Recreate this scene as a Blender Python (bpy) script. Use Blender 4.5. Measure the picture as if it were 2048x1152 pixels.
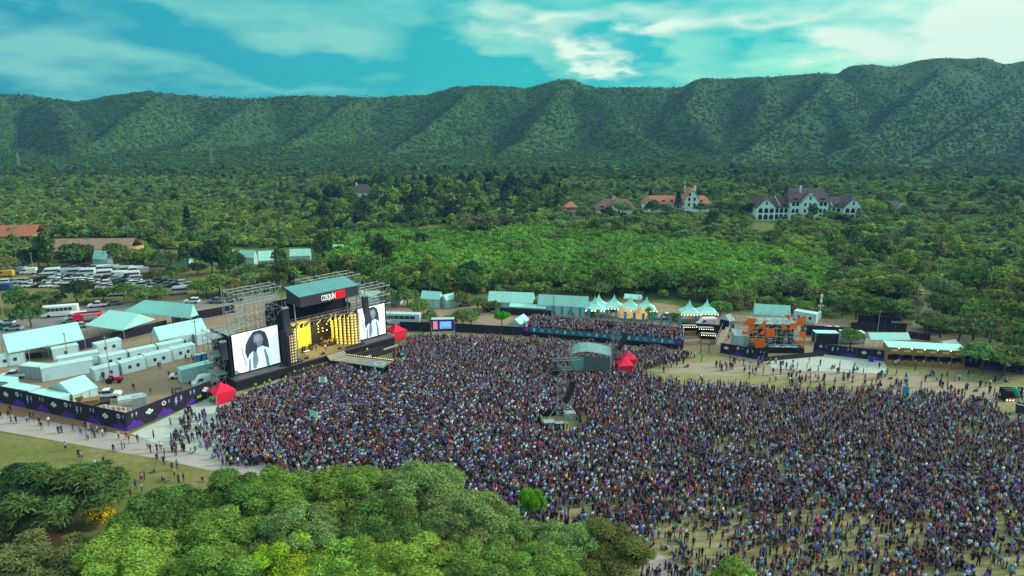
import bpy, bmesh, math, random
import numpy as np
from mathutils import Vector, Matrix
random.seed(7)
R = math.radians
for o in list(bpy.data.objects): bpy.data.objects.remove(o)
S = bpy.context.scene
C = S.collection

# ------------------------------------------------------------------ camera
FPX, PITCH, HC = 1365.0, R(14.0), 55.0          # focal length in photo pixels (2048 wide), downward pitch, drone height
cam_d = bpy.data.cameras.new('camera'); cam = bpy.data.objects.new('camera', cam_d); C.objects.link(cam)
cam_d.sensor_width = 36.0; cam_d.lens = 36.0 * FPX / 2048.0
cam_d.clip_start = 1.0; cam_d.clip_end = 20000.0
cam.location = (0, 0, HC); cam.rotation_euler = (R(90) - PITCH, 0, 0)
S.camera = cam

# ------------------------------------------------------------------ light
SUN_AZ, SUN_EL = R(80), R(29)                   # behind cloud, to the right of the hills
sd = bpy.data.lights.new('sun', 'SUN'); sun = bpy.data.objects.new('sun', sd); C.objects.link(sun)
sd.energy = 2.3; sd.angle = R(14); sd.color = (1.0, 0.93, 0.80)
sun.rotation_euler = Vector((-math.sin(SUN_AZ)*math.cos(SUN_EL), -math.cos(SUN_AZ)*math.cos(SUN_EL), -math.sin(SUN_EL))).to_track_quat('-Z', 'Y').to_euler()
S.view_settings.view_transform = 'Standard'; S.view_settings.look = 'None'
S.view_settings.exposure = 0.72; S.view_settings.gamma = 1.0; S.view_settings.use_curve_mapping = False
S.cycles.max_bounces = 5; S.cycles.diffuse_bounces = 2; S.cycles.transparent_max_bounces = 4
S.cycles.volume_bounces = 0; S.cycles.transmission_bounces = 2; S.cycles.glossy_bounces = 2

def nodes_of(nt):
    N, L = nt.nodes, nt.links
    def nd(t, **kw):
        n = N.new(t)
        for k, v in kw.items():
            if k.startswith('i_'):
                n.inputs[int(k[2:])].default_value = v
            else: setattr(n, k, v)
        return n
    def mth(op, a, b=None, c=None, clamp=False):
        n = N.new('ShaderNodeMath'); n.operation = op; n.use_clamp = clamp
        for i, x in enumerate((a, b, c)):
            if x is None: continue
            if isinstance(x, (int, float)): n.inputs[i].default_value = x
            else: L.new(x, n.inputs[i])
        return n.outputs[0]
    def mix(f, a, b, mode='MIX'):
        n = N.new('ShaderNodeMix'); n.data_type = 'RGBA'; n.blend_type = mode
        for s, x in ((n.inputs[0], f), (n.inputs[6], a), (n.inputs[7], b)):
            if isinstance(x, (int, float)): s.default_value = x
            elif isinstance(x, (tuple, list)): s.default_value = (*x[:3], 1)
            else: L.new(x, s)
        return n.outputs[2]
    return N, L, nd, mth, mix

def px_ray(u, v):
    dx, dy = (u - 1024) / FPX, (576 - v) / FPX
    return Vector((dx, math.cos(PITCH) + dy*math.sin(PITCH), -math.sin(PITCH) + dy*math.cos(PITCH)))

world = bpy.data.worlds.new('World'); S.world = world; world.use_nodes = True
world.cycles.sampling_method = 'MANUAL'; world.cycles.sample_map_resolution = 256
def build_sky():
    nt = world.node_tree; nt.nodes.clear()
    N, L, nd, mth, mix = nodes_of(nt)
    tc = nd('ShaderNodeTexCoord'); sep = nd('ShaderNodeSeparateXYZ'); L.new(tc.outputs['Generated'], sep.inputs[0])
    x, y, z = sep.outputs
    den = mth('ADD', mth('MAXIMUM', z, 0.0), 0.22)
    cx = mth('DIVIDE', x, den); cy = mth('DIVIDE', y, den)
    cmb = nd('ShaderNodeCombineXYZ'); L.new(cx, cmb.inputs[0]); L.new(cy, cmb.inputs[1])
    n1 = nd('ShaderNodeTexNoise'); n1.inputs['Scale'].default_value = 1.15; n1.noise_dimensions = '2D'; n1.inputs['Detail'].default_value = 3; n1.inputs['Roughness'].default_value = 0.55
    L.new(cmb.outputs[0], n1.inputs['Vector'])
    n2 = nd('ShaderNodeTexNoise'); n2.inputs['Scale'].default_value = 2.6; n2.noise_dimensions = '2D'; n2.inputs['Detail'].default_value = 5; n2.inputs['Roughness'].default_value = 0.58
    L.new(cmb.outputs[0], n2.inputs['Vector'])
    n3 = nd('ShaderNodeTexNoise'); n3.inputs['Scale'].default_value = 2.2; n3.noise_dimensions = '2D'; n3.inputs['Detail'].default_value = 2
    L.new(cmb.outputs[0], n3.inputs['Vector'])
    w1 = mth('MULTIPLY', mth('SUBTRACT', n2.outputs[0], 0.5), 0.20)
    w2 = mth('MULTIPLY', mth('SUBTRACT', n3.outputs[0], 0.5), 0.17)
    az = mth('ADD', mth('ARCTAN2', x, y), w1)
    el = mth('ADD', mth('ARCSINE', z), mth('MULTIPLY', w2, 0.45))
    ae = nd('ShaderNodeCombineXYZ'); L.new(az, ae.inputs[0]); L.new(el, ae.inputs[1])
    def total(lst):
        t = None
        for (u, v, ru, rv, tilt, amp) in lst:
            d = px_ray(u, v).normalized()
            mp = nd('ShaderNodeMapping'); mp.vector_type = 'TEXTURE'; L.new(ae.outputs[0], mp.inputs[0])
            mp.inputs[1].default_value = (math.atan2(d.x, d.y), math.asin(d.z), 0); mp.inputs[2].default_value = (0, 0, R(-tilt)); mp.inputs[3].default_value = (ru/FPX*1.75, rv/FPX*1.75, 1)
            g = nd('ShaderNodeTexGradient'); g.gradient_type = 'QUADRATIC_SPHERE'; L.new(mp.outputs[0], g.inputs[0])
            t = mth('MULTIPLY_ADD', g.outputs[1], amp, t if t is not None else 0.0)
        return t
    # angular nearness to the veiled sun
    sv = Vector((math.sin(R(42))*math.cos(R(16)), math.cos(R(42))*math.cos(R(16)), math.sin(R(16))))
    dot = mth('ADD', mth('ADD', mth('MULTIPLY', x, sv.x), mth('MULTIPLY', y, sv.y)), mth('MULTIPLY', z, sv.z))
    glow = mth('POWER', mth('MAXIMUM', mth('MULTIPLY', mth('ADD', dot, 0.25), 0.8), 0.0), 5.0, clamp=True)
    sky = nd('ShaderNodeTexSky'); sky.sky_type = 'NISHITA'; sky.sun_disc = False
    sky.sun_elevation = SUN_EL; sky.sun_rotation = SUN_AZ
    ni = nd('ShaderNodeVectorMath'); ni.operation = 'SCALE'; L.new(sky.outputs[0], ni.inputs[0]); ni.inputs[3].default_value = 0.005
    base = mix(mth('MULTIPLY', mth('ADD', az, 0.75), 0.72, clamp=True), (0.0, 0.21, 0.265), (0.0, 0.48, 0.40))
    add = nd('ShaderNodeMix'); add.data_type = 'RGBA'; add.blend_type = 'ADD'; add.inputs[0].default_value = 1
    L.new(base, add.inputs[6]); L.new(ni.outputs[0], add.inputs[7]); base = add.outputs[2]
    veil = mth('MULTIPLY', mth('SUBTRACT', n1.outputs[0], 0.47), 2.4, clamp=True)
    high = mth('MULTIPLY', mth('SUBTRACT', el, 0.150), 10.0, clamp=True)
    veil = mth('ADD', mth('ADD', mth('MULTIPLY', veil, 0.65), mth('MULTIPLY', high, 0.62)), mth('MULTIPLY', glow, 0.35))
    pale = total([(40,100,190,60,0,.75), (270,118,230,34,9,.9), (430,22,380,48,2,.85), (700,84,110,32,9,1.0), (620,172,200,12,4,.45),
                  (930,60,150,40,0,.55), (1050,100,160,50,15,.8), (1700,120,300,50,-4,.9), (1330,130,160,40,0,.5)])
    dark = total([(60,35,110,16,22,.5), (330,60,120,32,18,1.0), (560,122,230,26,9,1.0), (860,110,190,40,16,1.0), (1000,140,160,24,0,.7), (1240,90,62,34,30,1.25), (1120,165,220,12,0,.6), (1480,100,70,26,0,.7), (1790,95,40,22,0,.4)])
    m1 = mth('SUBTRACT', mth('ADD', mth('ADD', veil, pale), mth('MULTIPLY', mth('SUBTRACT', n2.outputs[0], .5), 1.5)), mth('MULTIPLY', dark, 0.9), clamp=True)
    col = mix(m1, base, mix(glow, (0.15, 0.46, 0.385), (0.29, 0.77, 0.49)))
    white = total([(1020,55,120,24,8,.75), (1160,85,70,34,32,1.0), (1210,135,48,22,30,1.1), (1340,70,70,34,8,1.05), (1700,95,80,30,8,.9),
                   (1560,42,300,20,-5,.7), (1900,60,170,52,-6,1.15), (2030,60,90,70,-10,1.1), (1480,6,420,20,0,.5), (1100,20,260,18,0,.4)])
    nz = mth('ADD', mth('MULTIPLY', n2.outputs[0], 2.0), 0.0)
    m2 = mth('MULTIPLY', mth('SUBTRACT', mth('MULTIPLY', white, nz), 0.12), 1.35, clamp=True)
    gl2 = mth('MULTIPLY', mth('MULTIPLY', glow, veil), 0.06)
    m2 = mth('ADD', m2, gl2, clamp=True)
    col = mix(m2, col, (0.58, 0.74, 0.58))
    over = nd('ShaderNodeMapRange'); over.interpolation_type = 'SMOOTHSTEP'; L.new(mth('ADD', el, mth('MULTIPLY', w2, .6)), over.inputs[0]); over.inputs[1].default_value = .16; over.inputs[2].default_value = .50
    col = mix(mth('MULTIPLY', over.outputs[0], .85), col, mix(n1.outputs[0], (.42, .51, .50), (.64, .70, .66)))   # the overcast goes on overhead
    bg = nd('ShaderNodeBackground'); L.new(col, bg.inputs[0]); bg.inputs[1].default_value = 1.0
    out = nd('ShaderNodeOutputWorld'); L.new(bg.outputs[0], out.inputs[0])
build_sky()

# ------------------------------------------------------------------ helpers
def G(u, v, z=0.0):
    """the world point at height z that photo pixel (u, v) shows"""
    d = px_ray(u, v); t = (z - HC) / d.z
    return Vector((d.x*t, d.y*t, z))
def PX(p):
    w = p[1]*math.cos(PITCH) - (p[2]-HC)*math.sin(PITCH)
    return 1024 + FPX*p[0]/w, 576 - FPX*(p[1]*math.sin(PITCH) + (p[2]-HC)*math.cos(PITCH))/w

MATS = {}
def mat(name, col, rough=0.85, vary=0.18, scale=0.6, emit=0.0, metal=0.0, attr=None):
    if name in MATS: return MATS[name]
    m = bpy.data.materials.new(name); m.use_nodes = True; MATS[name] = m
    nt = m.node_tree; b = nt.nodes['Principled BSDF']
    N, L, nd, mth, mix = nodes_of(nt)
    b.inputs['Roughness'].default_value = rough; b.inputs['Metallic'].default_value = metal
    b.inputs['Specular IOR Level'].default_value = 0.3
    if attr:
        a = nd('ShaderNodeAttribute'); a.attribute_type = 'INSTANCER'; a.attribute_name = attr; src = a.outputs['Color']
    else: src = tuple(col)
    if vary > 0:
        tc = nd('ShaderNodeNewGeometry'); nz = nd('ShaderNodeTexNoise'); nz.inputs['Scale'].default_value = scale; nz.inputs['Detail'].default_value = 5
        L.new(tc.outputs['Position'], nz.inputs['Vector'])
        f = mth('MULTIPLY', mth('SUBTRACT', nz.outputs[0], 0.5), vary*4)
        f = mth('ADD', f, 1.0)
        vm = nd('ShaderNodeVectorMath'); vm.operation = 'SCALE'
        if attr: L.new(src, vm.inputs[0])
        else: vm.inputs[0].default_value = src
        L.new(f, vm.inputs[3]); L.new(vm.outputs[0], b.inputs['Base Color'])
    elif attr: L.new(src, b.inputs['Base Color'])
    else: b.inputs['Base Color'].default_value = (*col, 1)
    if emit > 0:
        b.inputs['Emission Color'].default_value = (*col, 1); b.inputs['Emission Strength'].default_value = emit
    return m

LABELS = {}
def tag(o, label=None, cat=None, group=None, kind=None):
    if label:
        o['label'] = label; LABELS.setdefault(label, []).append(o.name)
    if cat: o['category'] = cat
    if group: o['group'] = group
    if kind: o['kind'] = kind
    return o
def thing(name, label, cat, loc=(0, 0, 0), rz=0.0, group=None):
    o = bpy.data.objects.new(name, None); C.objects.link(o); o.empty_display_size = 0.5
    o.location = loc; o.rotation_euler = (0, 0, rz)
    return tag(o, label, cat, group)
def link(name, me, parent=None, m=None):
    o = bpy.data.objects.new(name, me); C.objects.link(o)
    if parent: o.parent = parent
    if m is not None and len(me.materials) == 0: me.materials.append(m)
    return o
def mesh(name, verts, faces, m=None, smooth=False):
    me = bpy.data.meshes.new(name); me.from_pydata([tuple(v) for v in verts], [], faces); me.update()
    if m: me.materials.append(m)
    if smooth: me.shade_smooth()
    return me
SHARED = {}
def unit(shape, m):
    k = (shape, m.name)
    if k in SHARED: return SHARED[k]
    if shape == 'box':
        v = [(x, y, z) for z in (-.5, .5) for y in (-.5, .5) for x in (-.5, .5)]
        f = [(0, 2, 3, 1), (4, 5, 7, 6), (0, 1, 5, 4), (2, 6, 7, 3), (0, 4, 6, 2), (1, 3, 7, 5)]
    elif shape == 'tube':
        n = 6; v = [(math.cos(i*2*math.pi/n), math.sin(i*2*math.pi/n), z) for z in (0, 1) for i in range(n)]
        f = [(i, (i+1) % n, n+(i+1) % n, n+i) for i in range(n)] + [tuple(range(n-1, -1, -1)), tuple(range(n, 2*n))]
    elif shape == 'disc':
        n = 12; v = [(math.cos(i*2*math.pi/n), math.sin(i*2*math.pi/n), z) for z in (-.5, .5) for i in range(n)]
        f = [(i, (i+1) % n, n+(i+1) % n, n+i) for i in range(n)] + [tuple(range(n-1, -1, -1)), tuple(range(n, 2*n))]
    elif shape == 'ball':
        bm = bmesh.new(); bmesh.ops.create_icosphere(bm, subdivisions=1, radius=1); me = bpy.data.meshes.new('ball'); bm.to_mesh(me); bm.free()
        me.materials.append(m); me.shade_smooth(); SHARED[k] = me; return me
    me = mesh(shape + '_' + m.name, v, f, m); SHARED[k] = me; return me
def box(name, par, c, s, m, rz=0.0, rx=0.0, ry=0.0):
    o = link(name, unit('box', m), par); o.location = c; o.scale = s; o.rotation_euler = (rx, ry, rz); return o
def tube(name, par, a, b, r, m):
    a, b = Vector(a), Vector(b); d = b - a
    o = link(name, unit('tube', m), par); o.location = a; o.scale = (r, r, d.length)
    o.rotation_euler = d.to_track_quat('Z', 'Y').to_euler(); return o
def ball(name, par, c, r, m):
    o = link(name, unit('ball', m), par); o.location = c; o.scale = (r, r, r) if isinstance(r, (int, float)) else r; return o
def disc(name, par, c, r, t, m, rot=(0, 0, 0)):
    o = link(name, unit('disc', m), par); o.location = c; o.scale = (r, r, t); o.rotation_euler = rot; return o
def prism(name, par, pts, thick, m, M=None):
    """extrude a polygon (2-D x,z points in the local XZ plane) by thick along y"""
    n = len(pts); v = [(p[0], -thick/2, p[1]) for p in pts] + [(p[0], thick/2, p[1]) for p in pts]
    f = [tuple(range(n)), tuple(range(2*n-1, n-1, -1))] + [((i+1) % n, i, n+i, n+(i+1) % n) for i in range(n)]
    o = link(name, mesh(name, v, f, m), par)
    if M is not None: o.matrix_local = M
    return o
def slab3(name, par, pts, thick, m):
    """a thin panel: polygon of 3-D points with real thickness along its normal"""
    p = [Vector(q) for q in pts]; nrm = (p[1]-p[0]).cross(p[2]-p[0]).normalized()*thick
    n = len(p); v = p + [q - nrm for q in p]
    f = [tuple(range(n)), tuple(range(2*n-1, n-1, -1))] + [((i+1) % n, i, n+i, n+(i+1) % n) for i in range(n)]
    return link(name, mesh(name, v, f, m), par)
def sheet(name, pts, z, m, par=None, ragged=0.0):
    """a ground polygon, flat at height z, triangulated; ragged gives it an uneven worn edge of that many metres"""
    if ragged:
        rg, q = random.Random(len(pts)), []
        for a, b in zip(pts, list(pts[1:])+[pts[0]]):
            k = min(60, max(1, int((b-a).length/1.3)))
            for i in range(k):
                p = a.lerp(b, i/k); d = (b-a).normalized(); o_ = rg.uniform(-1, 1)*ragged if i else 0
                q.append(Vector((p.x-d.y*o_, p.y+d.x*o_, 0)))
        pts = q
    bm = bmesh.new(); vs = [bm.verts.new((p[0], p[1], z)) for p in pts]; f = bm.faces.new(vs)
    if f.normal.z < 0: f.normal_flip()
    f.normal_update()
    if f.normal.z < 0: f.normal_flip()
    bmesh.ops.triangulate(bm, faces=[f])
    me = bpy.data.meshes.new(name); bm.to_mesh(me); bm.free(); me.materials.append(m)
    o = link(name, me, par)
    if not par: o['kind'] = 'structure'
    return o
def copy_tree(o, par=None):
    c = o.copy(); C.objects.link(c); c.parent = par
    for ch in o.children:
        copy_tree(ch, c)
    return c
def inside(p, poly):
    x, y = p[0], p[1]; r = False; j = len(poly)-1
    for i in range(len(poly)):
        xi, yi = poly[i][0], poly[i][1]; xj, yj = poly[j][0], poly[j][1]
        if (yi > y) != (yj > y) and x < (xj-xi)*(y-yi)/(yj-yi)+xi: r = not r
        j = i
    return r
def inside_np(P, poly):
    x, y = P[:, 0], P[:, 1]; r = np.zeros(len(P), bool); j = len(poly)-1
    for i in range(len(poly)):
        xi, yi = poly[i][0], poly[i][1]; xj, yj = poly[j][0], poly[j][1]
        if yi != yj:
            c = ((yi > y) != (yj > y)) & (x < (xj-xi)*(y-yi)/(yj-yi)+xi); r ^= c
        j = i
    return r
ORD = ['first','second','third','fourth','fifth','sixth','seventh','eighth','ninth','tenth','eleventh','twelfth','thirteenth','fourteenth','fifteenth','sixteenth','seventeenth','eighteenth','nineteenth','twentieth']
def ordinal(i):
    if i < 20: return ORD[i]
    n = i+1
    return '%d%s' % (n, 'th' if 10 <= n % 100 <= 20 else {1: 'st', 2: 'nd', 3: 'rd'}.get(n % 10, 'th'))

# materials used in many places (white cloth and paint; the overall mint colour cast is put into their base colours)
M_MINT = mat('mint_canvas', (0.40, 0.82, 0.75), 0.7, 0.05, 0.25)
M_MINT2 = mat('pale_canvas', (0.42, 0.62, 0.62), 0.8, 0.05, 0.3)
M_PVC = mat('grey_tarpaulin', (0.30, 0.40, 0.42), 0.7, 0.12, 0.8)
M_CABIN = mat('cabin_paint', (0.46, 0.66, 0.72), 0.6, 0.06, 0.5)
M_CABINROOF = mat('cabin_roof', (0.46, 0.72, 0.70), 0.6, 0.10, 0.4)
M_WHITE = mat('white_paint', (0.74, 0.80, 0.80), 0.5, 0.05)
M_BLACK = mat('black_cloth', (0.014, 0.013, 0.02), 0.9, 0.15, 0.5)
M_DARK = mat('dark_metal', (0.03, 0.03, 0.038), 0.6, 0.1)
M_NAVY = mat('navy_mesh', (0.022, 0.02, 0.04), 0.9, 0.2, 0.4)
M_STEEL = mat('galvanised_steel', (0.40, 0.43, 0.43), 0.45, 0.1, 1.0, 0, 0.3)
M_GLASS = mat('dark_glass', (0.03, 0.05, 0.06), 0.15, 0.0)
M_RED = mat('red_canvas', (0.78, 0.015, 0.06), 0.7, 0.05)
M_WOOD = mat('raw_wood', (0.30, 0.17, 0.07), 0.8, 0.2, 1.5)
M_POLE = mat('weathered_pole', (0.32, 0.29, 0.22), 0.9, 0.1)
M_TYRE = mat('tyre_rubber', (0.015, 0.015, 0.015), 0.9, 0.0)
M_BLUE = mat('blue_plastic', (0.02, 0.08, 0.45), 0.5, 0.05)
M_TEAL = mat('teal_banner_cloth', (0.01, 0.34, 0.52), 0.7, 0.05)
M_ORANGE = mat('orange_panel', (1.0, 0.155, 0.002), 0.6, 0.05)
M_PURPLE = mat('purple_print', (0.09, 0.025, 0.32), 0.8, 0.15, 1.5)
M_LILAC = mat('lilac_print', (0.34, 0.36, 0.62), 0.8, 0.0)
M_PRINT = mat('white_print', (0.62, 0.70, 0.70), 0.8, 0.0)
M_REDPRINT = mat('red_print', (0.5, 0.05, 0.05), 0.8, 0.0)
M_TILE = mat('clay_tile', (0.40, 0.15, 0.09), 0.9, 0.22, 1.2)
M_TILE2 = mat('old_dark_tile', (0.10, 0.085, 0.088), 0.9, 0.25, 1.2)
M_STUCCO = mat('pale_stucco', (0.70, 0.90, 0.88), 0.9, 0.10, 0.5)
M_VOID = mat('dark_opening', (0.02, 0.022, 0.03), 0.9, 0.0)
M_BULB = mat('festoon_bulb', (1.0, 0.72, 0.30), 0.5, 0.0, 1, 6.0)
# ------------------------------------------------------------------ terrain
def ground_mat(name, cols, scales=(0.05, 0.6), rough=0.95):
    m = bpy.data.materials.new(name); m.use_nodes = True
    nt = m.node_tree; b = nt.nodes['Principled BSDF']; N, L, nd, mth, mix = nodes_of(nt)
    g = nd('ShaderNodeNewGeometry')
    a = nd('ShaderNodeTexNoise'); a.inputs['Scale'].default_value = scales[0]; a.inputs['Detail'].default_value = 6; a.inputs['Roughness'].default_value = .6
    c = nd('ShaderNodeTexNoise'); c.inputs['Scale'].default_value = scales[1]; c.inputs['Detail'].default_value = 8; c.inputs['Roughness'].default_value = .7
    L.new(g.outputs['Position'], a.inputs['Vector']); L.new(g.outputs['Position'], c.inputs['Vector'])
    f1 = mth('MULTIPLY', mth('SUBTRACT', a.outputs[0], .40), 4.0, clamp=True)
    f2 = mth('MULTIPLY', mth('SUBTRACT', c.outputs[0], .42), 5.0, clamp=True)
    col = mix(f1, cols[0], cols[1]); col = mix(mth('MULTIPLY', f2, .65), col, cols[2])
    L.new(col, b.inputs['Base Color']); b.inputs['Roughness'].default_value = rough; b.inputs['Specular IOR Level'].default_value = .1
    bp = nd('ShaderNodeBump'); bp.inputs['Strength'].default_value = .5; bp.inputs['Distance'].default_value = .08
    L.new(c.outputs[0], bp.inputs['Height']); L.new(bp.outputs[0], b.inputs['Normal'])
    MATS[name] = m; return m
GM_SCRUB = ground_mat('scrub_soil', ((.10, .165, .045), (.15, .19, .065), (.08, .135, .036)), (.03, .5))
GM_FIELD = ground_mat('dry_field', ((.275, .26, .125), (.19, .21, .08), (.35, .325, .18)), (.06, .9))
GM_LAWN = ground_mat('lawn', ((.16, .185, .05), (.27, .235, .105), (.115, .145, .036)), (.09, .9))
GM_PARK = ground_mat('parking_grass', ((.14, .16, .045), (.23, .20, .10), (.10, .13, .03)), (.05, .4))
GM_GRAVEL = ground_mat('gravel', ((.29, .225, .15), (.24, .195, .13), (.35, .285, .20)), (.08, 1.6))
GM_PAD = ground_mat('pale_matting', ((.46, .54, .48), (.40, .49, .44), (.53, .60, .53)), (.25, 1.2))
GM_PATH = ground_mat('concrete_path', ((.38, .36, .33), (.43, .41, .38), (.33, .32, .30)), (.2, 1.5))
GM_SOIL = ground_mat('red_soil', ((.30, .17, .09), (.24, .145, .08), (.34, .21, .12)), (.2, 1.2))
GM_BROWN = ground_mat('brown_soil', ((.17, .10, .055), (.22, .135, .075), (.13, .08, .045)), (.15, 1.2))
GM_ROAD = ground_mat('grey_road', ((.22, .23, .22), (.27, .27, .25), (.19, .20, .20)), (.1, 1.2))
GM_WORN = ground_mat('worn_track', ((.34, .30, .21), (.29, .25, .15), (.37, .34, .26)), (.06, .8))

gx = [-2600, -900, -450, -200, 0, 200, 450, 900, 2600]; gy = [-200, 0, 60, 120, 200, 320, 480, 700, 900]
gv = [(x, y, 0.0) for y in gy for x in gx]
gf = [(j*9+i, j*9+i+1, (j+1)*9+i+1, (j+1)*9+i) for j in range(8) for i in range(8)]
o = link('ground', mesh('ground', gv, gf, GM_SCRUB)); o['kind'] = 'structure'
def gp(pts, z=0): return [G(*p, z) for p in pts]
FIELD = gp([(255,868),(430,798),(560,762),(790,690),(860,660),(1050,668),(1200,680),(1365,697),(1460,705),(1780,732),(1930,735),(2120,765),(2200,830),(2200,1340),(1150,1340),(400,1340),(330,900)])
sheet('field', FIELD, .010, GM_FIELD, None, 0.7)
sheet('lawn', gp([(-80,852),(260,905),(420,930),(560,968),(600,1340),(-300,1340),(-300,940)]), .014, GM_LAWN, None, 0.4)
sheet('bare_soil', gp([(-200,1050),(60,1035),(175,1075),(190,1165),(170,1300),(-250,1300)]), .020, GM_BROWN, None, 0.9)
sheet('path', gp([(-80,812),(0,826),(150,852),(262,872),(420,905),(560,930),(680,980),(620,1000),(520,962),(300,915),(0,862),(-90,846)]), .026, GM_PATH)
sheet('soil_verge', gp([(-80,788),(0,803),(255,860),(262,871),(150,852),(0,827),(-80,812)]), .032, GM_SOIL, None, 0.25)
sheet('pale_matting', gp([(262,868),(425,792),(480,790),(480,850),(470,905),(420,912),(330,893)]), .038, GM_PAD)
sheet('stage_front_apron', gp([(472,792),(560,757),(690,716),(795,688),(800,697),(700,726),(570,768),(490,800)]), .040, GM_PATH)
sheet('pale_matting', gp([(1530,722),(1620,706),(1705,712),(1770,721),(1776,748),(1680,744),(1600,741),(1545,736)]), .020, GM_PAD)
sheet('worn_track', gp([(1330,728),(1500,720),(1530,724),(1600,742),(1776,750),(1900,757),(2100,792),(2100,812),(1880,790),(1700,768),(1560,752),(1420,752),(1340,745)]), .016, GM_WORN, None, 0.7)
sheet('concrete_pad', gp([(1280,1112),(1312,1107),(1440,1165),(1500,1240),(1270,1240)]), .020, GM_PATH)
YARD = gp([(-140,760),(-60,690),(60,655),(200,640),(420,612),(560,600),(640,570),(760,580),(830,600),(860,640),(800,672),(472,783),(425,795),(255,860),(0,803),(-140,772)])
sheet('gravel_yard', YARD, .012, GM_GRAVEL, None, 0.5)
sheet('road', gp([(-140,702),(20,640),(120,618),(260,606),(430,596),(560,590),(560,601),(430,612),(280,628),(160,660),(-140,732)]), .018, GM_ROAD)
PARK = gp([(-260,600),(-140,548),(0,522),(130,528),(240,530),(400,540),(470,556),(440,596),(260,608),(120,622),(-60,660),(-300,720)])
sheet('parking_field', PARK, .014, GM_PARK, None, 0.8)
sheet('vip_yard', gp([(790,676),(830,628),(860,608),(970,603),(1090,600),(1320,606),(1480,630),(1700,640),(1790,650),(1800,640),(1940,672),(2100,700),(2120,765),(1930,738),(1780,734),(1460,706),(1365,698),(1050,669),(860,662)]), .006, GM_GRAVEL, None, 0.5)
sheet('green_bank', gp([(1700,646),(1760,640),(1800,648),(1790,655),(1705,658)]), .016, GM_PARK, None, 0.8)
sheet('dirt_road', gp([(1836,566),(1858,568),(1850,577),(1848,588),(1866,600),(1876,612),(1870,625),(1856,640),(1842,656),(1820,655),(1826,638),(1842,625),(1848,613),(1838,600),(1822,588),(1822,575)]), .020, GM_WORN, None, 0.7)
sheet('clearing', gp([(1790,640),(1812,622),(1850,618),(1846,632),(1822,652),(1800,652)]), .018, GM_PARK, None, 0.8)
# pale clearings in the woods
sheet('meadow', gp([(1495,455),(1580,450),(1612,462),(1560,474),(1490,470)]), .012, GM_PARK, None, 0.8)
sheet('meadow', gp([(830,455),(890,446),(905,462),(860,472)]), .012, GM_PARK, None, 0.8)

# ------------------------------------------------------------------ hills
SKYL = [(-200,182),(0,181),(60,184),(150,197),(200,189),(300,177),(400,186),(470,190),(620,187),(700,187),(850,186),(880,176),(910,168),(950,166),(1050,170),(1095,158),(1115,153),(1145,152),(1165,160),(1190,169),(1250,168),(1360,167),(1390,155),(1420,149),(1480,151),(1560,146),(1640,141),(1680,138),(1698,126),(1715,123),(1790,125),(1840,116),(1880,111),(1970,111),(2010,121),(2048,118),(2250,112)]
YR = 1260.0
def at_y(u, v, Y):
    d = px_ray(u, v); t = Y/d.y; return Vector((d.x*t, Y, HC + d.z*t))
sk = [at_y(u, v, YR) for u, v in SKYL]
SKX = np.array([p.x for p in sk]); SKZ = np.array([p.z for p in sk]) - 4.0
SPURS = [  # crest lines of the spurs, photo pixels at growing nearness
    [(2075,150,1220),(1990,205,1080),(1890,275,940),(1800,330,820)],
    [(1905,120,1230),(1835,175,1120),(1745,262,960),(1640,318,850),(1560,345,780)],
    [(1660,142,1230),(1635,170,1120),(1560,235,990),(1490,292,880),(1440,325,800)],
    [(1635,170,1120),(1690,235,1000),(1735,290,890),(1750,325,820)],
    [(1400,158,1230),(1385,215,1080),(1420,275,950),(1475,325,830)],
    [(1165,165,1230),(1215,205,1110),(1270,255,990),(1340,310,860)],
    [(1130,165,1230),(1090,215,1080),(1035,275,950),(985,318,840)],
    [(930,172,1230),(900,215,1100),(800,285,960),(690,325,840)],
    [(700,192,1230),(650,232,1110),(560,290,960),(470,330,850)],
    [(520,194,1230),(440,235,1100),(370,280,980),(300,320,880),(240,345,800)],
    [(310,182,1230),(260,225,1090),(180,280,960),(90,320,850)],
    [(90,190,1230),(120,235,1080),(150,290,930),(190,335,820)],
    [(-20,186,1230),(-60,240,1060),(-120,310,880)],
    [(2180,130,1230),(2150,200,1060),(2090,280,900)],
    [(1520,150,1230),(1530,190,1120),(1500,230,1020)],
]
def vnoise(x, y, seed=0):
    """smooth value noise on numpy arrays"""
    xi, yi = np.floor(x).astype(np.int64), np.floor(y).astype(np.int64); fx, fy = x-xi, y-yi
    fx = fx*fx*(3-2*fx); fy = fy*fy*(3-2*fy)
    def h(a, b):
        n = (a*374761393 + b*668265263 + seed*974711) & 0x7fffffff
        n = ((n ^ (n >> 13))*1274126177) & 0x7fffffff
        return ((n ^ (n >> 16)) & 0xffff)/65535.0
    return (h(xi, yi)*(1-fx)+h(xi+1, yi)*fx)*(1-fy) + (h(xi, yi+1)*(1-fx)+h(xi+1, yi+1)*fx)*fy
def fbm(x, y, s, o=4, seed=0):
    t = np.zeros_like(x); a, tot = 1.0, 0.0
    for k in range(o):
        t += a*vnoise(x*s, y*s, seed+k*17); tot += a; a *= .5; s *= 2.03
    return t/tot - .5
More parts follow.
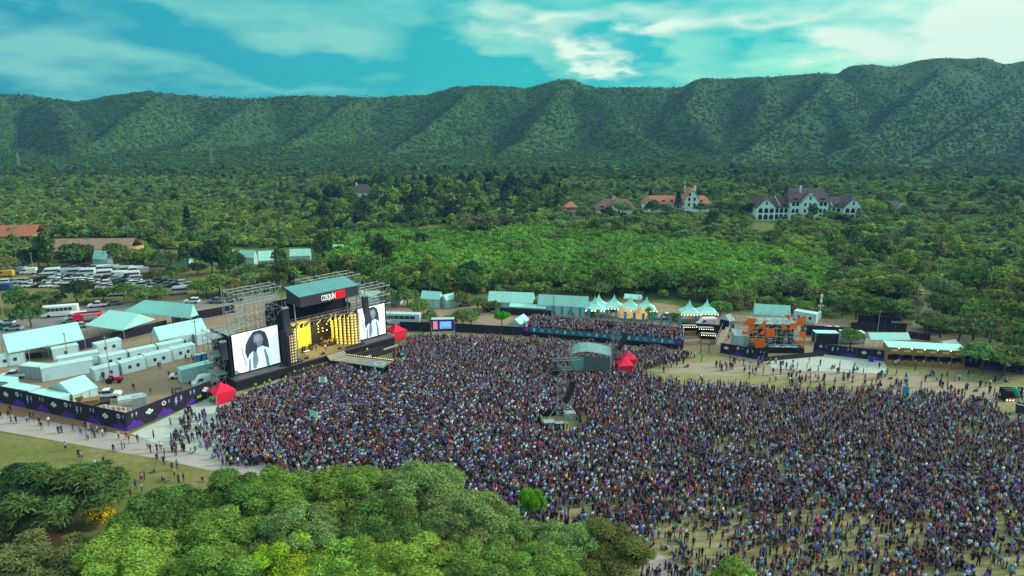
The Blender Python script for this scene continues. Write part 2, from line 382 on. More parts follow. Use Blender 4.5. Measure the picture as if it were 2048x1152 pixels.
def hill_z(x, y):
    zr = np.interp(x, SKX, SKZ)
    wx = x + 26*fbm(x, y, .011, 3, 5); wy = y + 26*fbm(x, y, .011, 3, 9)
    base = np.maximum(0, (y-700)/560.0)**1.15*26 - 3 + 10*fbm(x, y, .006, 3, 31)*np.clip((y-700)/200, 0, 1)
    sl = np.where(y < YR, .62, .45)
    back = zr - np.abs(YR - wy*0.35 - y*0.65)*sl
    back = np.where(y > YR, zr - (y-YR)*.5, back)
    z = np.maximum(base, back)
    for sp in SPURS:
        pts = [at_y(*p) for p in sp]
        best = np.full_like(x, -1e9)
        for a, b in zip(pts, pts[1:]):
            dx, dy = b.x-a.x, b.y-a.y; L2 = dx*dx+dy*dy
            t = np.clip(((wx-a.x)*dx + (wy-a.y)*dy)/L2, 0, 1)
            d = np.hypot(wx-(a.x+t*dx), wy-(a.y+t*dy))
            c = a.z + (b.z-a.z)*t - 4
            best = np.maximum(best, c - d*.66)
        # soft maximum
        k = 5.0; hmx = np.clip(.5 + .5*(best - z)/k, 0, 1)
        z = z*(1-hmx) + best*hmx + k*hmx*(1-hmx)
    z = z + fbm(x, y, .03, 3, 3)*7*np.clip((y-760)/150, 0, 1)
    # keep the crest at the skyline of the range
    return np.maximum(np.where((y > YR-140), np.minimum(z, zr), z), -6.0)
nx, ny = 330, 120
hx = np.linspace(-1250, 1250, nx); hy = np.concatenate([np.linspace(660, 1300, ny-12), np.linspace(1312, 1560, 12)])
HX, HY = np.meshgrid(hx, hy); HZ = hill_z(HX.ravel(), HY.ravel()).reshape(HX.shape)
hv = np.stack([HX.ravel(), HY.ravel(), HZ.ravel()], 1)
ii = (np.arange(ny-1)[:, None]*nx + np.arange(nx-1)[None]).ravel()
hf = np.stack([ii, ii+1, ii+nx+1, ii+nx], 1)
def np_mesh(name, v, f, m=None):
    me = bpy.data.meshes.new(name); me.vertices.add(len(v)); me.vertices.foreach_set('co', np.asarray(v, np.float32).ravel())
    k = f.shape[1]; me.loops.add(f.size); me.loops.foreach_set('vertex_index', np.asarray(f, np.int32).ravel())
    me.polygons.add(len(f)); me.polygons.foreach_set('loop_start', np.arange(0, f.size, k, dtype=np.int32))
    me.polygons.foreach_set('loop_total', np.full(len(f), k, np.int32)); me.update(calc_edges=True)
    if m: me.materials.append(m)
    return me
GM_HILL = ground_mat('hill_scrub', ((.050, .125, .034), (.080, .165, .040), (.030, .085, .028)), (.012, .07))
me = np_mesh('hills', hv, hf, GM_HILL); me.shade_smooth()
o = link('hills', me); o['kind'] = 'structure'
# ------------------------------------------------------------------ foliage
def leaf_mat():
    m = bpy.data.materials.new('foliage'); m.use_nodes = True
    nt = m.node_tree; N, L, nd, mth, mix = nodes_of(nt); N.remove(N['Principled BSDF']); out = N['Material Output']
    at = nd('ShaderNodeAttribute'); at.attribute_type = 'INSTANCER'; at.attribute_name = 'leaf'
    tn = nd('ShaderNodeAttribute'); tn.attribute_type = 'GEOMETRY'; tn.attribute_name = 'tone'
    g = nd('ShaderNodeNewGeometry')
    f = mth('ADD', mth('MULTIPLY', g.outputs['Random Per Island'], .9), .55)
    f = mth('MULTIPLY', f, mth('ADD', mth('MULTIPLY', tn.outputs['Fac'], .45), .78))
    hs = nd('ShaderNodeHueSaturation'); hs.inputs['Fac'].default_value = 1
    L.new(mth('ADD', mth('MULTIPLY', tn.outputs['Fac'], .022), .489), hs.inputs['Hue']); L.new(f, hs.inputs['Value']); L.new(at.outputs['Color'], hs.inputs['Color'])
    d = nd('ShaderNodeBsdfDiffuse'); t = nd('ShaderNodeBsdfTranslucent'); mx = nd('ShaderNodeMixShader'); mx.inputs[0].default_value = .28
    L.new(hs.outputs[0], d.inputs[0]); L.new(hs.outputs[0], t.inputs[0]); L.new(d.outputs[0], mx.inputs[1]); L.new(t.outputs[0], mx.inputs[2]); L.new(mx.outputs[0], out.inputs[0])
    return m
M_LEAF = leaf_mat()
M_BARK = mat('bark', (.10, .075, .05), .95, .2, 2.0)

def crown_np(rng, rx, ry, rz, zc, nlobe, nleaf, size, lobe=(.34, .52), up=.35, shell=.28, spray=1.6, lift=-.25, droop=0.0, flat=0.0, reach=(.45, .78), core=.55):
    """leaf quads spread through the lobes of a crown; returns verts, faces, tone"""
    ctr, rad = [], []
    for i in range(nlobe):
        for _ in range(20):
            d = rng.normal(size=3); d /= np.linalg.norm(d)
            if d[2] > lift: break
        k = rng.uniform(*reach) if i else 0.0
        ctr.append(d*k); rad.append(rng.uniform(*lobe) if i else core)
    ctr, rad = np.array(ctr), np.array(rad); tone_l = rng.uniform(0, 1, nlobe)
    w = rad**2; li = rng.choice(nlobe, nleaf, p=w/w.sum())
    d = rng.normal(size=(nleaf, 3)); d /= np.linalg.norm(d, axis=1, keepdims=True)
    d[:, 2] = np.where(d[:, 2] < -.35, -d[:, 2], d[:, 2])
    r = rad[li]*(1 - shell*rng.random(nleaf)**1.6 + .10*rng.random(nleaf) + .30*rng.random(nleaf)**6)
    p = ctr[li] + d*r[:, None]
    keep = np.ones(nleaf, bool)
    for j in range(nlobe):
        dist = np.linalg.norm(p-ctr[j], axis=1); keep &= (dist > rad[j]*.66) | (li == j)
    p, d, li = p[keep], d[keep], li[keep]; n = len(p)
    P = p*np.array([rx, ry, rz]) + np.array([0, 0, zc])
    nrm = d + rng.normal(size=(n, 3))*(.55-.25*flat); nrm[:, 2] += .25 + flat; nrm /= np.linalg.norm(nrm, axis=1, keepdims=True)
    ax = d*.8 + rng.normal(size=(n, 3))*.6; ax[:, 2] += up - droop
    ax -= (ax*nrm).sum(1, keepdims=True)*nrm; ax /= np.linalg.norm(ax, axis=1, keepdims=True)+1e-6
    sd = np.cross(nrm, ax); s = size*rng.uniform(.6, 1.35, n)[:, None]
    a = P - sd*s*.5 - ax*s*.2; b = P + sd*s*.5 - ax*s*.2
    c = P + sd*s*.22 + ax*s*spray; e = P - sd*s*.22 + ax*s*spray
    V = np.stack([a, b, c, e], 1).reshape(-1, 3); Fq = np.arange(4*n).reshape(n, 4)
    T = np.repeat(np.clip(tone_l[li] + rng.normal(size=n)*.12, 0, 1), 4)
    return V, Fq, T, ctr*np.array([rx, ry, rz]) + np.array([0, 0, zc])
def limb(a, b, r0, r1, n=5):
    a, b = np.array(a, float), np.array(b, float); d = b-a; d /= np.linalg.norm(d)
    u = np.cross(d, [0, 0, 1.0] if abs(d[2]) < .9 else [1.0, 0, 0]); u /= np.linalg.norm(u); w = np.cross(d, u)
    an = np.arange(n)*2*np.pi/n; ring = np.cos(an)[:, None]*u + np.sin(an)[:, None]*w
    V = np.concatenate([a+ring*r0, b+ring*r1]); Fq = np.array([[i, (i+1) % n, n+(i+1) % n, n+i] for i in range(n)])
    return V, Fq
def trunk_np(rng, zc, rz, ctr, r, nb=9):
    top = np.array([rng.normal()*.15, rng.normal()*.15, max(zc-rz*.45, zc*.4)])
    VV, FF, k = [], [], 0
    mid = top*np.array([.5, .5, .55]) + np.array([rng.normal()*r*.6, rng.normal()*r*.6, 0])
    for a, b, r0, r1 in [((0, 0, -.1), mid, r, r*.8), (mid, top, r*.8, r*.6)]:
        v, f = limb(a, b, r0, r1, 7); VV.append(v); FF.append(f+k); k += len(v)
    for j in list(range(1, min(len(ctr), nb+1))):
        v, f = limb(top, top*.35+ctr[j]*.65, r*.42, r*.14, 4); VV.append(v); FF.append(f+k); k += len(v)
        v, f = limb(top*.35+ctr[j]*.65, ctr[j]*1.0, r*.14, r*.05, 4); VV.append(v); FF.append(f+k); k += len(v)
    return np.concatenate(VV), np.concatenate(FF)
def crown_mesh(name, V, Fq, T, m=None):
    me = np_mesh(name, V, Fq, m or M_LEAF); a = me.attributes.new('tone', 'FLOAT', 'POINT'); a.data.foreach_set('value', T.astype(np.float32)); return me
def tree_proto(name, seed, rx, ry, rz, zc, nlobe, nleaf, size, r, **kw):
    rng = np.random.default_rng(seed); V, Fq, T, ctr = crown_np(rng, rx, ry, rz, zc, nlobe, nleaf, size, **kw)
    tv, tf = trunk_np(rng, zc, rz, ctr, r)
    return crown_mesh(name + '_crown', V, Fq, T), np_mesh(name + '_trunk', tv, tf, M_BARK)
# broad, rounded and loose trees of unit build: crown about 3 m in radius
NEAR = [tree_proto('near%d' % i, 100+i, 3.2, 3.2, 2.9, 4.6, 44, 38000, .088, .24, lobe=(.13, .27), shell=.6, spray=2.1, up=.6, reach=(.55, .93), core=.6) for i in range(5)]
FEATHER = [tree_proto('feather%d' % i, 150+i, 3.4, 3.4, 3.3, 3.5, 40, 24000, .115, .22, reach=(.5, .98), lobe=(.12, .26), shell=.6, spray=2.6, up=.1, droop=.25) for i in range(2)]
MID = [tree_proto('mid%d' % i, 200+i, 3.1, 3.1, 2.5, 2.7, 11, 1900, .36, .2, spray=1.3) for i in range(5)]
MID += [tree_proto('umbrella%d' % i, 230+i, 3.4, 3.4, 1.7, 3.1, 12, 1800, .34, .18, lobe=(.26, .42), spray=1.2, lift=-.1) for i in range(3)]
TALL = [tree_proto('tall%d' % i, 260+i, 2.2, 2.2, 4.0, 4.6, 14, 2000, .38, .22, lobe=(.25, .38)) for i in range(2)]
CONIFER = []
for i in range(2):
    rng = np.random.default_rng(290+i); n = 1800; h = rng.random(n)**.7; a = rng.random(n)*2*np.pi
    rr = (1-h)*(.75+.3*np.sin(h*40+i))*(.7+.35*rng.random(n))*2.4 + .1
    P = np.stack([rr*np.cos(a), rr*np.sin(a), 1.0+h*9], 1); ax = np.stack([np.cos(a), np.sin(a), -.15+rng.normal(size=n)*.25], 1)
    sdv = np.stack([-np.sin(a), np.cos(a), rng.normal(size=n)*.3], 1); s = .34
    V = np.stack([P-sdv*s*.5, P+sdv*s*.5, P+sdv*s*.2+ax*s*1.6, P-sdv*s*.2+ax*s*1.6], 1).reshape(-1, 3)
    tv, tf = limb((0, 0, 0), (0, 0, 9.5), .22, .04, 6)
    CONIFER.append((crown_mesh('conifer_crown', V, np.arange(4*n).reshape(n, 4), np.repeat(rng.random(n), 4)), np_mesh('conifer_trunk', tv, tf, M_BARK)))
BUSH = [tree_proto('bush%d' % i, 300+i, 2.0, 2.0, 1.5, 1.3, 8, 800, .30, .1, spray=1.4) for i in range(3)]

def add_tree(proto, loc, s, leaf, label, name='tree', cat='tree', group=None, sz=None, rz=None):
    t = thing(name, label, cat, loc, random.uniform(0, 6.28) if rz is None else rz, group)
    for nm, me in (('crown', proto[0]), ('trunk', proto[1])):
        c = link(nm, me, t); c.scale = (s, s, sz or s)
        if nm == 'crown': c['leaf'] = [float(q) for q in leaf]
    return t

# foreground trees: photo pixel of the crown's middle, crown radius in pixels, leaf colour, label
LF = {'green': (.170, .270, .062), 'fresh': (.225, .345, .062), 'lime': (.30, .43, .040), 'deep': (.105, .185, .052), 'olive': (.175, .215, .074),
      'grey': (.180, .270, .095), 'dark': (.060, .108, .048), 'brown': (.140, .165, .055), 'yellow': (.50, .44, .02), 'vivid': (.13, .40, .02)}
fore = [
 (838,990,92,'grey','grey-green tree with the highest crown of the grove before the crowd'),
 (690,985,80,'green','rounded green tree just left of the highest grove crown, in front of the crowd'),
 (565,995,78,'green','round green tree at the grove edge where the pale path runs out'),
 (445,1010,78,'deep','deep green tree at the grove edge below people sitting on the lawn'),
 (318,1035,72,'deep','low deep green tree right of the yellow shrub at the grove edge'),
 (935,1050,80,'grey','grey-green tree on the grove slope, left of the vivid green sapling'),
 (1010,1080,74,'grey','pale grey-green tree directly below the vivid green sapling'),
 (1120,1102,74,'grey','grey-green tree between the vivid sapling and the dark tree ending the grove'),
 (1215,1112,78,'brown','dark brownish tree ending the grove beside the pale concrete pad'),
 (765,1060,78,'deep','deep green tree in the middle of the grove, below its highest crown'),
 (600,1075,72,'grey','dull green tree in the middle of the grove above the lime crown'),
 (440,1090,92,'green','broad feathery green tree in the lower left half of the grove'),
 (270,1110,86,'fresh','fresh green tree at the lower left end of the grove beside bare soil'),
 (580,1135,66,'lime','bright lime green tree at the bottom edge of the grove'),
 (700,1140,80,'fresh','fresh green tree at the bottom edge, right of the lime crown'),
 (830,1148,86,'fresh','bushy fresh green tree at the bottom edge in the middle of the grove'),
 (960,1150,80,'green','green tree at the bottom edge below the pale grey-green crowns'),
 (1085,1160,76,'green','green tree at the bottom edge left of the dark brownish tree'),
 (430,1170,80,'green','green tree cut by the bottom edge below the broad feathery tree'),
]
for k, (u, v, rp, cn, lb) in enumerate(fore):
    zc = 5.6 if v < 1080 else 5.0
    p = G(u, v, zc); dist = (p - Vector((0, 0, HC))).length; rm = rp*dist/FPX; s = rm/3.2
    pr = NEAR[k % 5]
    add_tree(pr, (p.x, p.y, 0), s*1.06, tuple(c*f*random.uniform(.95, 1.05) for c, f in zip(LF[cn], (1.14, 1.18, .97))), lb, group='foreground grove', sz=zc/4.6*.98)
p = G(112, 985, 5.5); add_tree(FEATHER[0], (p.x, p.y, 0), 2.45, LF['deep'], 'large dark feathery tree on the lawn at the left edge', sz=1.35)
p = G(10, 1000, 5.0); add_tree(FEATHER[1], (p.x, p.y, 0), 2.1, LF['dark'], 'dark tree cut by the left edge beside the large feathery tree', sz=1.2)
p = G(60, 1140, 3.6); add_tree(FEATHER[1], (p.x, p.y, 0), 1.75, LF['olive'], 'olive tree with bare branches in the lower left corner', sz=1.0)
p = G(200, 1030, 1.4); add_tree(BUSH[0], (p.x, p.y, 0), .9, LF['yellow'], 'small yellow-leaved shrub at the left end of the grove', 'shrub', 'shrub')
p = G(1062, 1010, 3.6); add_tree(NEAR[1], (p.x, p.y, 0), .62, LF['vivid'], 'vivid green sapling standing out above the grove before the crowd', sz=.82)
p = G(1470, 1150, 1.6); add_tree(BUSH[1], (p.x, p.y, 0), 1.2, LF['fresh'], 'low green bush among the people at the bottom edge', 'shrub', 'shrub')

# ------------------------------------------------------------------ trees standing round the festival ground, one by one
# (u, v of the foot, crown radius m, height factor, leaf, prototype list, zone)
zones = {}
def zone_tree(u, v, rm, leaf, protos, zone, hz=1.0, name='tree', cat='tree'):
    zones.setdefault(zone, []).append((u, v, rm, leaf, protos, hz, name, cat))
for a in [(62,655,4.6,'deep',MID),(80,622,4.4,'deep',MID),(35,618,4.2,'deep',MID),(112,616,4.0,'dark',MID),(155,606,4.8,'dark',MID),(172,608,3.6,'green',MID),(207,606,4.2,'deep',MID),(250,600,4.0,'green',MID),
          (275,612,4.6,'green',MID),(290,606,3.4,'grey',MID),(310,575,4.2,'deep',MID),(345,566,4.6,'deep',MID),(322,596,3.0,'grey',BUSH),(415,596,4.2,'green',MID),(440,590,4.8,'green',MID),(470,592,4.0,'olive',MID),
          (395,590,3.4,'green',MID),(500,584,4.4,'grey',MID),(525,578,4.6,'olive',MID),(560,580,4.0,'brown',MID),(460,562,5.0,'deep',TALL),(425,552,5.2,'dark',TALL),(575,560,5.2,'deep',MID),(610,556,5.0,'deep',MID),(640,562,4.6,'green',MID)]:
    zone_tree(*a, 'by the car park and backstage road')
for a in [(15,548,5.4,'olive',MID),(48,540,6.0,'dark',MID),(78,534,5.4,'dark',MID),(98,540,5.8,'deep',TALL),(145,536,6.4,'deep',MID),(168,530,5.2,'deep',MID),(232,530,6.2,'deep',MID),(262,536,5.4,'green',MID),(288,534,5.4,'green',MID),(305,528,4.8,'fresh',MID),(340,540,5.4,'grey',MID),
          (378,542,4.6,'deep',TALL),(396,550,3.6,'deep',MID),(402,540,3.8,'dark',TALL),(450,550,4.6,'dark',TALL),(478,544,3.8,'deep',TALL),(500,556,3.8,'deep',MID),(560,548,4.4,'deep',TALL),(540,562,3.8,'green',MID),(600,552,4.2,'deep',MID),(318,534,3.6,'green',MID)]:
    zone_tree(*a, 'behind the parked cars')
for a in [(780,612,3.6,'green',MID),(815,612,4.0,'green',MID),(838,632,3.2,'green',MID),(858,645,2.4,'grey',BUSH),(872,652,2.2,'olive',BUSH),(905,650,2.6,'green',BUSH),(925,648,3.0,'green',MID),(942,654,3.0,'grey',MID),(955,622,3.4,'grey',MID),(925,612,3.4,'green',MID),
          (980,624,3.0,'olive',BUSH),(1040,622,2.6,'green',BUSH),(1072,624,2.6,'green',BUSH),(1100,618,2.2,'olive',BUSH),(1160,616,2.6,'green',BUSH),(1232,633,2.4,'green',BUSH),(1300,640,2.4,'green',BUSH),(1348,642,2.2,'green',BUSH),(1180,634,1.8,'green',BUSH),(1142,632,1.8,'fresh',BUSH)]:
    zone_tree(*a, 'among the hospitality tents')
zone_tree(1003,655,2.3,'vivid',[NEAR[2]],'among the hospitality tents', 1.1)
for a in [(1425,612,4.2,'deep',MID),(1452,618,3.6,'green',MID),(1470,622,4.2,'olive',MID),(1440,632,3.4,'green',MID),(1490,612,3.8,'green',MID),(1405,592,4.4,'dark',MID),(1375,590,4.6,'deep',MID),(1545,622,2.4,'olive',BUSH),(1600,632,3.0,'olive',BUSH),(1635,618,4.6,'grey',MID),(1655,622,4.4,'deep',MID),
          (1685,632,4.6,'deep',MID),(1712,640,4.6,'deep',MID[5:]),(1742,646,5.4,'deep',MID[5:]),(1775,648,5.6,'deep',MID[5:]),(1792,640,2.4,'dark',BUSH),(1700,694,3.8,'green',MID),(1782,600,6.0,'deep',MID),(1752,605,5.6,'deep',MID),
          (1850,668,4.6,'grey',MID[5:]),(1880,676,5.2,'deep',MID[5:]),(1915,684,5.4,'grey',MID[5:]),(1945,690,5.6,'olive',MID[5:]),(1975,700,5.6,'grey',MID[5:]),(2008,708,5.4,'olive',MID[5:]),(2040,716,5.6,'deep',MID[5:]),(1960,742,5.0,'grey',MID[5:]),(2005,752,5.2,'olive',MID[5:]),(2045,748,5.6,'deep',MID[5:]),
          (1900,650,5.6,'deep',MID),(1935,655,5.8,'green',MID),(1970,662,5.6,'deep',MID),(2010,670,5.8,'green',MID),(2045,680,5.8,'green',MID),(1882,632,5.4,'deep',MID),(1910,620,5.6,'brown',MID),(1950,630,6.0,'deep',MID),(1990,640,6.0,'green',MID),(2030,645,6.0,'brown',MID),(1880,602,5.4,'grey',MID),(1925,595,6.0,'deep',MID),(1965,600,6.0,'brown',MID),(2005,608,6.0,'deep',MID),(2045,612,6.2,'green',MID)]:
    zone_tree(*a, 'behind the bar and orange stage')
for a in [(862,590,5.0,'deep',MID),(930,588,6.0,'deep',MID),(942,566,5.4,'dark',MID),(800,590,5.0,'green',MID),(770,584,4.6,'green',MID),(735,560,5.6,'deep',MID),(700,556,5.6,'green',MID),(765,540,6.0,'dark',TALL),(1215,592,5.8,'deep',MID),(1190,596,4.6,'olive',MID),(1248,590,4.6,'green',MID),(890,572,4.6,'green',MID),
          (1010,578,4.4,'green',MID),(1060,576,4.4,'green',MID),(1120,578,4.6,'green',MID),(1290,588,4.6,'green',MID),(1330,590,5.0,'deep',MID),(1585,600,5.0,'grey',MID),(1560,596,5.2,'grey',MID),(1520,600,4.8,'green',MID),(670,552,5.6,'deep',MID),(648,540,5.8,'deep',TALL)]:
    zone_tree(*a, 'at the thicket edge behind the tents')
for a in [(378,470,5.4,'dark',CONIFER),(1355,428,5.0,'dark',CONIFER),(1118,398,4.4,'dark',CONIFER),(1300,415,4.2,'dark',CONIFER),(1566,446,3.2,'deep',MID),(1500,436,6.0,'dark',MID),(1596,448,3.8,'grey',MID),(1625,446,4.6,'deep',TALL),(1664,448,5.0,'grey',MID),(1684,448,4.4,'grey',MID),(1742,440,8.0,'fresh',MID),(1726,436,7.0,'green',MID),(1440,430,6.0,'deep',MID),(1475,432,6.0,'green',MID),
          (1245,436,6.4,'grey',MID),(1215,440,5.4,'dark',MID),(1305,432,6.0,'deep',MID),(1330,436,5.4,'deep',MID),(1400,432,6.0,'deep',MID),(1165,440,6.0,'grey',MID),(1120,448,5.6,'grey',MID),(1640,452,4.6,'fresh',MID),(1600,452,4.2,'fresh',MID),(1685,454,4.4,'dark',MID),(945,470,7.5,'grey',MID),(975,468,7.0,'grey',MID)]:
    zone_tree(*a, 'near the old pale houses')
CNAME = {'green': 'mid green', 'fresh': 'fresh green', 'deep': 'deep green', 'olive': 'olive', 'grey': 'grey-green', 'dark': 'very dark green', 'brown': 'brownish green', 'vivid': 'vivid bright green', 'lime': 'lime', 'yellow': 'yellow'}
TREE_SPOTS = []
for zn, lst in zones.items():
    cnt = {}
    for a in sorted(lst):
        u, v, rm, leaf, protos, hz, name, cat = a
        p = G(u, v); kd = 'bush' if protos is BUSH else 'tall tree' if protos is TALL else 'conifer' if protos is CONIFER else 'tree'
        k = (leaf, kd); i = cnt.get(k, 0); cnt[k] = i+1
        pr = random.choice(protos); rad0 = 2.0 if protos is BUSH else 2.2 if protos is TALL else 2.4 if protos is CONIFER else 3.2
        s = rm/rad0*random.uniform(.82, .98)
        if protos is CONIFER: s *= .75
        if protos is TALL: s = rm/rad0*.62
        n_same = sum(1 for b in lst if b[3] == leaf and (b[4] is protos or kd == 'tree' and b[4] not in (BUSH, TALL, CONIFER)))
        lab = '%s %s %s' % (CNAME[leaf], kd, zn) + ('' if n_same == 1 else ', %s such from the left' % ordinal(i))
        col = tuple(c*random.uniform(.85, 1.15) for c in LF[leaf])
        add_tree(pr, (p.x, p.y, 0), s, col, lab, 'shrub' if kd == 'bush' else 'conifer' if kd == 'conifer' else 'tree', 'shrub' if kd == 'bush' else 'tree', 'trees ' + zn, sz=s*hz*random.uniform(.85, 1.05))
        TREE_SPOTS.append((p.x, p.y, rm))

# ------------------------------------------------------------------ woods and hillside scrub: masses nobody could count
def proto_obj(name, crown, trunk, coll, m=None):
    """a joined crown and trunk for the scattered woods"""
    n1 = len(crown.vertices); V = np.empty(n1*3, np.float32); crown.vertices.foreach_get('co', V)
    T = np.empty(n1, np.float32); crown.attributes['tone'].data.foreach_get('value', T)
    Fq = np.empty(len(crown.loops), np.int32); crown.loops.foreach_get('vertex_index', Fq)
    Vs, Fs, mi = [V.reshape(-1, 3)], [Fq.reshape(-1, 4)], [np.zeros(len(crown.polygons), np.int32)]
    if trunk is not None:
        n2 = len(trunk.vertices); V2 = np.empty(n2*3, np.float32); trunk.vertices.foreach_get('co', V2)
        F2 = np.empty(len(trunk.loops), np.int32); trunk.loops.foreach_get('vertex_index', F2)
        Vs.append(V2.reshape(-1, 3)); Fs.append(F2.reshape(-1, 4)+n1); mi.append(np.ones(len(trunk.polygons), np.int32)); T = np.concatenate([T, np.zeros(n2, np.float32)])
    me = np_mesh(name, np.concatenate(Vs), np.concatenate(Fs)); me.materials.append(M_LEAF); me.materials.append(M_BARK)
    me.polygons.foreach_set('material_index', np.concatenate(mi)); a = me.attributes.new('tone', 'FLOAT', 'POINT'); a.data.foreach_set('value', T)
    o = bpy.data.objects.new(name, me); coll.objects.link(o); return o
def scatter(name, label, pts, rot, scl, idx, colattrs, coll, cat=None):
    """one object whose geometry nodes put a prototype of coll on every point"""
    me = bpy.data.meshes.new(name); me.vertices.add(len(pts)); me.vertices.foreach_set('co', np.asarray(pts, np.float32).ravel())
    def attr(n, t, key, data):
        a = me.attributes.new(n, t, 'POINT'); a.data.foreach_set(key, np.asarray(data, np.float32 if t != 'INT' else np.int32).ravel())
    r3 = np.zeros((len(pts), 3), np.float32)
    if np.ndim(rot) == 2: r3[:] = rot
    else: r3[:, 2] = rot
    attr('rot', 'FLOAT_VECTOR', 'vector', r3); attr('scl', 'FLOAT_VECTOR', 'vector', scl); attr('idx', 'INT', 'value', idx)
    for n, c in colattrs.items(): attr(n, 'FLOAT_COLOR', 'color', np.concatenate([c, np.ones((len(c), 1))], 1))
    o = link(name, me); tag(o, label, cat, None, 'stuff')
    ng = bpy.data.node_groups.new(name + '_nodes', 'GeometryNodeTree')
    ng.interface.new_socket('Geometry', in_out='INPUT', socket_type='NodeSocketGeometry'); ng.interface.new_socket('Geometry', in_out='OUTPUT', socket_type='NodeSocketGeometry')
    gi, go = ng.nodes.new('NodeGroupInput'), ng.nodes.new('NodeGroupOutput')
    ip = ng.nodes.new('GeometryNodeInstanceOnPoints'); ci = ng.nodes.new('GeometryNodeCollectionInfo')
    ci.inputs['Collection'].default_value = coll; ci.inputs['Separate Children'].default_value = True; ci.inputs['Reset Children'].default_value = True
    ip.inputs['Pick Instance'].default_value = True
    def na(n, t):
        x = ng.nodes.new('GeometryNodeInputNamedAttribute'); x.data_type = t; x.inputs['Name'].default_value = n; return x.outputs[0]
    L = ng.links.new
    L(gi.outputs[0], ip.inputs['Points']); L(ci.outputs[0], ip.inputs['Instance']); L(na('idx', 'INT'), ip.inputs['Instance Index'])
    er = ng.nodes.new('FunctionNodeEulerToRotation'); L(na('rot', 'FLOAT_VECTOR'), er.inputs[0]); L(er.outputs[0], ip.inputs['Rotation'])
    L(na('scl', 'FLOAT_VECTOR'), ip.inputs['Scale']); L(ip.outputs[0], go.inputs[0])
    md = o.modifiers.new('scatter', 'NODES'); md.node_group = ng
    return o
WOOD_C = bpy.data.collections.new('wood_prototypes')
wrng = np.random.default_rng(5)
WP = [tree_proto('wood%d' % i, 400+i, 3.0, 3.0, 2.3, 2.3, 9, 620, .50, .2, spray=1.2) for i in range(6)]
WP += [tree_proto('woodtall%d' % i, 420+i, 2.3, 2.3, 3.6, 3.9, 10, 620, .52, .2, spray=1.2) for i in range(2)]
for i, (a, b) in enumerate(WP): proto_obj('a%02d' % i, a, b, WOOD_C)
SP = [tree_proto('scrub%d' % i, 440+i, 1.5, 1.5, 1.3, 1.3, 6, 260, .36, .08, spray=1.5, up=.7) for i in range(3)]
for i, (a, b) in enumerate(SP): proto_obj('b%02d' % i, a, None, WOOD_C)
# keep clear of the buildings, the yards and the clearings
CLEAR = [[(-400,600),(-140,545),(0,528),(60,524),(280,532),(400,542),(470,556),(500,590),(640,572),(720,572),(850,592),(1000,588),(1200,592),(1330,598),(1480,616),(1620,634),(1760,640),(1815,640),(1820,620),(1818,570),(1862,562),(1885,612),(1845,660),(2300,780),(2300,1400),(-900,1400)],
         [(1506,450),(1506,429),(1728,429),(1728,450)], [(1500,462),(1506,440),(1580,440),(1580,462)], [(1283,431),(1283,415),(1425,415),(1425,431)], [(1188,436),(1188,421),(1278,421),(1278,436)], [(1124,446),(1124,432),(1160,432),(1160,446)],
         [(300,546),(300,500),(640,495),(640,540)], [(0,484),(0,462),(80,462),(80,484)], [(60,515),(60,478),(280,478),(280,515)], [(180,528),(180,498),(222,498),(222,528)], [(318,524),(318,504),(385,504),(385,524)], [(404,524),(404,494),(515,494),(515,524)], [(508,528),(508,497),(562,497),(562,528)], [(574,514),(574,494),(628,494),(628,514)], [(662,498),(662,486),(692,486),(692,498)], [(1500,472),(1500,455),(1570,452),(1590,462),(1550,472)], [(832,472),(832,455),(890,446),(905,462)], [(698,412),(698,396),(748,396),(748,412)], [(1766,432),(1766,416),(1814,416),(1814,432)]]
def px_np(P):
    w = P[:, 1]*math.cos(PITCH) - (P[:, 2]-HC)*math.sin(PITCH)
    return np.stack([1024 + FPX*P[:, 0]/w, 576 - FPX*(P[:, 1]*math.sin(PITCH) + (P[:, 2]-HC)*math.cos(PITCH))/w], 1)
def jgrid(x0, x1, y0, y1, st):
    X, Y = np.meshgrid(np.arange(x0, x1, st), np.arange(y0, y1, st)); P = np.stack([X.ravel(), Y.ravel(), np.zeros(X.size)], 1)
    P[:, :2] += wrng.uniform(-.48, .48, (len(P), 2))*st; return P
def visible(P, m=60):
    q = px_np(P); return (q[:, 0] > -m) & (q[:, 0] < 2048+m) & (q[:, 1] < 1250)
def clear_mask(P):
    q = px_np(P); ok = np.ones(len(P), bool)
    for poly in CLEAR: ok &= ~inside_np(q, poly)
    for x, y, r in TREE_SPOTS: ok &= (P[:, 0]-x)**2 + (P[:, 1]-y)**2 > (r*.8)**2
    return ok
LCOL = np.array([LF['green'], LF['fresh'], LF['deep'], LF['olive'], LF['grey'], LF['dark']])
P = jgrid(-620, 620, 175, 760, 4.9); P = P[visible(P)]; P = P[clear_mask(P)]
q = px_np(P); dn = fbm(P[:, 0], P[:, 1], .018, 3, 77)
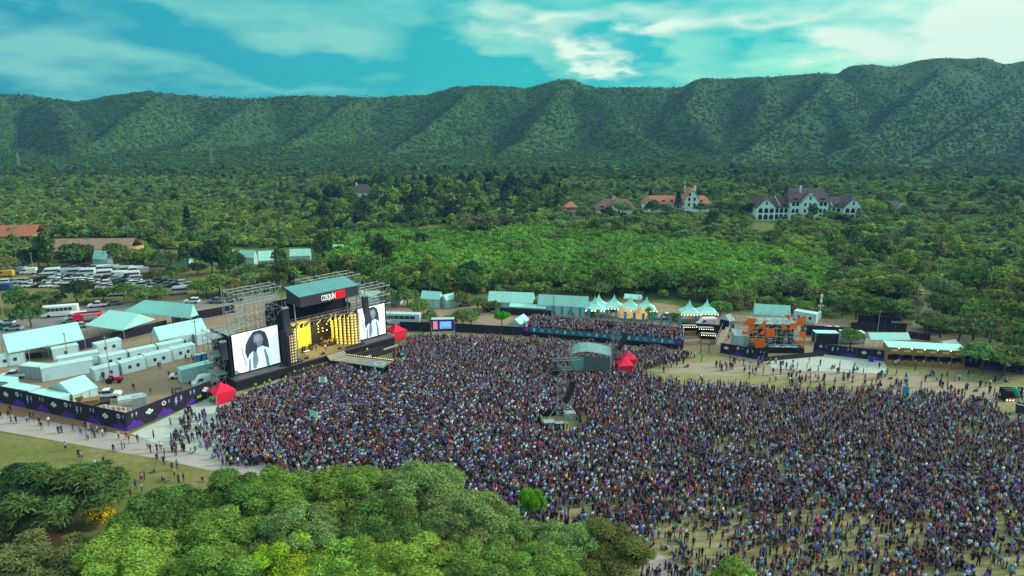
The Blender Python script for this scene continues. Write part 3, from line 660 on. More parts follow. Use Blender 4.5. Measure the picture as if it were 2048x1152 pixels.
# the bright green thicket between the tents and the old houses
THICK = [(600,500),(760,470),(900,466),(1100,462),(1300,480),(1500,500),(1660,532),(1660,590),(1490,592),(1300,582),(1100,572),(900,560),(760,550),(640,545)]
th = inside_np(q, THICK) & (fbm(P[:, 0], P[:, 1], .05, 3, 12) < .16)
P1 = P[~th]; dn1 = dn[~th]; q1 = q[~th]
keep = wrng.random(len(P1)) < np.clip(.86 + dn1*1.6, .25, 1); P1 = P1[keep]; dn1 = dn1[keep]; q1 = q1[keep]
grove = inside_np(q1, [(620,470),(620,400),(760,372),(900,366),(1100,372),(1130,420),(1000,450),(820,470)])
n = len(P1); sc = wrng.uniform(.55, 1.25, n)*(1+.3*(dn1 > .1)); sc = np.where(grove, sc*1.4, sc); sc = np.where((q1[:, 1] < 380), sc*.8, sc)
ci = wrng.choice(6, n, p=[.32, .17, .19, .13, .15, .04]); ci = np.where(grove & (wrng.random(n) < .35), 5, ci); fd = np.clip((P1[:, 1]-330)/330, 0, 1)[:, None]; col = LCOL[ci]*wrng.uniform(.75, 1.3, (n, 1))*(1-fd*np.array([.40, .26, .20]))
idx = np.where(wrng.random(n) < .86, wrng.integers(0, 6, n), wrng.integers(6, 8, n)); idx = np.where(grove & (wrng.random(n) < .15), 6, idx)
scl = np.stack([sc, sc, sc*wrng.uniform(.6, .95, n)], 1)
# the trees of the wood that show largest stand one by one, the rest are one mass
qq = px_np(P1); show = sc/np.hypot(P1[:, 0], P1[:, 1])*((qq[:, 0] > 10) & (qq[:, 0] < 2038)); pick = np.argsort(-show)[:130]; single = np.zeros(n, bool); single[pick] = True
CKEY = ['green', 'fresh', 'deep', 'olive', 'grey', 'dark']; num = {}
def wood_side(u): return 'left of the stage roof' if u < 640 else 'behind the hospitality tents' if u < 1380 else 'behind the orange stage' if u < 1700 else 'right of the dirt road'
for i in sorted(pick, key=lambda i: qq[i, 0]):
    k = (CNAME[CKEY[ci[i]]], 'tall tree' if idx[i] > 5 else 'tree', wood_side(qq[i, 0])); j = num.get(k, 0); num[k] = j+1
    add_tree(WP[idx[i]], (P1[i, 0], P1[i, 1], 0), float(sc[i]), tuple(col[i]), '%s %s in the wood %s, %s from left' % (*k, ordinal(j)), group='trees of the woodland', sz=float(scl[i, 2]))
ms = ~single
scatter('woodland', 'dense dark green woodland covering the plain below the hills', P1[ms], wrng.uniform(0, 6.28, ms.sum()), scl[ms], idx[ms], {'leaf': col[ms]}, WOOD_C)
P2 = jgrid(-500, 500, 190, 420, 1.75); P2 = P2[visible(P2)]; q2 = px_np(P2); th2 = inside_np(q2, THICK) & (fbm(P2[:, 0], P2[:, 1], .05, 3, 12) < .2); P2 = P2[th2]; P2 = P2[clear_mask(P2)]
n = len(P2); sc = wrng.uniform(.55, 1.25, n); tn = fbm(P2[:, 0], P2[:, 1], .06, 3, 4)[:, None]
col = np.array([.175, .365, .062])*wrng.uniform(.75, 1.3, (n, 1))*(1+tn*1.0)
scatter('thicket', 'bright green thicket of young growth behind the hospitality tents', P2, wrng.uniform(0, 6.28, n), np.stack([sc, sc, sc*1.2], 1), wrng.integers(8, 11, n), {'leaf': col}, WOOD_C)
# low scrub filling the gaps of the woodland and the verges
P4 = jgrid(-560, 560, 172, 640, 2.9); P4 = P4[visible(P4)]; P4 = P4[clear_mask(P4)]; P4 = P4[~inside_np(px_np(P4), THICK)]
n = len(P4); sc = wrng.uniform(.5, 1.3, n); col = LCOL[wrng.choice(5, n)]*wrng.uniform(1.0, 1.5, (n, 1))
scatter('undergrowth', 'low green undergrowth between the trees of the plain', P4, wrng.uniform(0, 6.28, n), np.stack([sc, sc, sc], 1), wrng.integers(8, 11, n), {'leaf': col}, WOOD_C)
# hillside
HILL_C = bpy.data.collections.new('hill_prototypes')
HP = [tree_proto('hillbush%d' % i, 460+i, 3.0, 3.0, 2.0, 1.2, 6, 120, .95, .1, spray=1.1, flat=.9) for i in range(5)]
for i, (a, b) in enumerate(HP): proto_obj('h%02d' % i, a, None, HILL_C)
P3 = jgrid(-1060, 1060, 700, 1275, 4.4); P3 = P3[visible(P3, 30)]; P3[:, 2] = hill_z(P3[:, 0], P3[:, 1])
sx_ = (hill_z(P3[:, 0]+6, P3[:, 1]) - hill_z(P3[:, 0]-6, P3[:, 1]))/12; sy_ = (hill_z(P3[:, 0], P3[:, 1]+6) - hill_z(P3[:, 0], P3[:, 1]-6))/12
dn = fbm(P3[:, 0], P3[:, 1], .012, 3, 21) + fbm(P3[:, 0], P3[:, 1], .05, 2, 22)*.5
top = np.clip((P3[:, 2]-70)/80, 0, 1)
keep = wrng.random(len(P3)) < np.clip(.80 - top*.4 + dn*1.0, .08, .97); P3, dn, top, sx_, sy_ = P3[keep], dn[keep], top[keep], sx_[keep], sy_[keep]; P3[:, 2] -= .4
n = len(P3); sc = wrng.uniform(.42, .95, n)*(1-top*.3); ci = wrng.choice(5, n, p=[.34, .10, .32, .14, .10]); col = LCOL[ci]*wrng.uniform(.75, 1.2, (n, 1))*np.array([.52, .80, .74])
rot3 = np.stack([np.arctan(sy_)*.9, -np.arctan(sx_)*.9, np.zeros(n)], 1)     # the scrub leans with the slope it covers
scatter('hillside_scrub', 'dark green scrub forest covering the hillside', P3, rot3, np.stack([sc, sc, sc*.8], 1), wrng.integers(0, 5, n), {'leaf': col}, HILL_C)
# ------------------------------------------------------------------ main stage (local frame: x along the front, y to the back)
SA, SB = G(472, 783), G(790, 690)
ST_M = (SA+SB)/2; ST_RZ = math.atan2((SB-SA).y, (SB-SA).x)
ST_MAT = Matrix.Translation(ST_M) @ Matrix.Rotation(ST_RZ, 4, 'Z')
def stage_thing(name, label, cat, x=0, y=0, z=0, group=None, rz=0.0):
    return thing(name, label, cat, ST_MAT @ Vector((x, y, z)), ST_RZ + rz, group)
M_DECK = mat('stage_deck', (.10, .095, .09), .6, .2, .6)
M_FASCIA = mat('fascia_cloth', (.055, .045, .062), .8, .1)
M_ROOFT = mat('teal_roof', (.10, .33, .33), .5, .15, .5)
M_LEDW = mat('screen_white', (.72, .80, .85), .5, .08, .5, .55)
M_LEDG = mat('screen_grey', (.10, .15, .19), .5, 0, 1, .8)
M_LEDD = mat('screen_dark', (.022, .03, .045), .5, 0, 1, .8)
M_LEDC = mat('screen_jacket', (.42, .60, .68), .5, 0, 1, .9)
M_LEDS = mat('screen_skin', (.16, .19, .21), .5, 0, 1, .9)
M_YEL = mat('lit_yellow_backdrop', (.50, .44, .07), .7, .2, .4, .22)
M_LAMP = mat('yellow_lamp', (1.0, .78, .24), .5, 0, 1, 2.2)
M_LAMPD = mat('dim_lamp', (.85, .66, .30), .5, 0, 1, .7)
M_LAMPP = mat('lit_lamp_panel', (.42, .32, .06), .6, .3, 1.5, .28)  # the lamps' yellow glow is put into this panel's colour and emission
M_RIG = mat('rig_lattice', (.20, .18, .15), .5, .1)
st = stage_thing('stage', 'large black festival stage with yellow-lit opening and teal-topped roof box', 'stage')
X0, X1 = -20.4, 20.4
box('deck', st, (0, 7, 2.2), (X1-X0, 14, .3), M_DECK)
for i in range(14):
    w = (X1-X0)/14; box('skirt_panel', st, (X0+w*(i+.5), -.02, 1.02), (w-.04, .12, 2.04), M_BLACK)
for i in range(5): box('skirt_panel', st, (X0-.02, 1.4+2.8*i, 1.02), (.12, 2.76, 2.04), M_BLACK)
box('back_wall', st, (1.5, 10.5, 8.4), (17.5, .2, 12), M_BLACK)
box('header_cloth', st, (2.2, 5.0, 12.6), (16.0, .2, 4.4), M_BLACK)
box('side_wall', st, (-7.4, 6.2, 7.6), (.2, 8.4, 10.4), M_BLACK)
box('side_wall', st, (11.0, 7.4, 7.2), (.2, 6.0, 9.6), M_BLACK)
box('side_wall', st, (-20.0, 6.0, 6.6), (.3, 8.5, 9.6), M_BLACK)
box('side_wall', st, (-8.2, .9, 6.2), (.9, 2.2, 7.8), M_BLACK)
box('wing_wall', st, (-14.6, 2.9, 6.4), (11.6, .2, 9.0), M_BLACK)
box('wing_wall', st, (15.6, 2.9, 6.0), (9.2, .2, 8.2), M_BLACK)
# roof box: fascia, sides, sloping top
fx0, fx1, fz0, fz1 = -5.1, 9.9, 15.1, 17.4
box('fascia', st, ((fx0+fx1)/2, -1.0, (fz0+fz1)/2), (fx1-fx0, .2, fz1-fz0), M_FASCIA)
slab3('roof_side', st, [(fx0, -.88, fz0), (fx0, -.88, fz1), (fx0, 4.6, fz1+1.1), (fx0, 4.6, fz0)], .12, M_FASCIA)
slab3('roof_side', st, [(fx1, -.88, fz0), (fx1, 4.6, fz0), (fx1, 4.6, fz1+1.1), (fx1, -.88, fz1)], .12, M_FASCIA)
for i in range(5):
    w = (fx1-fx0+.4)/5; xa = fx0-.2+w*i
    slab3('roof_sheet', st, [(xa, -1.2, fz1+.08), (xa+w-.05, -1.2, fz1+.08), (xa+w-.05, 4.9, fz1+1.3), (xa, 4.9, fz1+1.3)], .1, M_ROOFT)
box('roof_edge', st, ((fx0+fx1)/2, -1.12, fz1+.03), (fx1-fx0+.3, .06, .14), M_ROOFT)
for x in (-5.6, 10.3):
    for y in (.5, 4.4): tube('tower_leg', st, (x, y, 2.3), (x, y, fz0+.5), .16, M_STEEL)
for i in range(7): tube('drop_cable', st, (-3.6+i*1.9, .3, 11.6), (-3.6+i*1.9, .3, 15.2), .05, M_DARK)
# overhead lighting truss
for j in range(3):
    y = .6+j*2.2
    for zz in (10.9, 11.7): tube('truss_chord', st, (-6.6, y, zz-j*.15), (9.8, y, zz-j*.15), .09, M_RIG)
    for i in range(20):
        x = -6.6+i*.82; tube('truss_web', st, (x, y, 10.9-j*.15 + (.8 if i % 2 else 0)), (x+.82, y, 10.9-j*.15+(0 if i % 2 else .8)), .05, M_RIG)
for i in range(18):
    x = -6.2+i*.92; o = box('spot_lamp', st, (x, .2+(i % 3)*.9, 10.4), (.42, .5, .6), M_DARK, rx=.4); box('lens', o, (0, -.52, -.1), (.7, .06, .7), M_LAMPD)
for j in range(2):
    for i in range(12): box('moving_light', st, (-6+i*1.35, 2.4+j*2.0, 9.7-j*.4), (.5, .5, .55), M_DARK)
# yellow backdrop with dark centre
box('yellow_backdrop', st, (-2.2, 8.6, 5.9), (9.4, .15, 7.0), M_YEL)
box('dark_backdrop', st, (5.6, 8.2, 6.2), (6.4, .15, 7.6), M_BLACK)
for i in range(4):
    for j in range(6):
        if (i+j) % 4 != 3: ball('lamp', st, (4.2+i*1.15, 8.0, 5.4+j*.75), .12, M_LAMP)
# curving wall of lamps at the right, dim columns at both sides
for i in range(8):
    t = i/7; a = t*1.15; x = 10.9-4.6*math.sin(a)*1.0; y = 1.0+5.6*(1-math.cos(a))*1.4
    box('lamp_column', st, (x, y+.25, 6.2), (.56, .2, 8.0), M_LAMPP, rz=-a)
    for j in range(11): ball('lamp', st, (x, y+.05, 2.9+j*.68), .14 if 1 <= i <= 6 else .11, M_LAMP if 1 <= i <= 6 else M_LAMPD)
for i in range(3):
    x = -7.6+i*.6; box('lamp_column', st, (x, .25, 6.4), (.5, .16, 7.6), M_RIG)
    for j in range(11): ball('lamp', st, (x, .12, 3.0+j*.66), .15, M_LAMPD)
yl = bpy.data.lights.new('stage_lamp', 'AREA'); yl.energy = 1500; yl.color = (1, .78, .16); yl.size = 9; yl.size_y = 3; yl.shape = 'RECTANGLE'
yo = bpy.data.objects.new('stage_lamp_light', yl); C.objects.link(yo); yo.parent = st; yo.location = (1.5, 4.0, 9.2); yo.rotation_euler = (R(18), 0, 0)
# front monitors, step flight, apron rail
for i in range(9): box('subwoofer', st, (-9+i*1.15, -1.0, .55), (1.05, 1.1, 1.1), M_DARK)
for i in range(7): box('subwoofer', st, (8.4+i*1.15, -1.0, .55), (1.05, 1.1, 1.1), M_DARK)
for i in range(16):
    x = -9.6+i*.68 if i < 8 else 6.8+(i-8)*.68
    box('front_fill', st, (x, .55, 2.55), (.5, .5, .42), M_DARK, rx=.5)
for i in range(5): box('step', st, (3.3, -.35-.35*i, 2.2-.2*i), (4.6, .34, .12), M_STEEL)
# sign on the fascia
def sign_text(body, name, par, loc, h, wfac, m, bold=.012):
    cu = bpy.data.curves.new(name, 'FONT'); cu.body = body; cu.size = 1.0; cu.extrude = .03; cu.offset = bold; cu.align_x = 'LEFT'
    tmp = bpy.data.objects.new('tmp', cu); C.objects.link(tmp); dg = bpy.context.evaluated_depsgraph_get(); dg.update()
    me = bpy.data.meshes.new_from_object(tmp.evaluated_get(dg)); bpy.data.objects.remove(tmp)
    me.materials.clear(); me.materials.append(m); co = np.empty(len(me.vertices)*3, np.float32); me.vertices.foreach_get('co', co); co = co.reshape(-1, 3)
    wdt = co[:, 0].max()-co[:, 0].min(); hh = .73
    o = link(name, me, par); o.rotation_euler = (R(90), 0, 0); o.location = loc; o.scale = (h/hh*wfac, h/hh, 1); return o, wdt*h/hh*wfac
M_SIGNW = mat('sign_white', (.85, .85, .83), .5, 0, 1, .55)
M_SIGNR = mat('sign_red', (.85, .01, .012), .5, 0, 1, .7)
M_SIGNK = mat('sign_dark_red', (.25, .002, .006), .5, 0, 1, .25)
sg = stage_thing('stage_sign', 'white and red lettered sign on the fascia of the main stage', 'sign', .1, -1.16, 15.35)
o, w1 = sign_text('COSQUÍN', 'white_lettering', sg, (0, 0, .22), 1.32, .5, M_SIGNW, -.004); o.scale.x *= 3.55/w1
box('red_block', sg, (4.85, .02, .92), (2.4, .08, 1.6), M_SIGNR)
o, w2 = sign_text('ROCK', 'lettering', sg, (3.78, -.05, .3), 1.2, .5, M_SIGNK, .01); o.scale.x *= 2.15/w2

# video screens with the singer's picture, as flat as a screen is
def video_screen(label, x0, x1, z0, z1, flip=False):
    W, H = x1-x0, z1-z0
    t = stage_thing('video_screen', label, 'screen', (x0+x1)/2, 2.5, z0, 'stage video screens')
    box('frame', t, (0, .2, H/2), (W+.3, .3, H+.3), M_DARK)
    box('display', t, (0, .02, H/2), (W, .06, H), M_LEDW)
    def pic(pts, m, d):
        pts = [(min(max(.52+(p[0]-.6)*1.3, 0), 1), min(max(1-(1-p[1])*1.04, .01), 1)) for p in pts]
        o = prism('picture', t, [((p[0]-.5)*W, (1-p[1])*H) for p in pts], .02, m); o.location.y = -.02-d*.025
    pic([(.47,.20),(.55,.07),(.66,.06),(.75,.14),(.79,.34),(.80,.58),(.76,.72),(.66,.70),(.52,.72),(.42,.70),(.39,.52),(.41,.34)], M_LEDD, 0)   # long dark hair
    pic([(.36,1.0),(.38,.84),(.46,.60),(.57,.50),(.68,.46),(.80,.56),(.84,.76),(.85,1.0)], M_LEDC, 1)     # pale jacket
    pic([(.55,.16),(.62,.13),(.69,.18),(.71,.30),(.68,.42),(.62,.47),(.56,.42),(.54,.30)], M_LEDG, 2)     # face
    pic([(.57,.19),(.66,.17),(.69,.28),(.63,.34),(.57,.31)], M_LEDS, 3)
    pic([(.52,.36),(.58,.35),(.60,.44),(.58,.56),(.53,.58),(.51,.47)], M_LEDD, 4)                        # hand and microphone
    pic([(.52,.58),(.58,.56),(.60,.80),(.55,.98),(.50,.98),(.50,.78)], M_LEDG, 2)
    pic([(.33,.38),(.345,.38),(.40,.86),(.385,.86)], M_LEDG, 2)                                        # stand
    pic([(.0,1.0),(.0,.95),(.20,.88),(.26,.96),(.30,1.0)], M_LEDG, 1)
    pic([(.70,.55),(.73,.56),(.77,.78),(.78,1.0),(.73,1.0)], M_LEDG, 3); pic([(.44,.72),(.47,.70),(.46,1.0),(.42,1.0)], M_LEDG, 3)
    return t
video_screen('bright video screen with a singer in a pale jacket, left of the stage opening', -19.1, -8.9, 2.7, 11.3)
video_screen('bright video screen with a singer, right of the stage opening behind a speaker column', 11.5, 19.6, 2.75, 10.5)
# hung speaker columns
def line_array(label, x, y, ztop, n, lean=0.0):
    t = stage_thing('speaker_column', label, 'speaker', x, y, ztop, 'hung speaker columns')
    box('bumper', t, (0, 0, .15), (1.3, .8, .25), M_STEEL); tube('chain', t, (0, 0, .2), (0, 0, 1.6), .05, M_DARK)
    for i in range(n):
        box('cabinet', t, (0, -.02*i*i*lean, -.22-.42*i), (1.35, .75, .40), M_DARK, rx=-.03*i)
    return t
line_array('black speaker column hanging in front of the left video screen', -8.3, -.4, 15.4, 14, .3)
line_array('black speaker column hanging in front of the right video screen', 12.0, -.4, 14.2, 12, .3)
line_array('dark side speaker column on the far left wing of the stage', -21.2, 2.2, 10.4, 9, .2)
# scaffolding
def scaffold(t, x0, x1, y0, y1, z0, z1, nx, ny, nz, r=.055, brace=True, m=None, skip=0.0, seed=1):
    rg = random.Random(seed); m = m or M_STEEL
    xs = [x0+(x1-x0)*i/nx for i in range(nx+1)]; ys = [y0+(y1-y0)*i/ny for i in range(ny+1)]; zs = [z0+(z1-z0)*i/nz for i in range(nz+1)]
    for x in xs:
        for y in ys: tube('upright', t, (x, y, z0), (x, y, z1 + rg.uniform(0, .8)), r, m)
    for z in zs[1:]:
        for y in ys:
            if rg.random() >= skip: tube('ledger', t, (x0-.2, y, z), (x1+.2, y, z), r, m)
        for x in xs:
            if rg.random() >= skip: tube('ledger', t, (x, y0-.2, z), (x, y1+.2, z), r, m)
    if brace:
        for k in range(nz):
            for i in range(nx):
                if rg.random() < .8: tube('brace', t, (xs[i], ys[0], zs[k]), (xs[i+1], ys[0], zs[k+1]), r*.9, m)
                if rg.random() < .5: tube('brace', t, (xs[i+1], ys[-1], zs[k]), (xs[i], ys[-1], zs[k+1]), r*.9, m)
t = stage_thing('scaffold', 'tall bare steel scaffold tower behind the left video screen', 'scaffold')
scaffold(t, -16.5, -5.9, 5.2, 10.4, 0, 19.0, 5, 2, 8, seed=2)
t = stage_thing('scaffold', 'low steel scaffold stack at the outer left end of the stage', 'scaffold')
scaffold(t, -22.6, -17.2, 3.6, 8.6, 0, 12.0, 3, 2, 5, seed=3)
for k in range(4): tube('brace', t, (-17.2, 3.6+k*1.5, 12), (-14.0, 5.2, 19-k*1.6), .055, M_STEEL)
for k in range(3): box('platform', t, (-20, 6, 3+4*k), (5, 4.6, .12), M_PVC)
t = stage_thing('scaffold', 'steel scaffold tower behind the right video screen', 'scaffold')
scaffold(t, 11.2, 23.5, 5.4, 10.6, 0, 14.0, 5, 2, 6, seed=4)
t = stage_thing('scaffold', 'steel scaffold frame rising behind the teal stage roof', 'scaffold')
scaffold(t, 4.5, 19.0, 11.6, 17.5, 0, 16.6, 5, 2, 7, seed=5, skip=.2)
# thrust runway with footlights
t = stage_thing('runway', 'grey runway with a row of footlights jutting into the crowd', 'runway')
TP = [(1.2, -1.9), (5.4, -1.9), (10.3, -12.6), (6.2, -14.3)]
n = 4; v = [(x, y, 1.45) for x, y in TP] + [(x, y, 1.6) for x, y in TP]
link('deck', mesh('runway_deck', v, [(0, 3, 2, 1), (4, 5, 6, 7)] + [(i, (i+1) % 4, 4+(i+1) % 4, 4+i) for i in range(4)], mat('runway_top', (.21, .24, .24), .7, .1)), t)
c = (sum(p[0] for p in TP)/4, sum(p[1] for p in TP)/4)
ins = [(c[0]+(x-c[0])*.97, c[1]+(y-c[1])*.97) for x, y in TP]
v = [(x, y, 0) for x, y in ins] + [(x, y, 1.45) for x, y in ins]
link('base', mesh('runway_base', v, [(i, (i+1) % 4, 4+(i+1) % 4, 4+i) for i in range(4)], M_BLACK), t)
for i in range(22):
    k = i/21; x, y = 5.5+(10.4-5.5)*k, -1.9+(-12.6+1.9)*k; o = box('footlight', t, (x, y, 1.72), (.28, .28, .24), M_DARK); ball('bulb', o, (0, 0, .5), .38, M_LAMP)
disc('floor_emblem', t, (7.4, -11.6, 1.61), 1.3, .02, mat('emblem_paint', (.32, .50, .52), .7, 0), (0, 0, 0)); disc('floor_emblem', t, (7.4, -11.6, 1.625), .9, .02, mat('runway_top', (0, 0, 0)), (0, 0, 0))
# crowd barriers along the stage front
for k, (xa, xb, yy) in enumerate([(-20, 0.2, -4.4), (10.5, 20.5, -4.0)]):
    t = stage_thing('crowd_barrier', 'dark steel crowd barrier before the %s half of the stage' % ('left', 'right')[k], 'barrier', group='stage barriers')
    nb = int((xb-xa)/1.2)
    for i in range(nb): box('barrier_panel', t, (xa+(i+.5)*1.2, yy, .6), (1.16, .06, 1.1), M_DARK)
# band gear on the stage
def gear(name, label, cat, x, y, z=2.35, rz=0): return stage_thing(name, label, cat, x, y, z, rz=rz)
t = gear('drum_kit', 'drum kit on a riser before the dark backdrop of the stage', 'drums', 5.4, 6.4)
box('riser', t, (0, 0, .2), (3.2, 2.6, .4), M_DARK)
for x, y, z, r, h in [(0, 0, .75, .35, .5), (-.5, .1, 1.1, .2, .3), (.5, .1, 1.1, .2, .3), (.9, -.2, .8, .26, .4), (-.9, -.2, .9, .2, .2)]: disc('drum', t, (x, y, z), r, h, M_WOOD)
for x, y in ((-1.1, .3), (1.1, .3), (.7, .6), (-.7, .6)): disc('cymbal', t, (x, y, 1.6), .3, .03, mat('brass', (.6, .42, .1), .3, 0, 1, 0, 1)); tube('cymbal_stand', t, (x, y, .4), (x, y, 1.6), .03, M_STEEL)
for k, (x, y) in enumerate([(-1.4, 5.4), (.6, 5.8), (7.0, 5.4)]):
    t = gear('guitar_amplifier', 'black guitar amplifier, %s from the left at the back of the stage' % ORD[k], 'amplifier', x, y)
    box('cabinet', t, (0, 0, .55), (1.0, .5, 1.1), M_DARK); box('head', t, (0, 0, 1.25), (.9, .4, .3), M_DARK); box('grille', t, (0, -.27, .55), (.86, .04, .9), M_FASCIA)
t = gear('keyboard_stand', 'keyboard on a stand on the left half of the stage', 'keyboard', -2.0, 3.2)
box('keyboard', t, (0, 0, 1.0), (1.5, .4, .12), M_PRINT)
for x in (-.5, .5): tube('leg', t, (x, -.3, 0), (-x*.6, .3, .95), .04, M_STEEL)
for k, (x, y) in enumerate([(-4.8, 2.0), (-3.2, 1.2), (5.6, 1.5), (1.0, 1.2)]):
    t = gear('stage_monitor', 'black wedge monitor on the stage floor, %s from the left' % ORD[k], 'speaker', x, y); prism('body', t, [(-.4, 0), (.4, 0), (.25, .5), (-.4, .35)], .7, M_DARK)
# red pop-up canopies
def canopy(label, p, w, h, rz, m, group='red canopies', walls=0):
    t = thing('canopy_tent', label, 'canopy', p, rz, group); hw = w/2
    for x in (-hw, hw):
        for y in (-hw, hw): tube('leg', t, (x, y, 0), (x, y, h), .05, M_STEEL)
    cs = [(-hw, -hw), (hw, -hw), (hw, hw), (-hw, hw)]; apex = (0, 0, h+w*.42)
    for i in range(4):
        a, b = cs[i], cs[(i+1) % 4]; mid = ((a[0]+b[0])/4, (a[1]+b[1])/4, h+w*.13)
        q1 = (a[0]*.5, a[1]*.5, h+w*.14); q2 = (b[0]*.5, b[1]*.5, h+w*.14); a3, b3 = (*a, h), (*b, h)
        v = [a3, b3, q2, q1, apex, (a[0], a[1], h-.35), (b[0], b[1], h-.35)]
        link('roof_panel', mesh('canopy_roof', v, [(0, 1, 2, 3), (3, 2, 4), (5, 6, 1, 0)], m), t)
        if i < walls: slab3('side_wall', t, [(*a, 0), (*b, 0), (*b, h-.35), (*a, h-.35)], .03, m)
    return t
canopy('red pop-up canopy at the left front corner of the stage', G(445, 800), 4.0, 2.3, ST_RZ, M_RED, walls=2)
canopy('red pop-up canopy at the right front corner of the stage', G(792, 676), 4.0, 2.3, ST_RZ, M_RED, walls=1)
canopy('red pop-up canopy in the crowd, the nearer of the two by the control tent', G(1248, 749), 3.3, 2.6, .1, M_RED, walls=4)
canopy('red pop-up canopy in the crowd, the farther of the two by the control tent', G(1255, 736), 3.3, 2.6, .1, M_RED, walls=4)
# ------------------------------------------------------------------ control tent and delay towers in the crowd
p = G(1180, 745); t = thing('control_tent', 'grey tarpaulin control tent with pale domed roof standing in the crowd', 'tent', p, R(-6))
scaffold(t, -4.6, 4.4, -2.6, 3.4, 0, 5.4, 4, 2, 3, r=.05, seed=11)
M_PVC2 = mat('dark_tarpaulin', (.10, .13, .15), .7, .15, .8); M_FOHROOF = mat('dull_teal_roof', (.17, .34, .34), .7, .12, .6)
pr = [(-4.3, 4.7), (-3.6, 5.3), (-2.4, 5.75), (-.6, 5.9), (1.6, 5.6), (4.3, 5.0)]; n = len(pr)
for i in range(n-1):
    (xa, za), (xb, zb) = pr[i], pr[i+1]; slab3('roof_sheet', t, [(xa, -2.8, za), (xb, -2.8, zb), (xb, 3.6, zb), (xa, 3.6, za)], .06, M_FOHROOF)
for i in range(3): box('tarpaulin', t, (-2.9+2.85*i, -2.75, 3.0), (2.8, .05, 3.2), (M_FOHROOF, M_PVC2, M_PVC2)[i])
for i in range(2): box('tarpaulin', t, (-4.65, -1.2+3*i, 3.0), (.05, 2.9, 3.2), M_PVC)
box('floor_deck', t, (0, .3, 1.2), (8.6, 5.8, .15), M_DARK); box('skirt', t, (0, -2.85, .6), (8.8, .05, 1.2), M_BLACK); box('mixing_desk', t, (0, .5, 1.8), (3.4, 1.0, .9), M_DARK)
for s_, xx in ((0, 5.4),): 
    for i in range(5): box('stair_tread', t, (xx+.2*i, -1.5, 1.2-.24*i), (.26, 1.2, .05), M_STEEL)
M_TOWER = mat('dull_steel', (.28, .30, .31), .5, .1)
def delay_tower(label, p, h, rz, base=3.0, arm=1):
    t = thing('delay_tower', label, 'scaffold tower', p, rz, 'delay towers'); w = .7
    scaffold(t, -w, w, -w, w, 0, h, 1, 1, int(h/1.5), r=.042, seed=int(h*10), m=M_TOWER)
    for sx in (-1, 1):
        for sy in (-1, 1):
            tube('leg_brace', t, (sx*w, sy*w, 4.2), (sx*(w+base), sy*(w+base*.5), 0), .06, M_TOWER); tube('leg_brace', t, (sx*w, sy*w, 2.2), (sx*(w+base*.55), sy*(w+base*.3), 0), .05, M_TOWER)
            tube('foot_rail', t, (sx*w, sy*w, .2), (sx*(w+base), sy*(w+base*.5), .2), .05, M_TOWER)
    for sy in (-1, 1): tube('top_arm', t, (-w-1.4, sy*w, h-.4), (w+2.6, sy*w, h-.4), .07, M_TOWER); tube('top_arm', t, (-w-1.2, sy*w, h-2.2), (w+1.2, sy*w, h-2.2), .06, M_TOWER)
    box('tarpaulin', t, (-w-.4, 0, h-2.6), (1.4, 1.2, 1.2), M_BLACK)
    return t
P1 = G(1122, 842); delay_tower('nearer steel delay tower with flared legs in the middle of the crowd', P1, 12.6, R(8))
P2 = G(1229, 727); delay_tower('farther steel delay tower behind the control tent', P2, 12.0, R(8), 1.6)
for lb, P0, h in (('black speaker column hanging from the nearer delay tower', P1, 12.2), ('black speaker column hanging from the farther delay tower', P2, 11.6)):
    t = thing('speaker_column', lb, 'speaker', (P0.x+1.9, P0.y-.8, h-3.8), R(8), 'delay speakers')
    tube('chain', t, (0, 0, .2), (0, 0, 3.4), .05, M_DARK)
    for i in range(10): box('cabinet', t, (-.04*i*i*.4, 0, -.2-.42*i), (.85, 1.1, .40), M_DARK, ry=.06*i)
t = thing('power_enclosure', 'low black fenced enclosure round the foot of the nearer delay tower', 'enclosure', G(1118, 846), R(8))
for x, y, sx, sy in ((-3.6, 0, .1, 6), (3.8, .6, .1, 5.4), (0, 3.0, 7.4, .1), (-1.6, -3.0, 4.0, .1)): box('panel', t, (x, y, .65), (sx, sy, 1.3), M_BLACK)
for x, y, s in ((-2.2, -1.4, 1.5), (-.3, -2.0, 1.2), (2.4, 1.8, 1.6)): box('case', t, (x, y, s*.4), (s*1.3, s, s*.8), M_PVC)

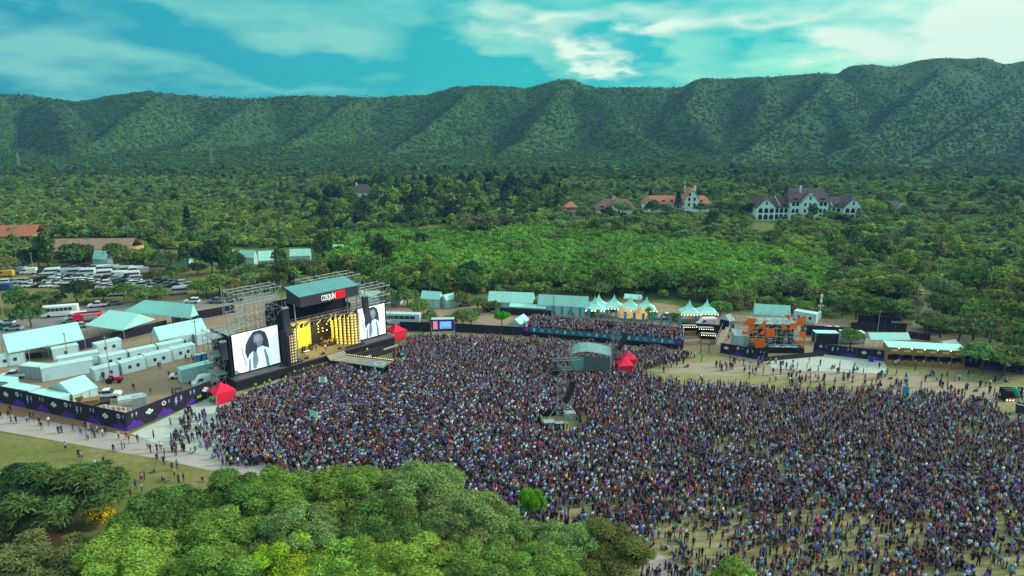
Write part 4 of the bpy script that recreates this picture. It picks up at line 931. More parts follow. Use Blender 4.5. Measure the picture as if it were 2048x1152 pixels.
# ------------------------------------------------------------------ viewing stand with its banner rail
VL, VR = G(1046, 672), G(1366, 700); vd = (VR-VL); VW = vd.length; VRZ = math.atan2(vd.y, vd.x)
VM = Matrix.Translation(VL) @ Matrix.Rotation(VRZ, 4, 'Z')
t = thing('viewing_stand', 'long raised viewing stand packed with people behind the crowd', 'grandstand', VL, VRZ)
VD, VZ0, VZ1 = 7.6, 1.4, 2.3; NT = 4
for k in range(NT):
    x_in = 0.9*k; z = VZ0 + (VZ1-VZ0)*k/(NT-1)
    box('tier', t, (VW/2 + x_in*.5, .4+VD/NT*(k+.5), z/2), (VW-x_in, VD/NT-.02, z), M_DARK)
M_BAN = mat('teal_print_banner', (.03, .17, .25), .7, .15, .3)
nb = 20
for i in range(nb):
    w = VW/nb; o = box('banner_panel', t, (w*(i+.5), -.06, VZ0+.55), (w-.02, .08, 1.3), M_PURPLE if i in (0, nb-1) else M_BAN)
    if 0 < i < nb-1:
        if i % 4 == 1: box('print', o, (0, -.6, 0), (.22, .1, .62), M_PRINT)
        elif i % 2: box('print', o, (-.1, -.6, .1), (.3, .1, .26), M_LILAC); box('print', o, (.12, -.6, -.18), (.24, .1, .2), M_LILAC)
        else: box('print', o, (0, -.6, 0), (.42, .1, .4), M_LILAC)
    else: disc('print', o, (0, -.7, 0), .22, .1, M_REDPRINT, (R(90), 0, 0))
    box('skirt_panel', t, (w*(i+.5), -.02, (VZ0-.12)/2), (w-.02, .06, VZ0-.12), M_BLACK)
for i in range(12): tube('back_rail_post', t, (2+(VW-3)*i/11, VD+.5, VZ1), (2+(VW-3)*i/11, VD+.5, VZ1+1.1), .05, M_DARK)
tube('back_rail', t, (2, VD+.5, VZ1+1.1), (VW-1, VD+.5, VZ1+1.1), .05, M_DARK); tube('end_stair_rail', t, (VW-.2, 1, VZ0+1), (VW-.2, 7, VZ1+1.2), .06, M_TEAL); tube('end_stair_rail', t, (VW-.2, 1, VZ0+.4), (VW-.2, 7, VZ1+.6), .06, M_TEAL)
for i in range(15):
    u = 1060+(290+i*115)/6.4; v = 651+i*1.75
    p = G(u, v); q = thing('banner_flag', 'upright teal banner behind the viewing stand, %s from the left' % ORD[i], 'banner', p, R(-4), 'upright teal banners')
    tube('pole', q, (-.36, 0, 0), (-.36, 0, 5.8), .05, M_STEEL); box('cloth', q, (0, 0, 4.3), (.72, .03, 2.8), M_TEAL); box('print', q, (0, -.03, 3.3), (.4, .02, .4), M_LILAC)

# ------------------------------------------------------------------ gable tents given by their ridge and near eave
def gable_tent(label, r0, r1, e0, e1, zr, ze, bays=4, walls=True, hip=False, m=M_MINT, group='white frame tents', wall_m=None, name='frame_tent'):
    A, B = G(*r0, zr), G(*r1, zr); Ea, Eb = G(*e0, ze), G(*e1, ze)
    d = (B-A); d.z = 0; L_ = d.length; d.normalize(); nn = Vector((d.y, -d.x, 0))
    if (Ea-A).dot(nn) < 0: nn = -nn
    hw = max(1.5, ((Ea-A).dot(nn) + (Eb-A).dot(nn))/2)
    t0, t1 = min(0, (Ea-A).dot(d)), max(L_, (Eb-A).dot(d))
    if not hip: t0, t1 = ((Ea-A).dot(d)+0)/2, ((Eb-A).dot(d)+L_)/2
    c = A + d*((t0+t1)/2); ln = t1-t0; rz = math.atan2(d.y, d.x)
    if nn.dot(Vector((math.sin(rz), -math.cos(rz), 0))) < 0: pass
    t = thing(name, label, 'tent', (c.x, c.y, 0), rz, group)
    h = ln/2; a0, a1 = (-(t0+t1)/2, L_-(t0+t1)/2) if hip else (-h, h)
    a0 = max(a0, -h); a1 = min(a1, h)
    for s in (-1, 1):
        for i in range(bays):
            xa, xb = a0+(a1-a0)*i/bays, a0+(a1-a0)*(i+1)/bays; ea, eb = -h+ln*i/bays, -h+ln*(i+1)/bays
            pts = [(ea+.015, s*hw, ze), (eb-.015, s*hw, ze), (xb-.015, 0, zr), (xa+.015, 0, zr)]
            if s > 0: pts = pts[::-1]
            slab3('roof_panel', t, pts, .05, m)
            box('valance', t, ((ea+eb)/2, s*hw, ze-.14), (eb-ea-.04, .04, .26), M_MINT2)
        for i in range(bays+1): tube('post', t, (-h+ln*i/bays, s*(hw-.1), 0), (-h+ln*i/bays, s*(hw-.1), ze), .06, M_STEEL)
    for e, xx in ((-h, a0), (h, a1)):
        sg_ = 1 if e > 0 else -1
        pts = [(e, -hw, ze), (e, hw, ze), (xx, 0, zr)]
        slab3('gable', t, pts if e > 0 else pts[::-1], .05, m if hip else M_MINT2)
    if walls:
        for s in (-1, 1):
            for i in range(bays):
                box('wall_panel', t, (-h+ln*(i+.5)/bays, s*(hw-.16), (ze-.3)/2), (ln/bays-.1, .04, ze-.3), wall_m or M_MINT2)
        for e in (-1, 1): box('end_wall', t, (e*(h-.1), 0, (ze-.1)/2), (.04, hw*2-.5, ze-.1), wall_m or M_MINT2)
    return t
GT = gable_tent
GT('long white tent at the left edge with an awning and cabins before it', (0,670), (140,646), (19,702), (186,676), 6.5, 3.4, 4, walls=False)
GT('wide white tent just right of the red truck', (219,620), (277,627), (165,652), (245,658), 6.2, 3.2, 3, hip=True, walls=False)
GT('widest white tent backstage with a hipped end, below the parked pickup', (289,600), (386,608), (262,618), (352,637), 6.8, 3.4, 4, hip=True, walls=False)
GT('white gable tent with an open end beside the stage scaffold', (296,657), (391,638), (330,679), (426,657), 5.6, 3.0, 4, walls=False)
GT('small white tent behind the purple banner fence backstage', (115,766), (166,750), (147,789), (199,773), 4.6, 2.8, 3)
GT('long white hospitality tent, left of the pair behind the viewing stand', (980,582), (1064,585), (973,603), (1070,607), 5.6, 3.0, 6)
GT('long white hospitality tent, right of the pair behind the viewing stand', (1081,588.5), (1175,593), (1073,605), (1179,611), 5.8, 3.0, 6)
GT('low pale annex tent below the left hospitality tent', (1020,606), (1092,610), (1018,613), (1093,617), 2.9, 2.3, 4)
GT('small white tent right of the stage beside grey vehicles', (846,581), (876,583), (839,596), (884,600), 4.8, 2.8, 3)
GT('lean white tent close beside the small white tent behind the stage', (889,589), (911,585), (886,600), (914,598), 4.0, 2.6, 2)
GT('small pale domed tent standing left of the viewing stand', (1028,639), (1046,628), (1040,649), (1064,638), 3.4, 2.0, 2)
GT('white tent behind the orange second stage', (1509,607), (1579,611), (1506,624), (1580,627), 5.4, 2.8, 4)
GT('open white canopy beside the wooden bar', (1732,665), (1811,665), (1746,680), (1826,679), 4.2, 2.8, 4, walls=False)
GT('grey canopy roof under trees right of the wooden bar', (1885,682), (1915,678), (1878,690), (1922,692), 3.4, 2.4, 2, walls=False, m=M_PVC)
GT('grey gabled shelter left of the orange second stage', (1452,630), (1468,625), (1446,640), (1466,642), 4.2, 2.9, 2, m=M_PVC, wall_m=M_BLACK)
GT('white tent far left behind the tile-roofed barn', (195,501), (217,502), (187,515), (214,519), 6.0, 3.0, 3)
GT('low white tent beyond the car park, second from the left of the far tents', (332,508), (380,509), (322,518), (374,520), 4.5, 2.8, 4)
GT('broad white tent beyond the car park, third from the left', (418,498), (470,499), (408,513), (466,517), 6.0, 3.0, 4)
GT('white tent beyond the car park, right beside the broad one', (482,500), (508,501), (480,512), (510,515), 5.5, 3.0, 3)
GT('large white tent half hidden by tall trees beyond the car park', (520,502), (556,500), (512,522), (556,520), 6.5, 3.2, 3)
GT('white tent partly behind trees, last of the far tents on the right', (584,498), (622,497), (578,508), (620,509), 5.5, 3.0, 3)
GT('tiny teal-roofed shed deep in the trees behind the stage', (668,489), (686,489), (666,494), (686,495), 4.0, 2.8, 2)
GT('small pale shelter roof behind the pointed tents', (1250,587), (1284,590), (1248,594), (1282,597), 4.6, 3.6, 3, walls=False)
GT('white tent row end right behind the stage, beside the coach', (722,582), (758,582), (720,592), (762,592), 4.2, 2.8, 3)
GT('short white shelter behind the coach right of the stage', (782,581), (800,582), (780,590), (804,591), 4.0, 2.8, 2)
def pagoda(label, u, v, w=5.2, z=6.2, ze=2.9):
    p = G(u, v, z); t = thing('pagoda_tent', label, 'tent', (p.x, p.y, 0), R(-4), 'pointed white tents'); hw = w/2
    prof = [(1.0, ze), (.62, ze+.62), (.34, ze+1.35), (.14, ze+2.3), (.02, z)]
    cs = [(-1, -1), (1, -1), (1, 1), (-1, 1)]
    for i in range(4):
        a, b = cs[i], cs[(i+1) % 4]; v_, f_ = [(a[0]*hw, a[1]*hw, ze-.3), (b[0]*hw, b[1]*hw, ze-.3)], []
        for k, (s, zz) in enumerate(prof):
            v_ += [(a[0]*hw*s, a[1]*hw*s, zz), (b[0]*hw*s, b[1]*hw*s, zz)]; f_.append((2*k, 2*k+1, 2*k+3, 2*k+2))
        link('roof_panel', mesh('pagoda_roof', v_, f_, M_MINT), t)
        tube('post', t, (a[0]*hw*.97, a[1]*hw*.97, 0), (a[0]*hw*.97, a[1]*hw*.97, ze-.2), .06, M_STEEL)
    for i in range(7): ball('bulb', t, (-hw+w*i/6, -hw-.1, ze-.25), .09, M_BULB)
    tube('finial', t, (0, 0, z-.1), (0, 0, z+.5), .03, M_STEEL)
for k, (u, v) in enumerate([(1190,593),(1198,588),(1229,589.5),(1261.5,592),(1294,593.5)]): pagoda('pointed white tent behind the viewing stand, %s from the left' % ORD[k], u, v)
for k, (u, v) in enumerate([(1380,600),(1415,599)]): pagoda('pointed white tent right of the viewing stand, the %s of two' % ('left', 'right')[k], u, v)
M_SAIL = mat('ochre_sail', (.62, .32, .11), .8, .1)
for k, pts in enumerate([[(1222,630),(1245,613),(1262,622),(1276,634),(1250,638)], [(1262,624),(1282,614),(1296,628),(1290,640),(1272,638)]]):
    q = [G(u, v, 3.0 if i not in (1,) else 3.9) for i, (u, v) in enumerate(pts)]
    t = thing('shade_sail', 'ochre shade sail behind the viewing stand, the %s one' % ('left', 'right')[k], 'shade sail', (q[0].x, q[0].y, 0)); o0 = Vector((q[0].x, q[0].y, 0))
    c = sum(q, Vector())/5 - o0 + Vector((0, 0, .1)); v_ = [x-o0 for x in q] + [c]; link('cloth', mesh('sail', v_, [(i, (i+1) % 5, 5) for i in range(5)], M_SAIL), t)
    for x in q[:3]: tube('mast', t, ((x-o0).x, (x-o0).y, 0), (x-o0), .05, M_STEEL)
# food counters between the stand and the second stage
for k, (u0, v0, u1, v1) in enumerate([(1362,668,1390,668), (1394,672,1424,673), (1400,684,1430,686)]):
    A, B = G(u0, v0), G(u1, v1); t = thing('food_stall', 'dark food stall lit by bulbs beside the viewing stand, %s from the left' % ORD[k], 'stall', (A+B)/2, math.atan2((B-A).y, (B-A).x), 'food stalls'); w = (B-A).length
    box('awning', t, (0, -.6, 2.6), (w, 2.2, .1), M_PVC, rx=-.15); box('back_wall', t, (0, .8, 1.2), (w, .1, 2.4), M_BLACK); box('counter', t, (0, -1.2, .55), (w, .5, 1.1), M_WOOD)
    for s in (-1, 1): tube('post', t, (s*w*.48, -1.6, 0), (s*w*.48, -1.6, 2.5), .05, M_DARK)
    for i in range(7): ball('bulb', t, (-w*.45+w*.9*i/6, -1.7, 2.4), .08, M_BULB)
A, B = G(1400, 706), G(1419, 707); t = thing('wooden_gateway', 'small wooden gateway between the viewing stand and the second stage', 'gateway', (A+B)/2, 0)
for s in (-1, 1): box('post', t, (s*1.0, 0, 1.3), (.25, .25, 2.6), M_WOOD)
box('lintel', t, (0, 0, 2.9), (2.6, .3, .9), M_WOOD); box('sign_board', t, (0, -.18, 2.9), (2.0, .04, .5), M_PVC)
# ramp with rails
A, B = G(1438, 692), G(1452, 664); t = thing('ramp', 'steel-railed ramp leading up left of the second stage', 'ramp', (A.x, A.y, 0), 0)
d = B-A
slab3('deck', t, [(-1, 0, .05), (1, 0, .05), (1+d.x, d.y, 1.4), (-1+d.x, d.y, 1.4)], .1, GM_WORN)
for s in (-1.05, 1.05):
    for i in range(7): k = i/6; tube('rail_post', t, (s+d.x*k, d.y*k, 1.3*k), (s+d.x*k, d.y*k, 1.3*k+1.1), .04, M_STEEL)
    tube('rail', t, (s, 0, 1.1), (s+d.x, d.y, 2.4), .045, M_STEEL)
# roadside video truck
A, B = G(864, 663), G(908, 662); t = thing('video_trailer', 'purple video trailer with a small lit screen at the back of the crowd', 'trailer', (A+B)/2, math.atan2((B-A).y, (B-A).x)); w = (B-A).length
box('body', t, (0, .8, 1.7), (w, 1.6, 3.0), M_PURPLE); box('roof', t, (0, .8, 3.28), (w+.3, 1.9, .14), M_MINT2)
box('screen', t, (.7, -.04, 1.7), (w*.52, .06, 2.0), mat('trailer_screen', (.10, .30, .55), .5, .6, 1.2, .9)); box('side_poster', t, (-w*.34, -.04, 1.7), (w*.2, .06, 2.2), mat('poster_pink', (.75, .25, .30), .6, .5, 1.5, .4)); box('lettering_bar', t, (.7, -.09, .95), (w*.4, .04, .35), M_PRINT)
for x in (-w*.3, w*.3): disc('wheel', t, (x, .1, .35), .35, .3, M_TYRE, (R(90), 0, 0))

# ------------------------------------------------------------------ orange second stage
OA, OB = G(1478, 706), G(1612, 708); od = (OB-OA); ORZ = math.atan2(od.y, od.x); OW = od.length
t = thing('second_stage', 'open scaffold second stage hung with bright orange angular panels', 'stage', OA, ORZ)
scaffold(t, -.5, OW-.3, .8, 6.8, 0, 8.0, 7, 2, 4, r=.06, seed=21, skip=.1)
box('deck', t, (OW*.56, 3.6, 1.3), (OW*.84, 6.2, .2), M_DARK); box('skirt', t, (OW*.56, .45, .6), (OW*.84, .08, 1.2), M_BLACK)
box('back_cloth', t, (OW*.6, 6.9, 4.2), (OW*.7, .06, 5.4), M_BLACK); box('roof_cloth', t, (OW*.55, 4.4, 6.9), (OW*.66, 4.6, .1), M_PVC, rx=.1)
for i in range(6): box('cargo', t, (OW*.45+i*1.3, 4.4, 1.9), (1.0, .8, 1.0), (M_DARK, M_PVC, M_FASCIA)[i % 3])
for i in range(5): box('floor_cloth', t, (OW*.5+i*1.35, .9, 1.46+.06*(i % 2)), (1.4, .9, .08), M_MINT2 if i % 2 else M_PVC, rz=.2*(i % 3))
OI = (Matrix.Translation(OA) @ Matrix.Rotation(ORZ, 4, 'Z')).inverted()
def on_plane(u, v, yl):
    n = Vector((-math.sin(ORZ), math.cos(ORZ), 0)); p0 = OA + n*yl; d = px_ray(u, v); o0 = Vector((0, 0, HC)); k = (p0-o0).dot(n)/d.dot(n); return OI @ (o0 + d*k)
PAN = [[(430,375),(540,245),(680,265),(610,370)],[(545,405),(650,400),(600,470),(550,510)],[(700,420),(850,285),(850,415)],[(735,540),(830,440),(835,550)],[(860,450),(1015,440),(1015,585),(860,590)],[(430,480),(560,515),(690,470),(680,510),(430,550)],
       [(1155,345),(1280,440),(1150,465)],[(1300,350),(1440,340),(1420,440),(1370,425),(1300,480)],[(1440,240),(1590,225),(1580,370),(1440,370)],[(1200,190),(1300,190),(1300,300)],[(1460,520),(1590,520),(1590,650),(1560,800),(1540,800),(1560,650)],[(545,690),(670,600),(670,715)],[(670,700),(830,600),(830,770),(750,815),(670,815)],[(1425,665),(1570,660),(1570,720),(1425,715)]]
for k, P_ in enumerate(PAN):
    cx_, cy_ = sum(a for a, b in P_)/len(P_), sum(b for a, b in P_)/len(P_)
    q = [on_plane(1440+(cx_+(a-cx_)*1.12)/9.31, 610+(cy_+(b-cy_)*1.12)/9.31, .5 - .14*(k % 3)) for a, b in P_]
    if (q[1]-q[0]).cross(q[2]-q[0]).y > 0: q = q[::-1]
    slab3('orange_panel', t, q, .07, M_ORANGE)
A, B = G(1468, 702), G(1496, 704); t = thing('tarpaulin_shelter', 'grey tarpaulin-wrapped shelter at the left end of the second stage', 'shelter', (A+B)/2 + Vector((0, 1.5, 0)), ORZ)
for i in range(3): box('wall_sheet', t, (-1.1+1.1*i, -1.4, 2.0), (1.08, .08, 4.0), (M_MINT2, M_MINT2, M_PVC)[i])
for s in (-1, 1): box('wall_sheet', t, (s*1.7, 0, 2.0), (.08, 2.7, 4.0), M_PVC)
slab3('roof_sheet', t, [(-1.8, -1.5, 4.05), (1.8, -1.5, 3.8), (1.8, 1.5, 4.6), (-1.8, 1.5, 4.9)], .08, M_MINT2)
t = thing('crowd_barrier', 'dark crowd barrier bending before the orange second stage', 'barrier', G(1540, 722), R(14))
for i in range(14): box('barrier_panel', t, (-1+i*1.15, 0, .6), (1.1, .06, 1.15), M_DARK)

# ------------------------------------------------------------------ printed banner fences
M_BFENCE = mat('banner_fence_cloth', (.020, .018, .034), .85, .15, .4)
def bolt(par, x, z, s, y):
    prism('bolt_print', par, [(x-.1*s, z+.9*s), (x+.35*s, z+.9*s), (x+.12*s, z+.2*s), (x+.4*s, z+.2*s), (x-.25*s, z-.9*s), (x-.05*s, z-.1*s), (x-.35*s, z-.1*s)], .02, M_LILAC, Matrix.Translation((0, y, 0)))
def banner_fence(label, a, b, h, panel=3.0, seed=0, side=1):
    A, B = G(*a), G(*b); d = B-A; w = d.length; rg = random.Random(seed)
    t = thing('banner_fence', label, 'fence', A, math.atan2(d.y, d.x), 'printed banner fences'); n = max(2, round(w/panel)); pw = w/n
    for i in range(n):
        box('cloth_panel', t, (pw*(i+.5), 0, h/2), (pw-.03, .06, h), M_BFENCE); tube('post', t, (pw*i, .12, 0), (pw*i, .12, h+.1), .05, M_STEEL)
    y = -.045*side
    for i in range(n):
        x = pw*(i+.5); k = (i+seed) % 4
        if k in (0, 2):
            hh = h*rg.uniform(.38, .5); ww = pw*.62
            prism('hill_print', t, [(x-ww, .05), (x-ww*.7, hh*.5), (x-ww*.4, hh*.55), (x-ww*.1, hh), (x+ww*.3, hh*.62), (x+ww*.55, hh*.7), (x+ww, .05)], .02, M_PURPLE, Matrix.Translation((0, y, 0)))
        if k == 1: bolt(t, x-.5, h*.55, h*.28, y-.03); bolt(t, x+.6, h*.62, h*.2, y-.03)
        if k == 0: disc('logo_print', t, (x, y-.03, h*.74), h*.13, .02, M_PRINT, (R(90), 0, 0)); disc('logo_print', t, (x, y-.05, h*.74), h*.08, .02, M_REDPRINT if i % 3 else M_TEAL, (R(90), 0, 0)); bolt(t, x+pw*.36, h*.72, h*.14, y-.03)
        if k == 2: bolt(t, x-.3, h*.72, h*.16, y-.03); bolt(t, x+.5, h*.72, h*.16, y-.03)
        if k == 3:
            for dx, dz in ((0, .12), (-.3, -.05), (.3, -.05), (0, -.2)): box('logo_print', t, (x+dx*h*.4, y-.03, h*.62+dz*h*.5), (h*.16, .02, h*.13), M_PRINT)
    return t
banner_fence('black fence with purple hills and lightning prints beside the concrete path', (-40,796), (255,862), 3.6, 3.3, 1)
banner_fence('black fence with purple prints running from the path corner to the stage', (255,862), (425,793), 3.5, 3.2, 2)
banner_fence('black printed fence right of the second stage by the pale matting', (1626,706), (1771,723), 2.6, 2.9, 4)
banner_fence('black printed fence between the viewing stand and the second stage', (1440,706), (1535,722), 2.6, 2.9, 3)
banner_fence('black printed fence right of the wooden bar under the trees', (1926,732), (2070,750), 2.7, 3.0, 1)
def mesh_fence(label, a, b, h, panel=3.2, m=None):
    A, B = G(*a), G(*b); d = B-A; w = d.length; t = thing('screen_fence', label, 'fence', A, math.atan2(d.y, d.x), 'dark screen fences'); n = max(2, round(w/panel)); pw = w/n
    for i in range(n): box('mesh_panel', t, (pw*(i+.5), 0, h/2), (pw-.05, .05, h), m or M_NAVY); tube('post', t, (pw*i, .1, 0), (pw*i, .1, h+.15), .05, M_STEEL)
mesh_fence('dark screen fence behind the cabins below the widest white tent', (155,702), (335,657), 2.4); mesh_fence('dark screen fence right of the widest white tent', (345,648), (470,625), 2.4)
mesh_fence('dark screen fence from the stage to the video trailer', (800,662), (862,664), 2.6); mesh_fence('dark screen fence right of the video trailer', (910,664), (1050,672), 2.4)
mesh_fence('dark screen fence along the front of the long hospitality tents', (1000,628), (1110,635), 2.0); mesh_fence('dark screen fence behind the upright teal banners', (1105,646), (1362,668), 1.8)
mesh_fence('dark fence right of the two pointed tents', (1362,662), (1450,668), 2.4)
mesh_fence('dark screen fence behind the orange second stage', (1600,670), (1700,676), 2.8); mesh_fence('dark screen fence behind the black containers on the right', (1700,662), (1812,664), 2.4); mesh_fence('dark screen fence on the bank under the trees', (1715,645), (1800,652), 2.2)
mesh_fence('low dark fence by the dirt road gate', (1815,676), (1860,682), 1.8)

# ------------------------------------------------------------------ wooden bar, containers, signs, bottle on the right
A, B = G(1772, 728), G(1926, 737); t = thing('wooden_bar', 'long wooden bar with teal roof edge and six signs', 'bar', (A+B)/2, math.atan2((B-A).y, (B-A).x)); w = (B-A).length
for i in range(12): box('front_plank', t, (-w/2+w/12*(i+.5), -.05, 3.35), (w/12-.03, .12, 1.6), M_WOOD)
for i in range(6):
    slab3('roof_sheet', t, [(-w/2-.2+(w+.4)/6*i, -.35, 4.25), (-w/2-.25+(w+.4)/6*(i+1), -.35, 4.25), (-w/2-.25+(w+.4)/6*(i+1), 3.2, 4.7), (-w/2-.2+(w+.4)/6*i, 3.2, 4.7)], .08, M_MINT)
    box('sign_board', t, (-w/2+w/6*(i+.5), -.14, 3.45), (1.35, .05, .5), mat('bar_sign', (.62, .52, .25), .6, .2, 2)); ball('sign_lamp', t, (-w/2+w/6*(i+.5)+.8, -.4, 4.1), .1, M_BULB)
    box('counter', t, (-w/2+w/6*(i+.5), -.3, .55), (w/6-.08, .6, 1.1), M_WOOD); box('menu_panel', t, (-w/2+w/6*(i+.5), 1.6, 1.9), (w/6-.1, .08, 1.6), M_NAVY); box('menu_print', t, (-w/2+w/6*(i+.4), 1.5, 2.1), (.8, .04, .4), M_PRINT)
for i in range(7): box('post', t, (-w/2+w/6*i, -.2, 1.25), (.12, .12, 2.5), M_WOOD)
box('back_wall', t, (0, 3.0, 2.2), (w, .1, 4.4), M_WOOD)
for s in (-1, 1): box('end_wall', t, (s*(w/2-.06), 1.5, 2.0), (.12, 2.9, 4.0), M_WOOD)
def container(label, a, b, depth, h, m, roof, name='cabin', cat='cabin', wins=0, door=False, group=None, z=0, ribs=0):
    A, B = G(*a), G(*b); d = B-A; w = d.length; t = thing(name, label, cat, (A.x, A.y, z), math.atan2(d.y, d.x), group)
    box('body', t, (w/2, depth/2, h/2+.1), (w, depth, h), m); box('roof', t, (w/2, depth/2, h+.16), (w+.12, depth+.12, .12), roof)
    for s in (0, 1):
        for e in (0, 1): box('corner_post', t, (s*w, e*depth, h/2+.05), (.13, .13, h+.1), M_PVC)
    for i in range(wins):
        o = box('window', t, (w*(i+1)/(wins+1)*1.0, -.02, h*.58), (.75, .06, .85), M_PVC); box('pane', o, (0, -.55, 0), (.84, .3, .84), M_GLASS)
    if door: o = box('door', t, (w*.12, -.02, 1.05), (.8, .06, 1.9), M_MINT2); box('handle', o, (.36, -.7, 0), (.1, .6, .05), M_DARK)
    for i in range(ribs): box('rib', t, (w*(i+.5)/ribs, -.03, h/2+.1), (.12, .06, h*.9), m)
    return t
KM = M_MINT
container('black container with pale roof under the fence, left of the lone tree', (1630,688), (1676,689), 2.5, 2.7, M_DARK, KM, 'container', 'container', 0, False, 'containers on the right', ribs=10)
container('pale site cabin beside the lone tree on the right', (1682,686), (1728,688), 2.5, 2.6, M_CABIN, KM, wins=2, door=True)
container('pale cabin behind the orange second stage', (1586,642), (1630,650), 2.6, 2.8, M_CABIN, M_CABINROOF, wins=3)
p = G(1638, 640); t = thing('light_mast', 'white mast with lamps and dishes right of the second stage', 'mast', p)
box('base', t, (0, 0, 1.2), (.7, .7, 2.4), M_WHITE); tube('pole', t, (0, 0, 2.4), (0, 0, 7.4), .09, M_WHITE)
for z, s in ((7.0, .5), (5.6, .55)): box('lamp_head', t, (0, -.1, z), (s, .4, .9), M_WHITE)
for s in (-.5, .5): disc('dish', t, (s, -.1, 4.2), .28, .1, M_WHITE, (R(90), 0, 0))
p = G(1651, 660); t = thing('no_entry_sign', 'round red no-entry sign on the dark fence at the right', 'sign', (p.x, p.y-.3, 0)); tube('post', t, (0, 0, 0), (0, 0, 3.2), .05, M_STEEL); disc('disc', t, (0, -.06, 2.9), .55, .05, mat('sign_face_red', (.7, .03, .05), .5, 0), (R(90), 0, 0)); box('bar', t, (0, -.1, 2.9), (.7, .03, .2), M_WHITE)
A = G(1783, 652); t = thing('checkered_banner', 'black and white checkered banner on the bank under the trees', 'banner', A, R(-3))
for i in range(8):
    for j in range(4): box('check', t, (i*.32, 0, .3+j*.32), (.31, .04, .31), M_PRINT if (i+j) % 2 else M_BLACK)
A = G(2003, 800); t = thing('promo_booth', 'black promotional booth beside the giant bottle at the right edge', 'booth', A, R(-3))
box('back_wall', t, (2.2, 1.0, 1.2), (4.6, .12, 2.4), M_BLACK); box('side_wall', t, (0, 0, 1.2), (.12, 2.0, 2.4), M_BLACK); box('frame_print', t, (2.2, .92, 1.9), (3.6, .03, .5), M_PRINT); box('frame_infill', t, (2.2, .89, 1.9), (3.2, .03, .3), M_BLACK); box('floor', t, (2.2, .1, .06), (4.6, 1.8, .12), M_WOOD)
for i in range(3): ball('lamp', t, (.6+i*.6, -.7, .25), .1, M_BULB)
A = G(2040, 826); t = thing('giant_bottle', 'giant green-ended bottle tipped neck-down over the black drum', 'bottle', (A.x, A.y, 1.9), 0)
prof = [(0, .08), (.3, .09), (.9, .12), (1.5, .22), (1.9, .38), (2.6, .44), (3.5, .46), (3.9, .40), (4.0, .05)]
def lathe(name, par, prof, m, n=12):
    v = [(r*math.cos(a*2*math.pi/n), r*math.sin(a*2*math.pi/n), z) for z, r in prof for a in range(n)]; f = [(k*n+i, k*n+(i+1) % n, (k+1)*n+(i+1) % n, (k+1)*n+i) for k in range(len(prof)-1) for i in range(n)]
    return link(name, mesh(name, v, f, m, True), par)
for nm, sl, m in (('neck', prof[:4], M_MINT2), ('label_band', prof[3:6], mat('bottle_label', (.16, .20, .24), .5, .1)), ('base', prof[5:], mat('bottle_green', (.01, .36, .22), .3, .1))):
    o = lathe(nm, t, sl, m); o.rotation_euler = (0, R(-32), 0)
t = thing('drum', 'black oil-drum-like giant cup with white rim under the bottle', 'drum', A); lathe('body', t, [(0, .75), (1.9, .95)], M_DARK); lathe('rim', t, [(1.85, .97), (1.98, 1.02), (2.05, .97)], M_WHITE); disc('floor', t, (0, 0, 1.7), .9, .05, M_DARK)
# ------------------------------------------------------------------ old houses under the hills
def wall_block(t, x0, x1, y0, y1, z1, m=None): return box('wall', t, ((x0+x1)/2, (y0+y1)/2, z1/2), (x1-x0, y1-y0, z1), m or M_STUCCO)
def gable_wall(t, x0, x1, y, z0, za, clip=.75, th=.4, m=None):
    xm = (x0+x1)/2; hw = (x1-x0)/2; k = hw*(1-clip)
    return prism('gable_wall', t, [(x0, z0), (x1, z0), (x1-hw*.45, z0+(za-z0)*.62), (xm+k, za), (xm-k, za), (x0+hw*.45, z0+(za-z0)*.62)], th, m or M_STUCCO, Matrix.Translation((0, y, 0)))
def roof_slabs(t, pieces, m, th=.25):
    out = []
    for pts in pieces:
        p = [Vector(q) for q in pts]
        if (p[1]-p[0]).cross(p[2]-p[0]).z < 0: p = p[::-1]
        out.append(slab3('roof', t, p, th, m))
    return out
def win(t, x, z, w, h, y=-.05, arch=False):
    if arch:
        pts = [(x-w/2, z-h/2), (x+w/2, z-h/2)] + [(x+w/2*math.cos(a), z+h/2-w/2+w/2*math.sin(a)) for a in [math.pi*i/6 for i in range(7)]]
        o = prism('window', t, pts, .12, M_VOID, Matrix.Translation((0, y, 0)))
    else:
        o = box('window', t, (x, y, z), (w, .12, h), M_VOID)
    return o
def clipped_roof(t, x0, x1, yf, yb, ze, za, m, over=.6):
    """gable roof running front to back with clipped (half-hipped) front"""
    xm = (x0+x1)/2; hw = (x1-x0)/2+over; zc = ze+(za-ze)*.72; xc = hw*(1-.72)
    fr, bk = yf-over, yb
    return roof_slabs(t, [[(xm-hw, fr, ze-.3), (xm-xc, fr, zc), (xm, fr+2.6, za), (xm, bk, za), (xm-hw, bk, ze-.3)], [(xm+hw, fr, ze-.3), (xm+hw, bk, ze-.3), (xm, bk, za), (xm, fr+2.6, za), (xm+xc, fr, zc)], [(xm-xc, fr-.02, zc+.02), (xm+xc, fr-.02, zc+.02), (xm, fr+2.6, za+.03)]], m)
A, B = G(1512, 441), G(1722, 441); W = (B-A).length; k = W/58.9
t = thing('sanatorium', 'large pale arcaded three-winged building with dark tile roofs below the hills', 'building', A, 0)
